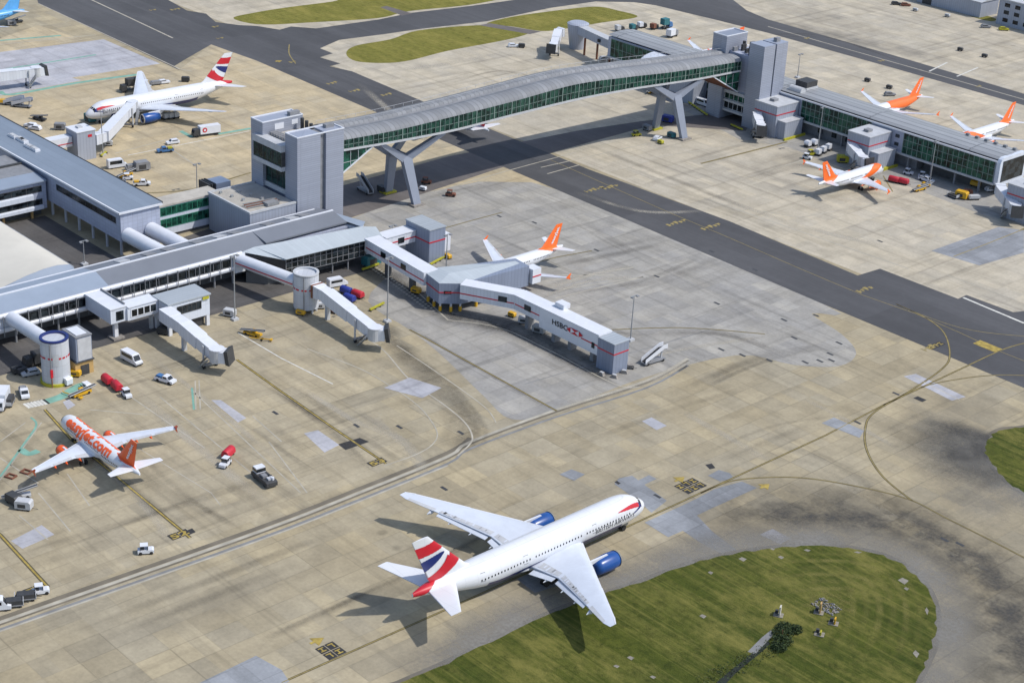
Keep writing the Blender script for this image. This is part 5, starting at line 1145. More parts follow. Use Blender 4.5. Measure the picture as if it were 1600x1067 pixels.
    def build(s):
        sp, lv, r = s.sp, s.lv, s.r
        A = []; F = [f[0] for f in sp['fus']]
        for i in range(len(F) - 1):
            n = 3 if F[i + 1] - F[i] < 8 else 6
            A += [F[i] + (F[i + 1] - F[i]) * k / n for k in range(n)]
        A.append(F[-1]); N = 36
        b = part(r, 'fuselage'); b.loft([[s.pt(a, 2 * PI * k / N) for k in range(N)] for a in A], lv.get('body', 'plane_white')); done(b)
        # belly fairing
        W0 = sp['wing'][0]; zb = sp['fus'][7][2]
        b = part(r, 'belly_fairing'); secs = []
        for t, k in ((-.22, .05), (0, .8), (.4, 1), (.8, 1), (1.1, .7), (1.35, .05)):
            a = W0[1] + W0[2] * t; hw = (W0[0] + .9) * k; secs.append([(s.a0 - a, hw * math.cos(2 * PI * j / 16), zb + .75 + (.95 * k) * math.sin(2 * PI * j / 16)) for j in range(16)])
        b.loft(secs, lv.get('belly', 'plane_white')); done(b)
        for sg in (1, -1):
            b = part(r, 'wing'); secs = []
            for y, a, c, z, t in sp['wing']: secs.append([(s.a0 - a - cc * c, sg * y, z + h * t * c - cc * c * .03) for cc, h in AF])
            b.loft(secs, 'wing_grey'); wo_ = done(b)
            b = part(wo_, 'leading_edge')
            for (y0, a0, c0, z0, t0), (y1, a1, c1, z1, t1) in zip(sp['wing'], sp['wing'][1:]): b.beam((s.a0 - a0 - .1, sg * y0, z0 + .02), (s.a0 - a1 - .1, sg * y1, z1 + .02), .34, .24, 'plane_white', .26, .14)
            done(b)
            # flaps, with the dark gap in front of them
            ys_ = [q[0] for q in sp['wing']]
            def wq(y, c, dz=0):
                a = float(np.interp(y, ys_, [q[1] for q in sp['wing']])); ch = float(np.interp(y, ys_, [q[2] for q in sp['wing']])); z = float(np.interp(y, ys_, [q[3] for q in sp['wing']])); t = float(np.interp(y, ys_, [q[4] for q in sp['wing']]))
                h = 5 * (.2969 * math.sqrt(min(c, 1)) - .126 * min(c, 1) - .3516 * min(c, 1) ** 2 + .2843 * min(c, 1) ** 3 - .1036 * min(c, 1) ** 4)
                return Vector((s.a0 - a - c * ch, sg * y, z + h * t * ch - c * ch * .03 + dz))
            yk, yt = ys_[1], ys_[-1]
            fl = lv.get('flaps', 0)
            for y0, y1 in ((ys_[0] + 1.3, yk - .5), (yk + .4, yt * .70)):
                if fl:
                    b = part(wo_, 'flap_gap', 'dark open mechanism ahead of the lowered flap'); b.add([wq(y0, .80, .05), wq(y1, .80, .05), wq(y1, .93, .05), wq(y0, .93, .05)], [(0, 1, 2, 3)], 'light_grey')
                    n = int((y1 - y0) / .9)
                    for k in range(n): yy = y0 + (y1 - y0) * (k + random.uniform(.1, .8)) / n; w_ = random.uniform(.1, .5); ca = .79 + random.uniform(0, .06); cb = .94 - random.uniform(0, .05); b.add([wq(yy, ca, .09 + .002 * k), wq(yy + w_, ca, .09 + .002 * k), wq(yy + w_, cb, .09 + .002 * k), wq(yy, cb, .09 + .002 * k)], [(0, 1, 2, 3)], random.choice(['wing_grey', 'light_grey', 'wing_grey', 'mid_grey', 'dark_grey']))
                    done(b)
                    b = part(wo_, 'flap'); b.hexa([wq(y0, .90, -.18), wq(y1, .90, -.14), wq(y1, 1.12, -.42), wq(y0, 1.10, -.62), wq(y0, .90, .02), wq(y1, .90, .02), wq(y1, 1.12, -.34), wq(y0, 1.10, -.50)], 'wing_grey'); done(b)
                else:
                    b = part(wo_, 'flap'); b.add([wq(y0, .76, .035), wq(y1, .76, .035), wq(y1, .99, .03), wq(y0, .99, .03)], [(0, 1, 2, 3)], 'light_grey'); done(b)
            b = part(wo_, 'aileron'); b.add([wq(yt * .74, .78, .04), wq(yt * .93, .76, .04), wq(yt * .93, .99, .03), wq(yt * .74, .99, .03)], [(0, 1, 2, 3)], 'light_grey'); done(b)
            for f in (.26, .44, .60, .76) if sp is WIDE else (.30, .50, .68):
                y = yt * f; p = wq(y, .62, -.55 if sp is WIDE else -.32); e = wq(y, 1.18, -.75 if sp is WIDE else -.42); k_ = .42 if sp is WIDE else .26
                b = part(wo_, 'flap_fairing'); b.loft([[tuple(p.lerp(e, t) + Vector((0, k_ * w_ * math.cos(2 * PI * j / 8), k_ * 1.2 * w_ * math.sin(2 * PI * j / 8)))) for j in range(8)] for t, w_ in ((0, .1), (.25, .9), (.6, 1), (1, .12))], lv.get('fairing', 'wing_grey')); done(b)
            b = part(r, 'tailplane'); b.loft([[(s.a0 - a - cc * c, sg * y, z + h * t * c) for cc, h in AF] for y, a, c, z, t in sp['stab']], lv.get('stab', 'plane_white')); done(b)
            if lv.get('tip'):
                b = part(wo_, 'wingtip_fence'); y, a, c, z, t = sp['wing'][-1]; b.add([(s.a0 - a - .1, sg * (y + .02), z - .1), (s.a0 - a - c - .2, sg * (y + .06), z - .75), (s.a0 - a - c - .7, sg * (y + .06), z - .7), (s.a0 - a - c - .1, sg * (y + .04), z), (s.a0 - a - c - .8, sg * (y + .08), z + .95), (s.a0 - a - c - .3, sg * (y + .08), z + 1.0), (s.a0 - a - .1, sg * (y + .12), z - .1), (s.a0 - a - c - .1, sg * (y + .14), z)], [(0, 1, 2, 3), (0, 3, 4, 5), (6, 7, 2, 1), (6, 5, 4, 7)], lv['tip']); done(b)
            # engine
            y, a, ln, rr, z = sp['eng']
            b = part(r, 'engine_nacelle'); n = 24
            ring = lambda aa, r_, dz=0: [(s.a0 - aa, sg * y + r_ * math.cos(2 * PI * j / n), z + dz + r_ * math.sin(2 * PI * j / n)) for j in range(n)]
            b.loft([ring(a + .5, rr * .80), ring(a, rr * .88), ring(a + ln * .10, rr * 1.0), ring(a + ln * .35, rr * 1.07), ring(a + ln * .7, rr * .98), ring(a + ln, rr * .72), ring(a + ln - .3, rr * .66)], lv['eng'], caps=False); en_ = done(b)
            b = part(en_, 'engine_lip'); b.loft([ring(a + .3, rr * .83), ring(a - .05, rr * .87), ring(a - .03, rr * .93), ring(a + .32, rr * 1.012)], 'bare_metal', caps=False); done(b)
            b = part(en_, 'fan'); b.add(ring(a + .55, rr * .84), [tuple(range(n))], 'dark_grey'); b.loft([ring(a + .1, .06 * rr), ring(a + .5, .25 * rr)], 'mid_grey'); done(b)
            b = part(en_, 'exhaust_cone'); b.loft([ring(a + ln - .3, rr * .66), ring(a + ln + .5, rr * .42), ring(a + ln + 1.3, rr * .14)], 'bare_metal'); done(b)
            b = part(en_, 'pylon'); yw = float(np.interp(y, ys_, [q[1] for q in sp['wing']])); zw = float(np.interp(y, ys_, [q[3] for q in sp['wing']]))
            b.hexa([(s.a0 - a - ln * .3, sg * y - .22, z + rr * .8), (s.a0 - a - ln * .3, sg * y + .22, z + rr * .8), (s.a0 - a - ln * 1.1, sg * y + .2, z + rr * .4), (s.a0 - a - ln * 1.1, sg * y - .2, z + rr * .4), (s.a0 - a - ln * .4, sg * y - .2, z + rr * 1.15), (s.a0 - a - ln * .4, sg * y + .2, z + rr * 1.15), (s.a0 - yw - 2.2, sg * y + .2, zw + .05), (s.a0 - yw - 2.2, sg * y - .2, zw + .05)], lv.get('pylon', 'plane_white')); done(b)
            # main gear
            am, ym, nb, rw = sp['main_gear']
            b = part(r, 'main_gear'); b.cyl((s.a0 - am, sg * ym, .6), (s.a0 - am + .2, sg * (ym + .3), zb + 1.0), .22, 'light_grey', n=8); b.beam((s.a0 - am + (nb - 1) * .8, sg * ym, rw), (s.a0 - am - (nb - 1) * .8, sg * ym, rw), .3, .3, 'mid_grey') if nb > 1 else None; mg_ = done(b)
            for k in range(nb):
                for o_ in (-1, 1):
                    w = part(mg_, 'wheel'); x_ = s.a0 - am + (k - (nb - 1) / 2) * 1.5; yo = sg * ym + o_ * .55; w.cyl((x_, yo - .22, rw), (x_, yo + .22, rw), rw, 'tyre', n=14); done(w)
        an, rw, yo = sp['nose_gear']
        b = part(r, 'nose_gear'); b.cyl((s.a0 - an, 0, .4), (s.a0 - an - .1, 0, zb + .6), .14, 'light_grey', n=8); ng_ = done(b)
        for o_ in (-1, 1):
            w = part(ng_, 'wheel'); w.cyl((s.a0 - an, o_ * yo - .16, rw), (s.a0 - an, o_ * yo + .16, rw), rw, 'tyre', n=12); done(w)
        b = part(r, 'fin'); b.loft([[(s.a0 - a - cc * c, h * t * c, z) for cc, h in AF] for z, a, c, t in sp['fin']], lv.get('fin', 'plane_white')); s.fo = done(b)
        c0, c1 = sp['cock']
        s.decal('cockpit_windows', 'windscreen', c0, c1, 0, R(70), lambda a, th: (c0 + .35 * (c1 - c0) * (th / R(60)) < a < c0 + (c1 - c0) * (.62 + .5 * th / R(70))) and not (abs(th - R(24)) < R(2.5)) and th > R(2), da=.07, dt=R(2.5), off=.02)
        # cabin windows, each a part
        w0, w1, n, zw = sp['win']
        if lv.get('windows', True):
            n = min(n, 50); proto = None
            for sg in (1, -1):
                for k in range(n):
                    a = w0 + (w1 - w0) * k / (n - 1)
                    if abs(a - (w0 + (w1 - w0) * .33)) < .5 or abs(a - (w0 + (w1 - w0) * .68)) < .5: continue
                    zt, zb_, hw = s.prof(a); hz = (zt - zb_) / 2; th = math.acos(max(-1, min(1, (zw - (zt + zb_) / 2) / hz)))
                    h_ = .20 if sp is WIDE else .17; dth = h_ / hz
                    w = part(r, 'cabin_window'); w.add([s.pt(a - .15, sg * (th - dth), .025), s.pt(a + .15, sg * (th - dth), .025), s.pt(a + .15, sg * (th + dth), .025), s.pt(a - .15, sg * (th + dth), .025)], [(0, 1, 2, 3)], 'windscreen'); done(w)
        zt, zb_, hw = s.prof(w0)
        for a in ((7.2, 17.5, 36.5, 47.6) if sp is WIDE else (5.2, 27.4)):
            for sg in (1, -1):
                th = R(78); b = part(r, 'door', 'cabin door outlined in grey'); d_ = .55; h2 = .95 / ((s.prof(a)[0] - s.prof(a)[1]) / 2)
                fr = [(a - d_, th - h2), (a + d_, th - h2), (a + d_, th + h2), (a - d_, th + h2)]; inn = [(a - d_ + .1, th - h2 * .9), (a + d_ - .1, th - h2 * .9), (a + d_ - .1, th + h2 * .9), (a - d_ + .1, th + h2 * .9)]
                b.add([s.pt(x, sg * t, .03) for x, t in fr + inn], [(0, 1, 5, 4), (1, 2, 6, 5), (2, 3, 7, 6), (3, 0, 4, 7)], 'mid_grey'); done(b)
        if lv.get('deco'): lv['deco'](s)

def flag_deco(s):
    L = s.L
    s.fin_decal('fin_upper_red', 'red_paint', lambda c, f: .60 + .07 * (1 - c) - .05 * c * (1 - c) < f < .83 + .04 * (1 - c) - .05 * c * (1 - c))
    s.fin_decal('fin_blue', 'navy_paint', lambda c, f: c > .1 and .27 + .33 * (1 - c) ** 1.1 < f < .27 + .33 * (1 - c) ** 1.1 + .23 * ((c - .1) / .9) ** .7)
    s.fin_decal('fin_lower_red', 'red_paint', lambda c, f: .30 * (1 - c) ** 1.2 - .03 < f < .12 + .42 * (1 - c) ** 1.3 - .05 * (c < .12))
    s.decal('tail_cone_red', 'red_paint', L * .955 - 4, L, 0, R(180), lambda a, th: a > L * .985 - 5.4 * (1 - th / R(180)) + .9, da=.2, dt=R(6))
    s.decal('nose_ribbon', 'red_paint', 3.6, 10.6, R(34), R(80), lambda a, th: abs(th - (R(57) + R(3) * ((a - 3.6) / 7.0))) < R(11.5) * (1 - ((a - 3.6) / 7.0)) ** .7, da=.1, dt=R(1.2))
    s.decal('nose_ribbon_tail', 'navy_paint', 2.6, 5.8, R(44), R(96), lambda a, th: abs(a - (3.1 + 1.9 * ((th - R(60)) / R(24)) ** 2)) < .38 + .15 * (th > R(70)) and th > R(46), da=.08, dt=R(1.5))
    s.text('fuselage_lettering', 'BRITISH AIRWAYS', 'line_black', 5.6, 11.5, R(102), 1.35, fat=-.005)
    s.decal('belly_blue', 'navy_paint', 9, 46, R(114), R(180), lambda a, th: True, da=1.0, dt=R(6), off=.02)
def budget_deco(s):
    s.text('fuselage_lettering', 'easyJet.com', 'orange_red', 4.6, 19.0, R(66), 3.4, fat=.045)
    s.fin_text('fin_lettering', 'easyJet', 'plane_white', .16, .86, 1.5)
    s.decal('fin_root_orange', 'orange_red', 24.3, 32.4, 0, R(34), lambda a, th: th < R(34) * min(1, (a - 24.3) / 3.0) * (1 if a < 29.5 else max(0, (32.6 - a) / 3.1)), da=.2, dt=R(3))
def swoosh_deco(s):
    s.fin_text('fin_lettering', 'easyJet', 'plane_white', .16, .86, 1.5)
    s.decal('tail_swoosh', 'orange_paint', 21.5, 33.2, 0, R(180), lambda a, th: th < R(55) + (a - 27.5) * R(16) if 22.5 < a < 31.2 else False, da=.2, dt=R(4))
    def nose(a, th):
        if a < 1.9: return False
        lim = R(30) + R(150) * ((a - 2) / 12.0) ** .9
        return lim - R(66 + 6 * (a < 8)) < th < lim and a < 15.2
    s.decal('front_swoosh', 'orange_paint', 1.9, 15.2, 0, R(180), nose, da=.2, dt=R(4))
def orange_deco(s):
    s.fin_text('fin_lettering', 'easyJet', 'plane_white', .16, .86, 1.5)
    s.decal('orange_body', 'orange_paint', 12, 32.8, 0, R(180), lambda a, th: th < R(100) + (a - 16) * R(5), da=.3, dt=R(5))
def redtail_deco(s): pass
FLAG = dict(eng='engine_blue', fin='plane_white', flaps=1, deco=flag_deco)
BUDGET = dict(eng='orange_red', fin='orange_red', fairing='orange_red', tip='orange_red', deco=budget_deco)
SWOOSH = dict(eng='orange_paint', fin='orange_paint', fairing='orange_paint', tip='orange_paint', deco=swoosh_deco)
ORANGE = dict(eng='orange_paint', fin='orange_paint', tip='orange_paint', fairing='wing_grey', deco=orange_deco)
REDT = dict(eng='red_paint', fin='red_paint', windows=True)
BLUE = dict(eng='sky_blue_paint', fin='sky_blue_paint', body='sky_blue_paint', belly='sky_blue_paint')
Plane('wide_body_airliner', 'white wide-body airliner with blue engines and flag tail taxiing in the foreground beside the grass', WIDE, dict(FLAG), (82.5, -38.5), R(90.2))
Plane('wide_body_airliner', 'white wide-body airliner with blue engines parked at a jet bridge in the upper left', WIDE, dict(FLAG, flaps=0), (-210.2, -.7), R(-91.1), .914)
EZ = 'orange-tailed narrow-body airliners'
Plane('narrow_body_airliner', 'white airliner with large orange lettering along its side, parked at lower left', NARROW, dict(BUDGET), (-24.1, -114.1), R(178.2), 1, EZ)
Plane('narrow_body_airliner', 'orange-tailed airliner with its nose hidden behind the slate grey gate building', NARROW, dict(SWOOSH), (-31.4, 14.0), R(-90), 1, EZ)
Plane('narrow_body_airliner', 'orange-tailed airliner nosed up to pier six, right beside the row of white freight containers', NARROW, dict(SWOOSH), (-21.8, 185.4), R(90), 1, EZ)
Plane('narrow_body_airliner', 'airliner with orange rear body parked behind the roof of pier six', NARROW, dict(ORANGE), (-61.8, 229.4), R(-90), 1, EZ)
Plane('narrow_body_airliner', 'white airliner with orange fin behind pier six at the right edge of the photo', NARROW, dict(SWOOSH), (-24.0, 232.2), R(-90), 1, EZ)
Plane('narrow_body_airliner', 'airliner almost hidden behind the far tower, only its orange fin and wingtip showing', NARROW, dict(BUDGET), (-146.5, 226.5), R(-90), 1, EZ)
Plane('narrow_body_airliner', 'white airliner with red tail on the taxiway, mostly hidden behind the bridge', NARROW, dict(REDT), (-154.5, 99.5), R(180))
Plane('narrow_body_airliner', 'sky blue airliner cut off by the upper left corner of the photo', NARROW, dict(BLUE), (-338.0, 8.0), R(-92), 1.1)

# ---------------------------------------------------------------- vehicles and apron equipment
def wheels(r, xs, y, rr=.42, w=.28):
    for x in xs:
        for sg in (-1, 1):
            b = part(r, 'wheel'); b.cyl((x, sg * (y - w / 2), rr), (x, sg * (y + w / 2), rr), rr, 'tyre', n=12); done(b)
def veh(name, label, cat, p, heading, group=None):
    c = at(*p) if len(p) == 2 else Vector(p); c.z = 0.03
    return thing(name, label, cat, c, heading, group)
def aim(p, q):
    a, b = at(*p), at(*q); return math.atan2(b.y - a.y, b.x - a.x)
def glassbox(r, prof_, y, name='windscreen', mat='windscreen'):
    b = part(r, name); b.side(prof_, -y, y, mat); done(b)
def van(label, p, hd, c='white_paint', l=5.6, h=2.5, group='apron vans'):
    r = veh('van', label, 'van', p, hd, group); x = l / 2
    b = part(r, 'body'); b.side([(-x, .4), (x, .4), (x, 1.05), (x - .75, 1.3), (x - 1.5, h - .1), (x - 1.8, h), (-x + .15, h), (-x, h - .2)], -1.0, 1.0, c); done(b)
    b = part(r, 'windscreen'); b.hexa([(x - .82, -.9, 1.32), (x - .70, -.9, 1.30), (x - .70, .9, 1.30), (x - .82, .9, 1.32), (x - 1.5, -.85, h - .22), (x - 1.38, -.85, h - .25), (x - 1.38, .85, h - .25), (x - 1.5, .85, h - .22)], 'windscreen'); done(b)
    for sg in (-1, 1):
        b = part(r, 'side_window'); b.box(-x + .5, x - 1.7, sg * 1.0, sg * 1.02, 1.45, h - .35, 'windscreen'); done(b)
        b = part(r, 'headlight'); b.box(x - .02, x + .03, sg * .55, sg * .9, .75, .95, 'light_grey'); done(b)
    b = part(r, 'bumper'); b.box(x - .05, x + .12, -.95, .95, .38, .62, 'dark_grey'); done(b)
    wheels(r, (-x + 1.1, x - 1.0), .85); return r
def pickup(label, p, hd, c='white_paint', bed='blue_vehicle', group='apron pickups'):
    r = veh('pickup', label, 'pickup', p, hd, group)
    b = part(r, 'body'); b.side([(-2.7, .45), (2.6, .45), (2.6, 1.0), (1.5, 1.15), (-2.7, 1.1)], -.95, .95, c); done(b)
    b = part(r, 'cab'); b.side([(-.4, 1.1), (1.6, 1.12), (.95, 1.85), (-.25, 1.9)], -.88, .88, c); done(b)
    b = part(r, 'windscreen'); b.hexa([(1.0, -.8, 1.2), (1.62, -.8, 1.16), (1.62, .8, 1.16), (1.0, .8, 1.2), (.9, -.76, 1.8), (1.04, -.76, 1.78), (1.04, .76, 1.78), (.9, .76, 1.8)], 'windscreen'); done(b)
    for sg in (-1, 1):
        b = part(r, 'side_window'); b.box(-.2, .9, sg * .885, sg * .9, 1.25, 1.75, 'windscreen'); done(b)
    b = part(r, 'load_bed'); b.box(-2.6, -.5, -.85, .85, 1.1, 1.16, 'dark_grey'); b.box(-2.3, -.9, -.7, .6, 1.16, 1.6, bed); done(b)
    wheels(r, (-1.7, 1.6), .82); return r
def car(label, p, hd, c='white_paint', group='apron cars'):
    r = veh('car', label, 'car', p, hd, group)
    b = part(r, 'body'); b.side([(-2.2, .35), (2.2, .35), (2.2, .85), (1.2, 1.0), (-2.1, 1.05)], -.9, .9, c); done(b)
    b = part(r, 'cabin'); b.side([(-2.0, 1.03), (1.1, 1.0), (.5, 1.5), (-1.6, 1.55)], -.8, .8, c); done(b)
    b = part(r, 'windscreen'); b.hexa([(.6, -.7, 1.05), (1.16, -.7, 1.02), (1.16, .7, 1.02), (.6, .7, 1.05), (.4, -.66, 1.46), (.56, -.66, 1.45), (.56, .66, 1.45), (.4, .66, 1.46)], 'windscreen'); done(b)
    for sg in (-1, 1):
        b = part(r, 'side_window'); b.box(-1.5, .5, sg * .8, sg * .82, 1.1, 1.42, 'windscreen'); done(b)
    wheels(r, (-1.35, 1.35), .78, .33, .2); return r
def tug(label, p, hd, c='white_paint', group='baggage tugs'):
    r = veh('baggage_tug', label, 'baggage tug', p, hd, group)
    b = part(r, 'body'); b.side([(-1.6, .35), (1.6, .35), (1.6, .95), (1.2, 1.1), (-1.6, .95)], -.75, .75, c); done(b)
    b = part(r, 'cab_roof'); b.box(-1.1, .45, -.72, .72, 1.95, 2.05, c); done(b)
    b = part(r, 'cab_frame'); 
    for x in (-1.05, .4):
        for y in (-.68, .68): b.box(x - .05, x + .05, y - .04, y + .04, .95, 1.95, 'dark_grey')
    done(b)
    b = part(r, 'windscreen'); b.box(.42, .46, -.62, .62, 1.1, 1.9, 'windscreen'); done(b)
    b = part(r, 'seat'); b.box(-.9, -.3, -.5, .5, .95, 1.3, 'dark_grey'); b.box(-1.0, -.85, -.5, .5, 1.3, 1.7, 'dark_grey'); done(b)
    wheels(r, (-1.05, 1.05), .65, .36, .24); return r
def dolly(label, p, hd, c='dolly_red', group='covered baggage carts'):
    r = veh('baggage_cart', label, 'baggage cart', p, hd, group)
    b = part(r, 'chassis'); b.box(-1.7, 1.7, -.8, .8, .42, .6, 'dark_grey'); b.box(1.7, 2.6, -.06, .06, .4, .5, 'dark_grey'); done(b)
    b = part(r, 'cover'); b.loft([[(x, 1.0 * math.sin(R(t)) * k, .62 + 1.5 * math.cos(R(t)) ** .6 * k) for t in range(-90, 91, 15)] for x, k in ((-1.7, .9), (-1.5, 1), (1.5, 1), (1.7, .9))], c, closed=False, caps=True); done(b)
    wheels(r, (-1.1, 1.1), .65, .3, .2); return r
def trailer(label, p, hd, load='dark_grey', h=1.2, group='flat trailers'):
    r = veh('flat_trailer', label, 'trailer', p, hd, group)
    b = part(r, 'bed'); b.box(-2.0, 2.0, -.95, .95, .5, .68, 'mid_grey'); b.box(2.0, 3.0, -.05, .05, .48, .58, 'dark_grey'); done(b)
    b = part(r, 'load'); b.side([(-1.8, .68), (1.8, .68), (1.7, .68 + h), (-1.5, .68 + h)], -.85, .85, load); done(b)
    b = part(r, 'rail')
    for x in (-1.95, 1.95): b.box(x - .05, x + .05, -.9, .9, .68, 1.5, 'light_grey')
    done(b)
    wheels(r, (-1.3, 1.3), .75, .28, .2); return r
def tractor(label, p, hd, c='dark_grey', l=7.0):
    r = veh('pushback_tractor', label, 'pushback tractor', p, hd, 'pushback tractors'); x = l / 2
    b = part(r, 'body'); b.side([(-x, .4), (x, .4), (x, 1.3), (x - .6, 1.5), (-x + .6, 1.45), (-x, 1.2)], -1.3, 1.3, c); done(b)
    b = part(r, 'cab'); b.side([(-x + .3, 1.4), (-x + 2.2, 1.4), (-x + 2.0, 2.7), (-x + .5, 2.7)], -1.1, 1.1, 'white_paint'); done(b)
    b = part(r, 'cab_window'); b.side([(-x + .25, 1.75), (-x + 2.25, 1.75), (-x + 2.12, 2.45), (-x + .38, 2.45)], -1.12, 1.12, 'windscreen'); done(b)
    b = part(r, 'deck_gear'); b.box(-.2, 1.2, -.9, .2, 1.5, 2.0, 'mid_grey'); b.box(1.6, 2.6, -.4, .9, 1.5, 1.9, 'light_grey'); b.cyl((.4, .7, 1.5), (1.6, .7, 1.9), .3, 'dark_grey'); done(b)
    b = part(r, 'beacon'); b.cyl((x - .9, .6, 1.5), (x - .9, .6, 2.1), .35, 'white_paint', n=10); done(b)
    wheels(r, (-x + 1.3, x - 1.3), 1.05, .62, .4); return r
def truck(label, p, hd, box='white_paint', l=8.5, cab='dark_grey', raised=0.0, group='box trucks'):
    r = veh('box_truck', label, 'truck', p, hd, group); x = l / 2
    b = part(r, 'chassis'); b.box(-x, x - .2, -.9, .9, .6, .9, 'dark_grey'); done(b)
    b = part(r, 'cab'); b.side([(x - 2.0, .6), (x, .6), (x, 1.5), (x - .35, 2.7), (x - 2.0, 2.8)], -1.15, 1.15, cab); done(b)
    b = part(r, 'windscreen'); b.hexa([(x - .1, -1.0, 1.55), (x + .02, -1.0, 1.53), (x + .02, 1.0, 1.53), (x - .1, 1.0, 1.55), (x - .42, -1, 2.55), (x - .30, -1, 2.52), (x - .30, 1, 2.52), (x - .42, 1, 2.55)], 'windscreen'); done(b)
    b = part(r, 'cargo_box'); b.box(-x, x - 2.3, -1.25, 1.25, .95 + raised, 3.5 + raised, box); done(b)
    if raised:
        b = part(r, 'lift_scissor'); b.beam((-x + .5, -.8, .9), (x - 3, -.8, .95 + raised), .2, .2, 'mid_grey'); b.beam((x - 3, .8, .9), (-x + .5, .8, .95 + raised), .2, .2, 'mid_grey'); done(b)
    wheels(r, (-x + 1.4, x - 1.2), 1.0, .5, .35); return r
def stairs(label, p, hd, c='white_paint', h=3.4):
    r = veh('boarding_stairs', label, 'boarding stairs', p, hd, 'mobile boarding stairs')
    b = part(r, 'chassis'); b.box(-3.6, 3.2, -1.0, 1.0, .45, .75, 'mid_grey'); done(b)
    b = part(r, 'steps')
    n = 14
    for k in range(n): b.box(-3.4 + 5.6 * k / n, -3.4 + 5.6 * (k + 1) / n + .08, -.8, .8, .6 + (h - .6) * k / n, .6 + (h - .6) * (k + 1) / n, 'dark_grey')
    b.box(2.2, 3.6, -.8, .8, h - .15, h, 'dark_grey'); done(b)
    for sg in (-1, 1):
        b = part(r, 'side_panel'); b.hexa([(-3.5, sg * .85 - .06, .75), (2.3, sg * .85 - .06, h - .1), (2.3, sg * .85 + .06, h - .1), (-3.5, sg * .85 + .06, .75), (-3.5, sg * .85 - .06, 1.8), (2.3, sg * .85 - .06, h + 1.1), (2.3, sg * .85 + .06, h + 1.1), (-3.5, sg * .85 + .06, 1.8)], c); b.box(2.3, 3.6, sg * .85 - .06, sg * .85 + .06, h, h + 1.1, c); done(b)
    b = part(r, 'support'); b.beam((2.4, 0, .7), (2.6, 0, h - .2), .3, .3, 'light_grey'); b.beam((-1, 0, .7), (1, 0, 2.2), .3, .3, 'light_grey'); done(b)
    wheels(r, (-2.6, 2.4), .9, .38, .25); return r
def belt(label, p, hd, c='yellow_paint', up=2.2):
    r = veh('belt_loader', label, 'belt loader', p, hd, 'belt loaders')
    b = part(r, 'body'); b.side([(-2.4, .35), (2.4, .35), (2.4, .85), (-2.4, .85)], -.85, .85, c); b.box(-.3, .8, .1, .8, .85, 1.6, c); done(b)
    b = part(r, 'belt'); b.beam((-3.6, -.3, .9), (3.8, -.3, up), .75, .22, 'dark_grey'); done(b)
    b = part(r, 'belt_rail')
    for sg in (-1, 1): b.beam((-3.6, -.3 + sg * .42, 1.02), (3.8, -.3 + sg * .42, up + .12), .08, .2, 'light_grey' if c != 'white_paint' else 'galv')
    done(b)
    wheels(r, (-1.6, 1.6), .75, .36, .24); return r
def gpu(label, p, hd, c='light_grey', s_=1.0, name='power_unit', cat='power unit'):
    r = veh(name, label, cat, p, hd, 'wheeled power units')
    b = part(r, 'housing'); b.side([(-1.3 * s_, .4), (1.3 * s_, .4), (1.3 * s_, 1.4 * s_), (1.0 * s_, 1.65 * s_), (-1.2 * s_, 1.65 * s_), (-1.3 * s_, 1.5 * s_)], -.75 * s_, .75 * s_, c); done(b)
    b = part(r, 'grille'); b.box(-.8 * s_, .5 * s_, -.77 * s_, .77 * s_, .7, 1.2 * s_, 'dark_grey'); done(b)
    b = part(r, 'tow_bar'); b.beam((1.2 * s_, 0, .4), (2.3 * s_, 0, .3), .08, .08, 'dark_grey'); done(b)
    wheels(r, (-.8 * s_, .8 * s_), .62 * s_, .28, .18); return r
def towbar(label, p, hd, c='yellow_paint'):
    r = veh('tow_bar', label, 'tow bar', p, hd, 'tow bars')
    b = part(r, 'bar'); b.beam((-2.6, 0, .5), (2.6, 0, .5), .2, .2, c); b.box(2.3, 2.9, -.5, .5, .35, .65, c); b.beam((-2.6, 0, .5), (-3.2, .4, .5), .15, .15, c); done(b)
    wheels(r, (.2,), .5, .3, .16); return r
def container(label, p, hd, c='white_paint'):
    r = veh('freight_container', label, 'container', p, hd, 'freight containers on dollies')
    b = part(r, 'box'); b.side([(-.75, .7), (.75, .7), (.75, 2.25), (-.75, 2.25), (-1.15, 1.7), (-1.15, 1.2)], -1.0, 1.0, c); done(b)
    b = part(r, 'dolly_frame'); b.box(-1.3, 1.3, -1.0, 1.0, .45, .65, 'dark_grey'); done(b)
    wheels(r, (-.8, .8), .8, .24, .16); return r
def barrier(label, p, q, c='green_yellow', h=.8, name='barrier', group='yellow barriers'):
    a, b_ = at(*p), at(*q); r = thing(name, label, 'barrier', (a.x, a.y, .03), math.atan2(b_.y - a.y, b_.x - a.x), group); L_ = (b_ - a).length
    b = part(r, 'rail'); b.box(0, L_, -.25, .25, .35, h, c); done(b)
    b = part(r, 'foot')
    for k in range(max(2, int(L_ / 2))): b.box(k * L_ / max(1, int(L_ / 2)) * .98, k * L_ / max(1, int(L_ / 2)) * .98 + .3, -.4, .4, .0, .35, 'dark_grey')
    done(b); return r
X_, Y_ = 0.0, PI / 2
van('white minibus van driving past the raised gate room', (206, 566), R(5), l=6.4, h=2.7)
pickup('white and blue pickup on the tan stand below the raised gate room', (259, 597), R(20))
tug('white tug pulling two red covered carts', (198, 620), R(-8)); dolly('red covered baggage cart in the middle of the tug train', (183, 609), R(-8)); dolly('red covered baggage cart at the tail of the tug train', (168, 599), R(-4))
tug('white tug in front of a red cart beside the lettered airliner', (352, 728), R(-62)); dolly('red covered cart standing alone behind a tug, right of the lettered airliner', (357, 713), R(-62))
tractor('dark low pushback tractor with white cab on the open stand', (413, 752), R(-6))
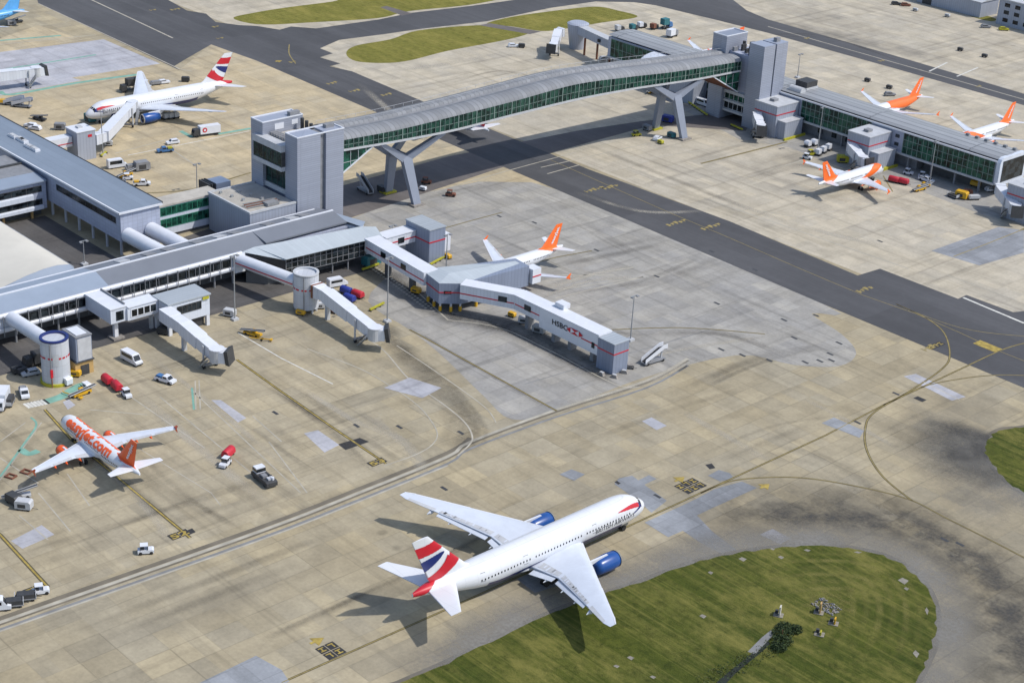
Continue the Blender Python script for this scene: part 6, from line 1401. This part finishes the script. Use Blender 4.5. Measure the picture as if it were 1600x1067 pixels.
tug('white tug alone on the stand near the service road', (228, 864), R(60)); tug('white tug at the head of dark trailers at lower left', (64, 927), R(66)); trailer('dark loaded trailer directly behind the tug at lower left', (40, 937), R(62), 'dark_grey', .9); trailer('dark loaded trailer farther back at lower left', (20, 947), R(62), 'dark_grey', .9); van('white van cut off by the left edge near the service road', (-6, 952), R(62), group=None)
tk = truck('white box truck with a red badge on the upper left stand', (322, 212), R(-100), 'white_paint', 9.5)
b = part(tk, 'badge'); b.cyl((.9, 1.25, 2.3), (.9, 1.28, 2.3), .85, 'red_paint', n=16); b.cyl((.9, 1.28, 2.3), (.9, 1.3, 2.3), .4, 'white_paint', n=12); done(b)
pickup('blue airside pickup with clutter on its bed on the upper left stand', (258, 238), R(-108), 'blue_vehicle', 'green_yellow', None); car('white estate car just behind the blue pickup', (270, 225), R(-100))
stairs('white boarding stairs parked beyond the end of the advert bridge', (1021, 566), R(85)); stairs('grey boarding stairs in the shade beside the nearer bridge support', (570, 300), R(175), 'light_grey', 4.2)
belt('yellow belt loader on the stand between the two jet bridges', (395, 524), R(20)); towbar('yellow tow bar lying beside a belt loader', (408, 532), R(40))
gpu('grey power unit at the foot of a light mast by the long pier', (359, 494), R(30), 'light_grey', 1.2)
for i, (p, c, lab) in enumerate((((541, 459), 'royal_blue', 'blue covered baggage cart nearer the lounge glass'), ((546, 471), 'royal_blue', 'blue covered baggage cart nearer the jet bridge'), ((559, 465), 'dolly_red', 'red covered baggage cart at the end of the blue pair'))): dolly(lab, p, R(10), c)
van('white van in the shade under the lounge glass', (527, 447), R(80)); car('blue and white car parked close to the lounge corner', (560, 392), R(20), 'blue_vehicle')
gpu('green-blue waste skip under the white bridge by the lounge', (580, 414), R(90), 'teal_paint', 1.9, 'waste_skip', 'skip')
barrier('yellow barrier around the mast island by the baggage carts', (578, 487), (600, 476)); barrier('yellow barrier under the lounge', (566, 424), (592, 415)); barrier('yellow barrier by the square stair block', (672, 416), (694, 404))
for p, hd, lab in (((127, 617), 95, 'yellow loader right beside the turquoise walkway end'),): belt(lab, p, R(hd), 'yellow_paint', 1.6)
towbar('yellow tow bar lying below the turquoise walkway', (113, 620), R(20))
gpu('small yellow unit at the foot of the blue-rimmed rotunda', (118, 588), R(40), 'yellow_paint', 1.0); gpu('white cabinet on wheels by the rotunda door', (103, 600), R(10), 'white_paint', 1.2); gpu('small white power unit by the walkway end', (136, 607), R(0), 'white_paint', .9)
car('pale car parked in the shadow left of the blue-rimmed rotunda', (48, 586), R(-100), 'light_grey'); truck('dark truck behind the pale car at the rotunda', (56, 571), R(-95), 'dark_grey', 6.0, 'dark_grey', 0, None)
gpu('black wheeled unit left of the pale car', (27, 583), R(90), 'dark_grey', 1.0); gpu('black wheeled unit at the shadow edge by the rotunda', (35, 584), R(90), 'dark_grey', 1.0)
pickup('white flatbed pickup parked left of the zebra crossing', (38, 618), R(-20), 'white_paint', 'mid_grey', None)
truck('white truck at the left edge beside the zebra crossing', (3, 634), R(-40), 'white_paint', 7.5, 'white_paint', 0, None); trailer('long dark trailer beside the white truck at the left edge', (15, 632), R(-40), 'dark_grey', 1.4)
for p, hd, f in (((22, 786), 10, 'dark_grey'), ((38, 795), 40, 'light_grey')): gpu('%s power unit in the cluster by the lower left wing' % ('black' if f == 'dark_grey' else 'pale'), p, R(hd), f, 1.3)
belt('pale belt loader in the cluster by the lower left wing', (30, 778), R(70), 'light_grey', 2.6)
for p, lab in (((17, 745), 'small red chock frame near the left wingtip, left of two'), ((41, 738), 'small red chock frame near the left wingtip, right of two')):
    c = at(*p); r = thing('chock_frame', lab, 'chock', (c.x, c.y, .03), .4, 'red chock frames'); b = part(r, 'frame')
    for k in (-1, 1): b.box(-1.1, 1.1, k * .7 - .15, k * .7 + .15, 0, .35, 'brown_red'); b.box(k * .95 - .15, k * .95 + .15, -.55, .55, 0, .35, 'brown_red')
    done(b)
# by the long pier's far side, upper left
van('white high van behind the stilted building', (183, 262), R(80), 'white_paint', 6.2, 2.9); gpu('dark square unit beside the high van behind the stilted building', (222, 266), R(80), 'mid_grey', 1.8); trailer('grey trailer beside the high van behind the stilted building', (206, 266), R(80), 'mid_grey', 1.3)
belt('yellow loader behind the stilted building roof edge', (196, 276), R(100), 'yellow_paint', 1.8); pickup('white pickup behind the stilted building roof edge', (222, 290), R(60), 'white_paint', 'yellow_paint', None); tug('white tug behind the stilted building roof edge', (200, 281), R(60)); trailer('low trailer behind the stilted building roof edge', (186, 290), R(80), 'light_grey', .6)
for p, lab in (((48, 199), 'white car nearer the roof edge at upper left'), ((55, 203), 'white car farther right by the roof edge at upper left')): car(lab, p, R(-150))
for p, hd, c, lab in (((22, 165), 40, 'white_paint', 'row of white steps seen at upper left, left one'), ((35, 168), 40, 'white_paint', 'row of white steps seen at upper left, right one')): stairs(lab, p, R(hd), c, 2.6)
belt('dark belt loader at upper left', (62, 188), R(20), 'dark_grey', 2.4); gpu('dark unit at upper left by the jet nose', (94, 203), R(50), 'mid_grey', 1.4); gpu('green unit under the nose of the parked wide-body', (141, 190), R(0), 'teal_paint', 1.6)
truck('dark catering truck at the far wing root of the parked wide-body', (203, 143), R(-95), 'dark_grey', 7, 'dark_grey', 1.2, 'catering trucks'); trailer('low trailer train beyond the parked wide-body', (243, 133), R(80), 'mid_grey', .8); car('white car beyond the parked wide-body', (256, 131), R(80)); gpu('dark unit beyond the tail of the parked wide-body', (290, 128), R(50), 'dark_grey', 1.1)
for k, p in enumerate(((258, 187), (266, 186), (274, 185))): container('freight container under the wing of the parked wide-body, %s of three' % ('left', 'middle', 'right')[k], p, R(-90), 'light_grey')
trailer('yellow-grey trailer at the upper left edge', (2, 163), R(60), 'yellow_paint', 1.0)
gpu('small unit at the foot of the jet bridge at upper left', (170, 228), R(60), 'light_grey', 1.0); barrier('green barrier at the foot of the gate block mast', (158, 246), (166, 240))
gpu('dark generator beneath the sky blue airliner', (18, 40), R(80), 'mid_grey', 1.3); belt('dark belt loader beneath the sky blue airliner', (26, 36), R(80), 'dark_grey', 2.8)
# under the bridge
gpu('dark cabinet by the nearer bridge support', (597, 300), R(0), 'dark_grey', 1.2); tug('red tug by the nearer bridge support', (666, 287), R(40), 'brown_red'); tug('red tug near the taxiway under the bridge', (704, 307), R(40), 'brown_red'); gpu('small white unit at the foot of the nearer bridge support', (661, 298), R(20), 'white_paint', .8)
gpu('royal blue unit at the farther bridge support', (1043, 191), R(20), 'royal_blue', 1.5); car('white car by the farther bridge support', (1027, 219), R(110)); tug('dark tug left of the farther bridge support', (994, 213), R(70), 'green_yellow'); gpu('dark unit between the feet of the farther bridge support', (1049, 215), R(0), 'teal_paint', 1.1); gpu('yellow unit beside the white car at the bridge support', (1032, 225), R(0), 'green_yellow', .8)
gpu('dark unit behind the farther bridge support', (1011, 204), R(0), 'mid_grey', 1.2)
barrier('yellow barrier beneath pier six left of the far tower', (1070, 158), (1105, 182)); barrier('yellow barrier at the base of the far tower', (1142, 197), (1160, 205)); belt('yellow loader beyond the bridge deck', (1018, 145), R(100), 'yellow_paint', 1.6)
car('white car parked beneath pier six left of the far tower', (1083, 160), R(0)); van('white van beneath pier six at the white wall', (1098, 165), R(0))
# along pier six
for k, p in enumerate(((1278, 243), (1286, 239), (1294, 235))): container('white freight container in the row by the mast at pier six, %s of three' % ('left', 'middle', 'right')[k], p, R(10))
for k, p in enumerate(((1262, 230), (1272, 228))): container('white freight container nearer the pier six wall, %s of two' % ('left', 'right')[k], p, R(90))
tug('yellow-green tug with the white containers at pier six', (1267, 243), R(70), 'green_yellow'); tug('small white tug left of the jet at pier six', (1261, 249), R(20))
gpu('dark yellow machinery by the short jet bridge of the jet at pier six', (1316, 254), R(45), 'green_yellow', 1.5); barrier('yellow barrier right of the nose of the jet at pier six', (1378, 268), (1392, 259))
for k, p in enumerate(((1396, 285), (1411, 288))): dolly('red covered cart right of the jet at pier six, %s of two' % ('left', 'right')[k], p, R(15))
for k, p in enumerate(((1436, 298), (1443, 293))): belt('long yellow-sided loader by the mast at pier six, %s of two' % ('front', 'rear')[k], p, R(85), 'yellow_paint', 1.2)
pickup('white pickup at the mast island at pier six', (1447, 284), R(0), 'white_paint', 'light_grey', None); tug('white tug under pier six by the belt loaders', (1419, 273), R(20)); tug('white tug farther right by the belt loaders', (1442, 278), R(30))
dolly('yellow covered cart under the glazed end of pier six', (1524, 292), R(10), 'yellow_paint'); gpu('yellow unit on the stand before the end of pier six', (1502, 310), R(10), 'yellow_paint', 1.5); trailer('dark trailer left of the yellow unit before the end of pier six', (1489, 309), R(-5), 'dark_grey', .5); gpu('brown unit right of the yellow unit before the end of pier six', (1512, 305), R(40), 'brown_red', 1.1); trailer('pale trailer right of the yellow unit before the end of pier six', (1521, 312), R(60), 'light_grey', .8)
car('white car beneath the glazed end of pier six', (1549, 299), R(60)); gpu('dark unit by the right-edge jet bridge', (1562, 303), R(0), 'dark_grey', 1.3); gpu('dark low unit near the right edge of the photo', (1590, 320), R(0), 'dark_grey', 1.5)
gpu('grey unit by the stair block of the far tower gate room', (1186, 214), R(0), 'dark_grey', 1.6)
# behind pier six and far apron
for p, hd, c, lab in (((968, 49), 80, 'light_grey', 'pale truck behind the far stretch of pier six, leftmost'), ((990, 47), 90, 'teal_paint', 'dark teal truck behind the far stretch of pier six'), ((1003, 44), 80, 'white_paint', 'white truck behind the far stretch of pier six'), ((1022, 46), 100, 'brown_red', 'brown truck behind the far stretch of pier six')): truck(lab, p, R(hd), c, 4.6, 'dark_grey', .2, 'catering trucks').scale = (.85, .85, .7)
truck('tall dark blue truck behind the far stretch of pier six, rightmost', (1041, 45), R(90), 'teal_paint', 5.5, 'blue_vehicle', 1.0, 'catering trucks'); truck('white truck on open concrete behind pier six', (1050, 58), R(100), 'white_paint', 6, 'mid_grey', 0, None); car('pale car behind the far stretch of pier six', (985, 53), R(80), 'light_grey')
car('blue and white car under the rounded gate room', (906, 76), R(80)); car('grey car in the shade of the far stretch of pier six', (944, 94), R(80), 'light_grey'); gpu('dark unit by the jet bridge of the rounded gate room', (868, 76), R(0), 'green_yellow', 1.2); car('white car at the far grass edge', (802, 74), R(60)); gpu('dark unit at the far grass edge', (815, 75), R(40), 'dark_grey', 1.0)
for p, lab in (((1355, 128), 'dark blast fence post on the concrete, left of two beyond pier six'), ((1389, 139), 'dark blast fence post on the concrete, right of two beyond pier six'), ((1500, 80), 'dark cabinet on the far apron, left of two'), ((1538, 90), 'dark cabinet on the far apron, right of two'), ((1480, 27), 'pale cabinet on the far apron'), ((1430, 18), 'grey cabinet on the far apron, near the top')): gpu(lab, p, R(10), 'dark_grey' if 'post' in lab else ('dark_grey' if 'dark' in lab else 'light_grey'), (.85), 'equipment_cabinet', 'cabinet')
for p, c, lab in (((1400, 8), 'dark_grey', 'dark car on the far apron at the top edge'), ((1415, 10), 'brown_red', 'brown car on the far apron at the top edge'), ((1540, 44), 'mid_grey', 'grey car near the corner building'), ((1568, 48), 'green_yellow', 'olive car near the corner building')): car(lab, p, R(50), c)
car('dark vehicle parked by pier six behind the roof plant', (1390, 150), R(60), 'mid_grey')
# --- buildings, bushes in the top right corner
cbn = thing('office_building', 'three-storey pale blue-grey office block in the upper right corner', 'office building')
q = part(cbn, 'wall'); a0_ = at(1556, 37); e_ = Vector((a0_.x, a0_.y, 0)); q.box(e_.x, e_.x + 75, e_.y, e_.y + 28, 0.02, 11, 'box_cladding'); done(q)
q = part(cbn, 'roof'); q.box(e_.x - .3, e_.x + 75, e_.y - .3, e_.y + 28.3, 11, 11.5, 'light_grey'); done(q)
for z0 in (1.6, 5.0, 8.2):
    for k in range(12): w = part(cbn, 'window'); w.box(e_.x + 3 + k * 5.2, e_.x + 5.6 + k * 5.2, e_.y - .06, e_.y, z0, z0 + 1.7, 'dark_glass'); done(w)
q = part(cbn, 'door'); q.box(e_.x + 31.5, e_.x + 36, e_.y - .08, e_.y - .01, .05, 4.4, 'navy_paint'); done(q)
for px_, n_, l_, h_, lab in ((1432, 'hangar', 34, 7, 'low grey hangar cut off by the top edge'), (1473, 'shed', 16, 6, 'small pale shed by the dark hedge at the top edge')):
    c = at(px_, 3); r = thing(n_, lab, n_, (c.x, c.y, 0)); q = part(r, 'wall'); q.box(0, l_, 0, 14, .02, h_, 'box_cladding'); done(q)
    q = part(r, 'roof'); q.hexa([(-.4, -.4, h_), (l_ + .4, -.4, h_), (l_ + .4, 14.4, h_), (-.4, 14.4, h_), (-.4, 6.6, h_ + 1.4), (l_ + .4, 6.6, h_ + 1.4), (l_ + .4, 7.4, h_ + 1.4), (-.4, 7.4, h_ + 1.4)], 'light_grey'); done(q)
    q = part(r, 'door'); q.box(3, 8, -.08, -.01, .05, h_ - 1.5, 'dark_grey'); done(q)
sheet('grass', [smooth_line(P((1503, 18), (1530, 22), (1556, 30), (1548, 34), (1520, 27)), 3, True)], 'grass_far', .03)
def foliage(b, c, rx, ry, rz, n, mats, sz):
    for k in range(n):
        while True:
            v = Vector((random.uniform(-1, 1), random.uniform(-1, 1), random.uniform(-.6, 1)))
            if .25 < v.length < 1: break
        p = Vector((c[0] + v.x * rx, c[1] + v.y * ry, c[2] + max(-.9, v.z) * rz)); s_ = sz * random.uniform(.6, 1.3)
        a = Vector((random.gauss(0, 1), random.gauss(0, 1), random.gauss(0, 1))).normalized(); d = a.orthogonal().normalized() * s_; e = a.cross(d)
        b.add([p - d, p - e * .6, p + d, p + e * .6], [(0, 1, 2, 3)], random.choice(mats))
paint('leaf_dark', (.022, .045, .012), .8, .3, 2); paint('leaf_mid', (.05, .085, .02), .8, .3, 2); paint('leaf_olive', (.09, .10, .03), .8, .3, 2)
for i, (px_, py_, s_, lab) in enumerate(((1486, 12, 4.2, 'dark bush in the row at the top edge, leftmost'), (1494, 14, 3.8, 'dark bush in the row at the top edge, second from the left'), (1502, 16, 3.6, 'dark bush in the row at the top edge, third from the left'), (1512, 16, 3.0, 'brown-green bush at the right end of the row at the top edge'))):
    c = at(px_, py_); r = thing('bush', lab, 'bush', (c.x, c.y, 0), 0, 'bushes along the far fence'); q = part(r, 'foliage'); foliage(q, (0, 0, s_ * .5), s_, s_ * .8, s_ * .6, 420, ['leaf_dark', 'leaf_mid'], .45); done(q)
    q = part(r, 'stem'); q.cyl((0, 0, .02), (0, 0, s_ * .7), .2, 'rust', .1, 8); done(q)
c = at(1222, 992); r = thing('reed_clump', 'dark clump of scrub at the head of the ditch in the near grass', 'bush', (c.x, c.y, .06)); q = part(r, 'foliage')
for dx, dy, s_ in ((0, 0, 2.2), (1.6, -2.0, 2.2), (-1.0, 1.8, 1.8), (2.6, -4.2, 1.6), (.8, 3.0, 1.4)): foliage(q, (dx, dy, .4), s_, s_, .9, 700, ['leaf_dark', 'leaf_dark', 'leaf_mid'], .17)
done(q)
q = part(r, 'stem'); q.cyl((0, 0, .0), (0, 0, 1.2), .12, 'rust', .06, 6); done(q)
b = MB()
for t in range(16):
    k = t / 15; c = at(1206 - 110 * k + random.uniform(-4, 4), 1012 + 56 * k + random.uniform(-6, 6)); foliage(b, (c.x, c.y, .15), 2.0, 2.0, .22, 60, ['leaf_mid', 'leaf_olive', 'leaf_mid', 'leaf_dark'], .16)
tag(b.build('ditch_vegetation'), kind='stuff')
for p, c, lab, h in (((1218, 962), 'cream_roof', 'pale post sign standing in the near grass, left of the rubble patch', 2.2), ((1281, 958), 'brick_tan', 'orange-topped post by the rubble patch in the near grass', 2.4), ((1304, 975), 'yellow_paint', 'yellow post on a concrete pad in the near grass', 1.4), ((1282, 992), 'green_yellow', 'low yellow marker with a dark drum in the near grass', .9)):
    q0 = at(*p); r = thing('marker_post', lab, 'marker post', (q0.x, q0.y, .06), .5, 'marker posts in the near grass')
    q = part(r, 'pad'); q.box(-1.2, .7, -.7, .9, 0, .12, 'bare_soil'); done(q)
    q = part(r, 'post'); q.box(-.14, .14, -.5, .5, .18, h, c); done(q)
    q = part(r, 'box'); q.box(-1.0, -.4, .3, .9, .18, .8, 'dark_grey'); done(q)
rb = MB(); q0 = at(1292, 948)
for k in range(150):
    x, y = random.uniform(-2.6, 2.6), random.uniform(-1.8, 1.8); s_ = random.uniform(.06, .2); rb.box(q0.x + x - s_, q0.x + x + s_, q0.y + y - s_ * .7, q0.y + y + s_ * .7, .06, .1 + s_ * random.uniform(.4, 1.1), random.choice(['rubble', 'mid_grey', 'dark_grey', 'bare_soil']))
tag(rb.build('rubble_patch'), kind='stuff')

for p, hd, c, k, lab in (((470, 492), 30, 'yellow_paint', .9, 'small yellow unit at the foot of the pale grey rotunda'), ((500, 482), 60, 'light_grey', 1.0, 'pale unit between the rotunda and its jet bridge'), ((522, 489), 10, 'rust', .8, 'small brown unit under the jet bridge of the pale grey rotunda'), ((255, 522), 30, 'dark_grey', 1.1, 'dark unit under the raised gate room, near column'), ((300, 505), 80, 'dark_grey', 1.3, 'dark unit under the raised gate room, middle'), ((650, 458), 20, 'yellow_paint', 1.0, 'yellow unit under the white bridge by the gate building'), ((700, 404), 0, 'yellow_paint', .8, 'yellow unit beside the white lobby of the square stair block'), ((818, 505), 40, 'light_grey', 1.1, 'pale unit under the advert bridge, nearer the gate building'), ((842, 520), 20, 'galv', 1.3, 'grey unit under the middle of the advert bridge'), ((800, 495), 10, 'yellow_paint', .8, 'yellow unit under the bend of the advert bridge'), ((985, 576), 40, 'rubble', .7, 'small grey unit by the foot of the advert bridge stair block')): gpu(lab, p, R(hd), c, k)
for k, p in enumerate(((940, 586), (960, 590), (975, 583))):
    c = at(*p); r = thing('kerb_block', 'concrete block at the foot of the advert bridge stair block, %s of three' % ('left', 'middle', 'right')[k], 'block', (c.x, c.y, .03), .3 * k, 'concrete blocks'); b = part(r, 'block'); b.side([(-.9, 0), (.9, 0), (.6, .8), (-.6, .8)], -.45, .45, 'rubble'); done(b); b = part(r, 'cap'); b.box(-.5, .5, -.35, .35, .8, .88, 'light_grey'); done(b)
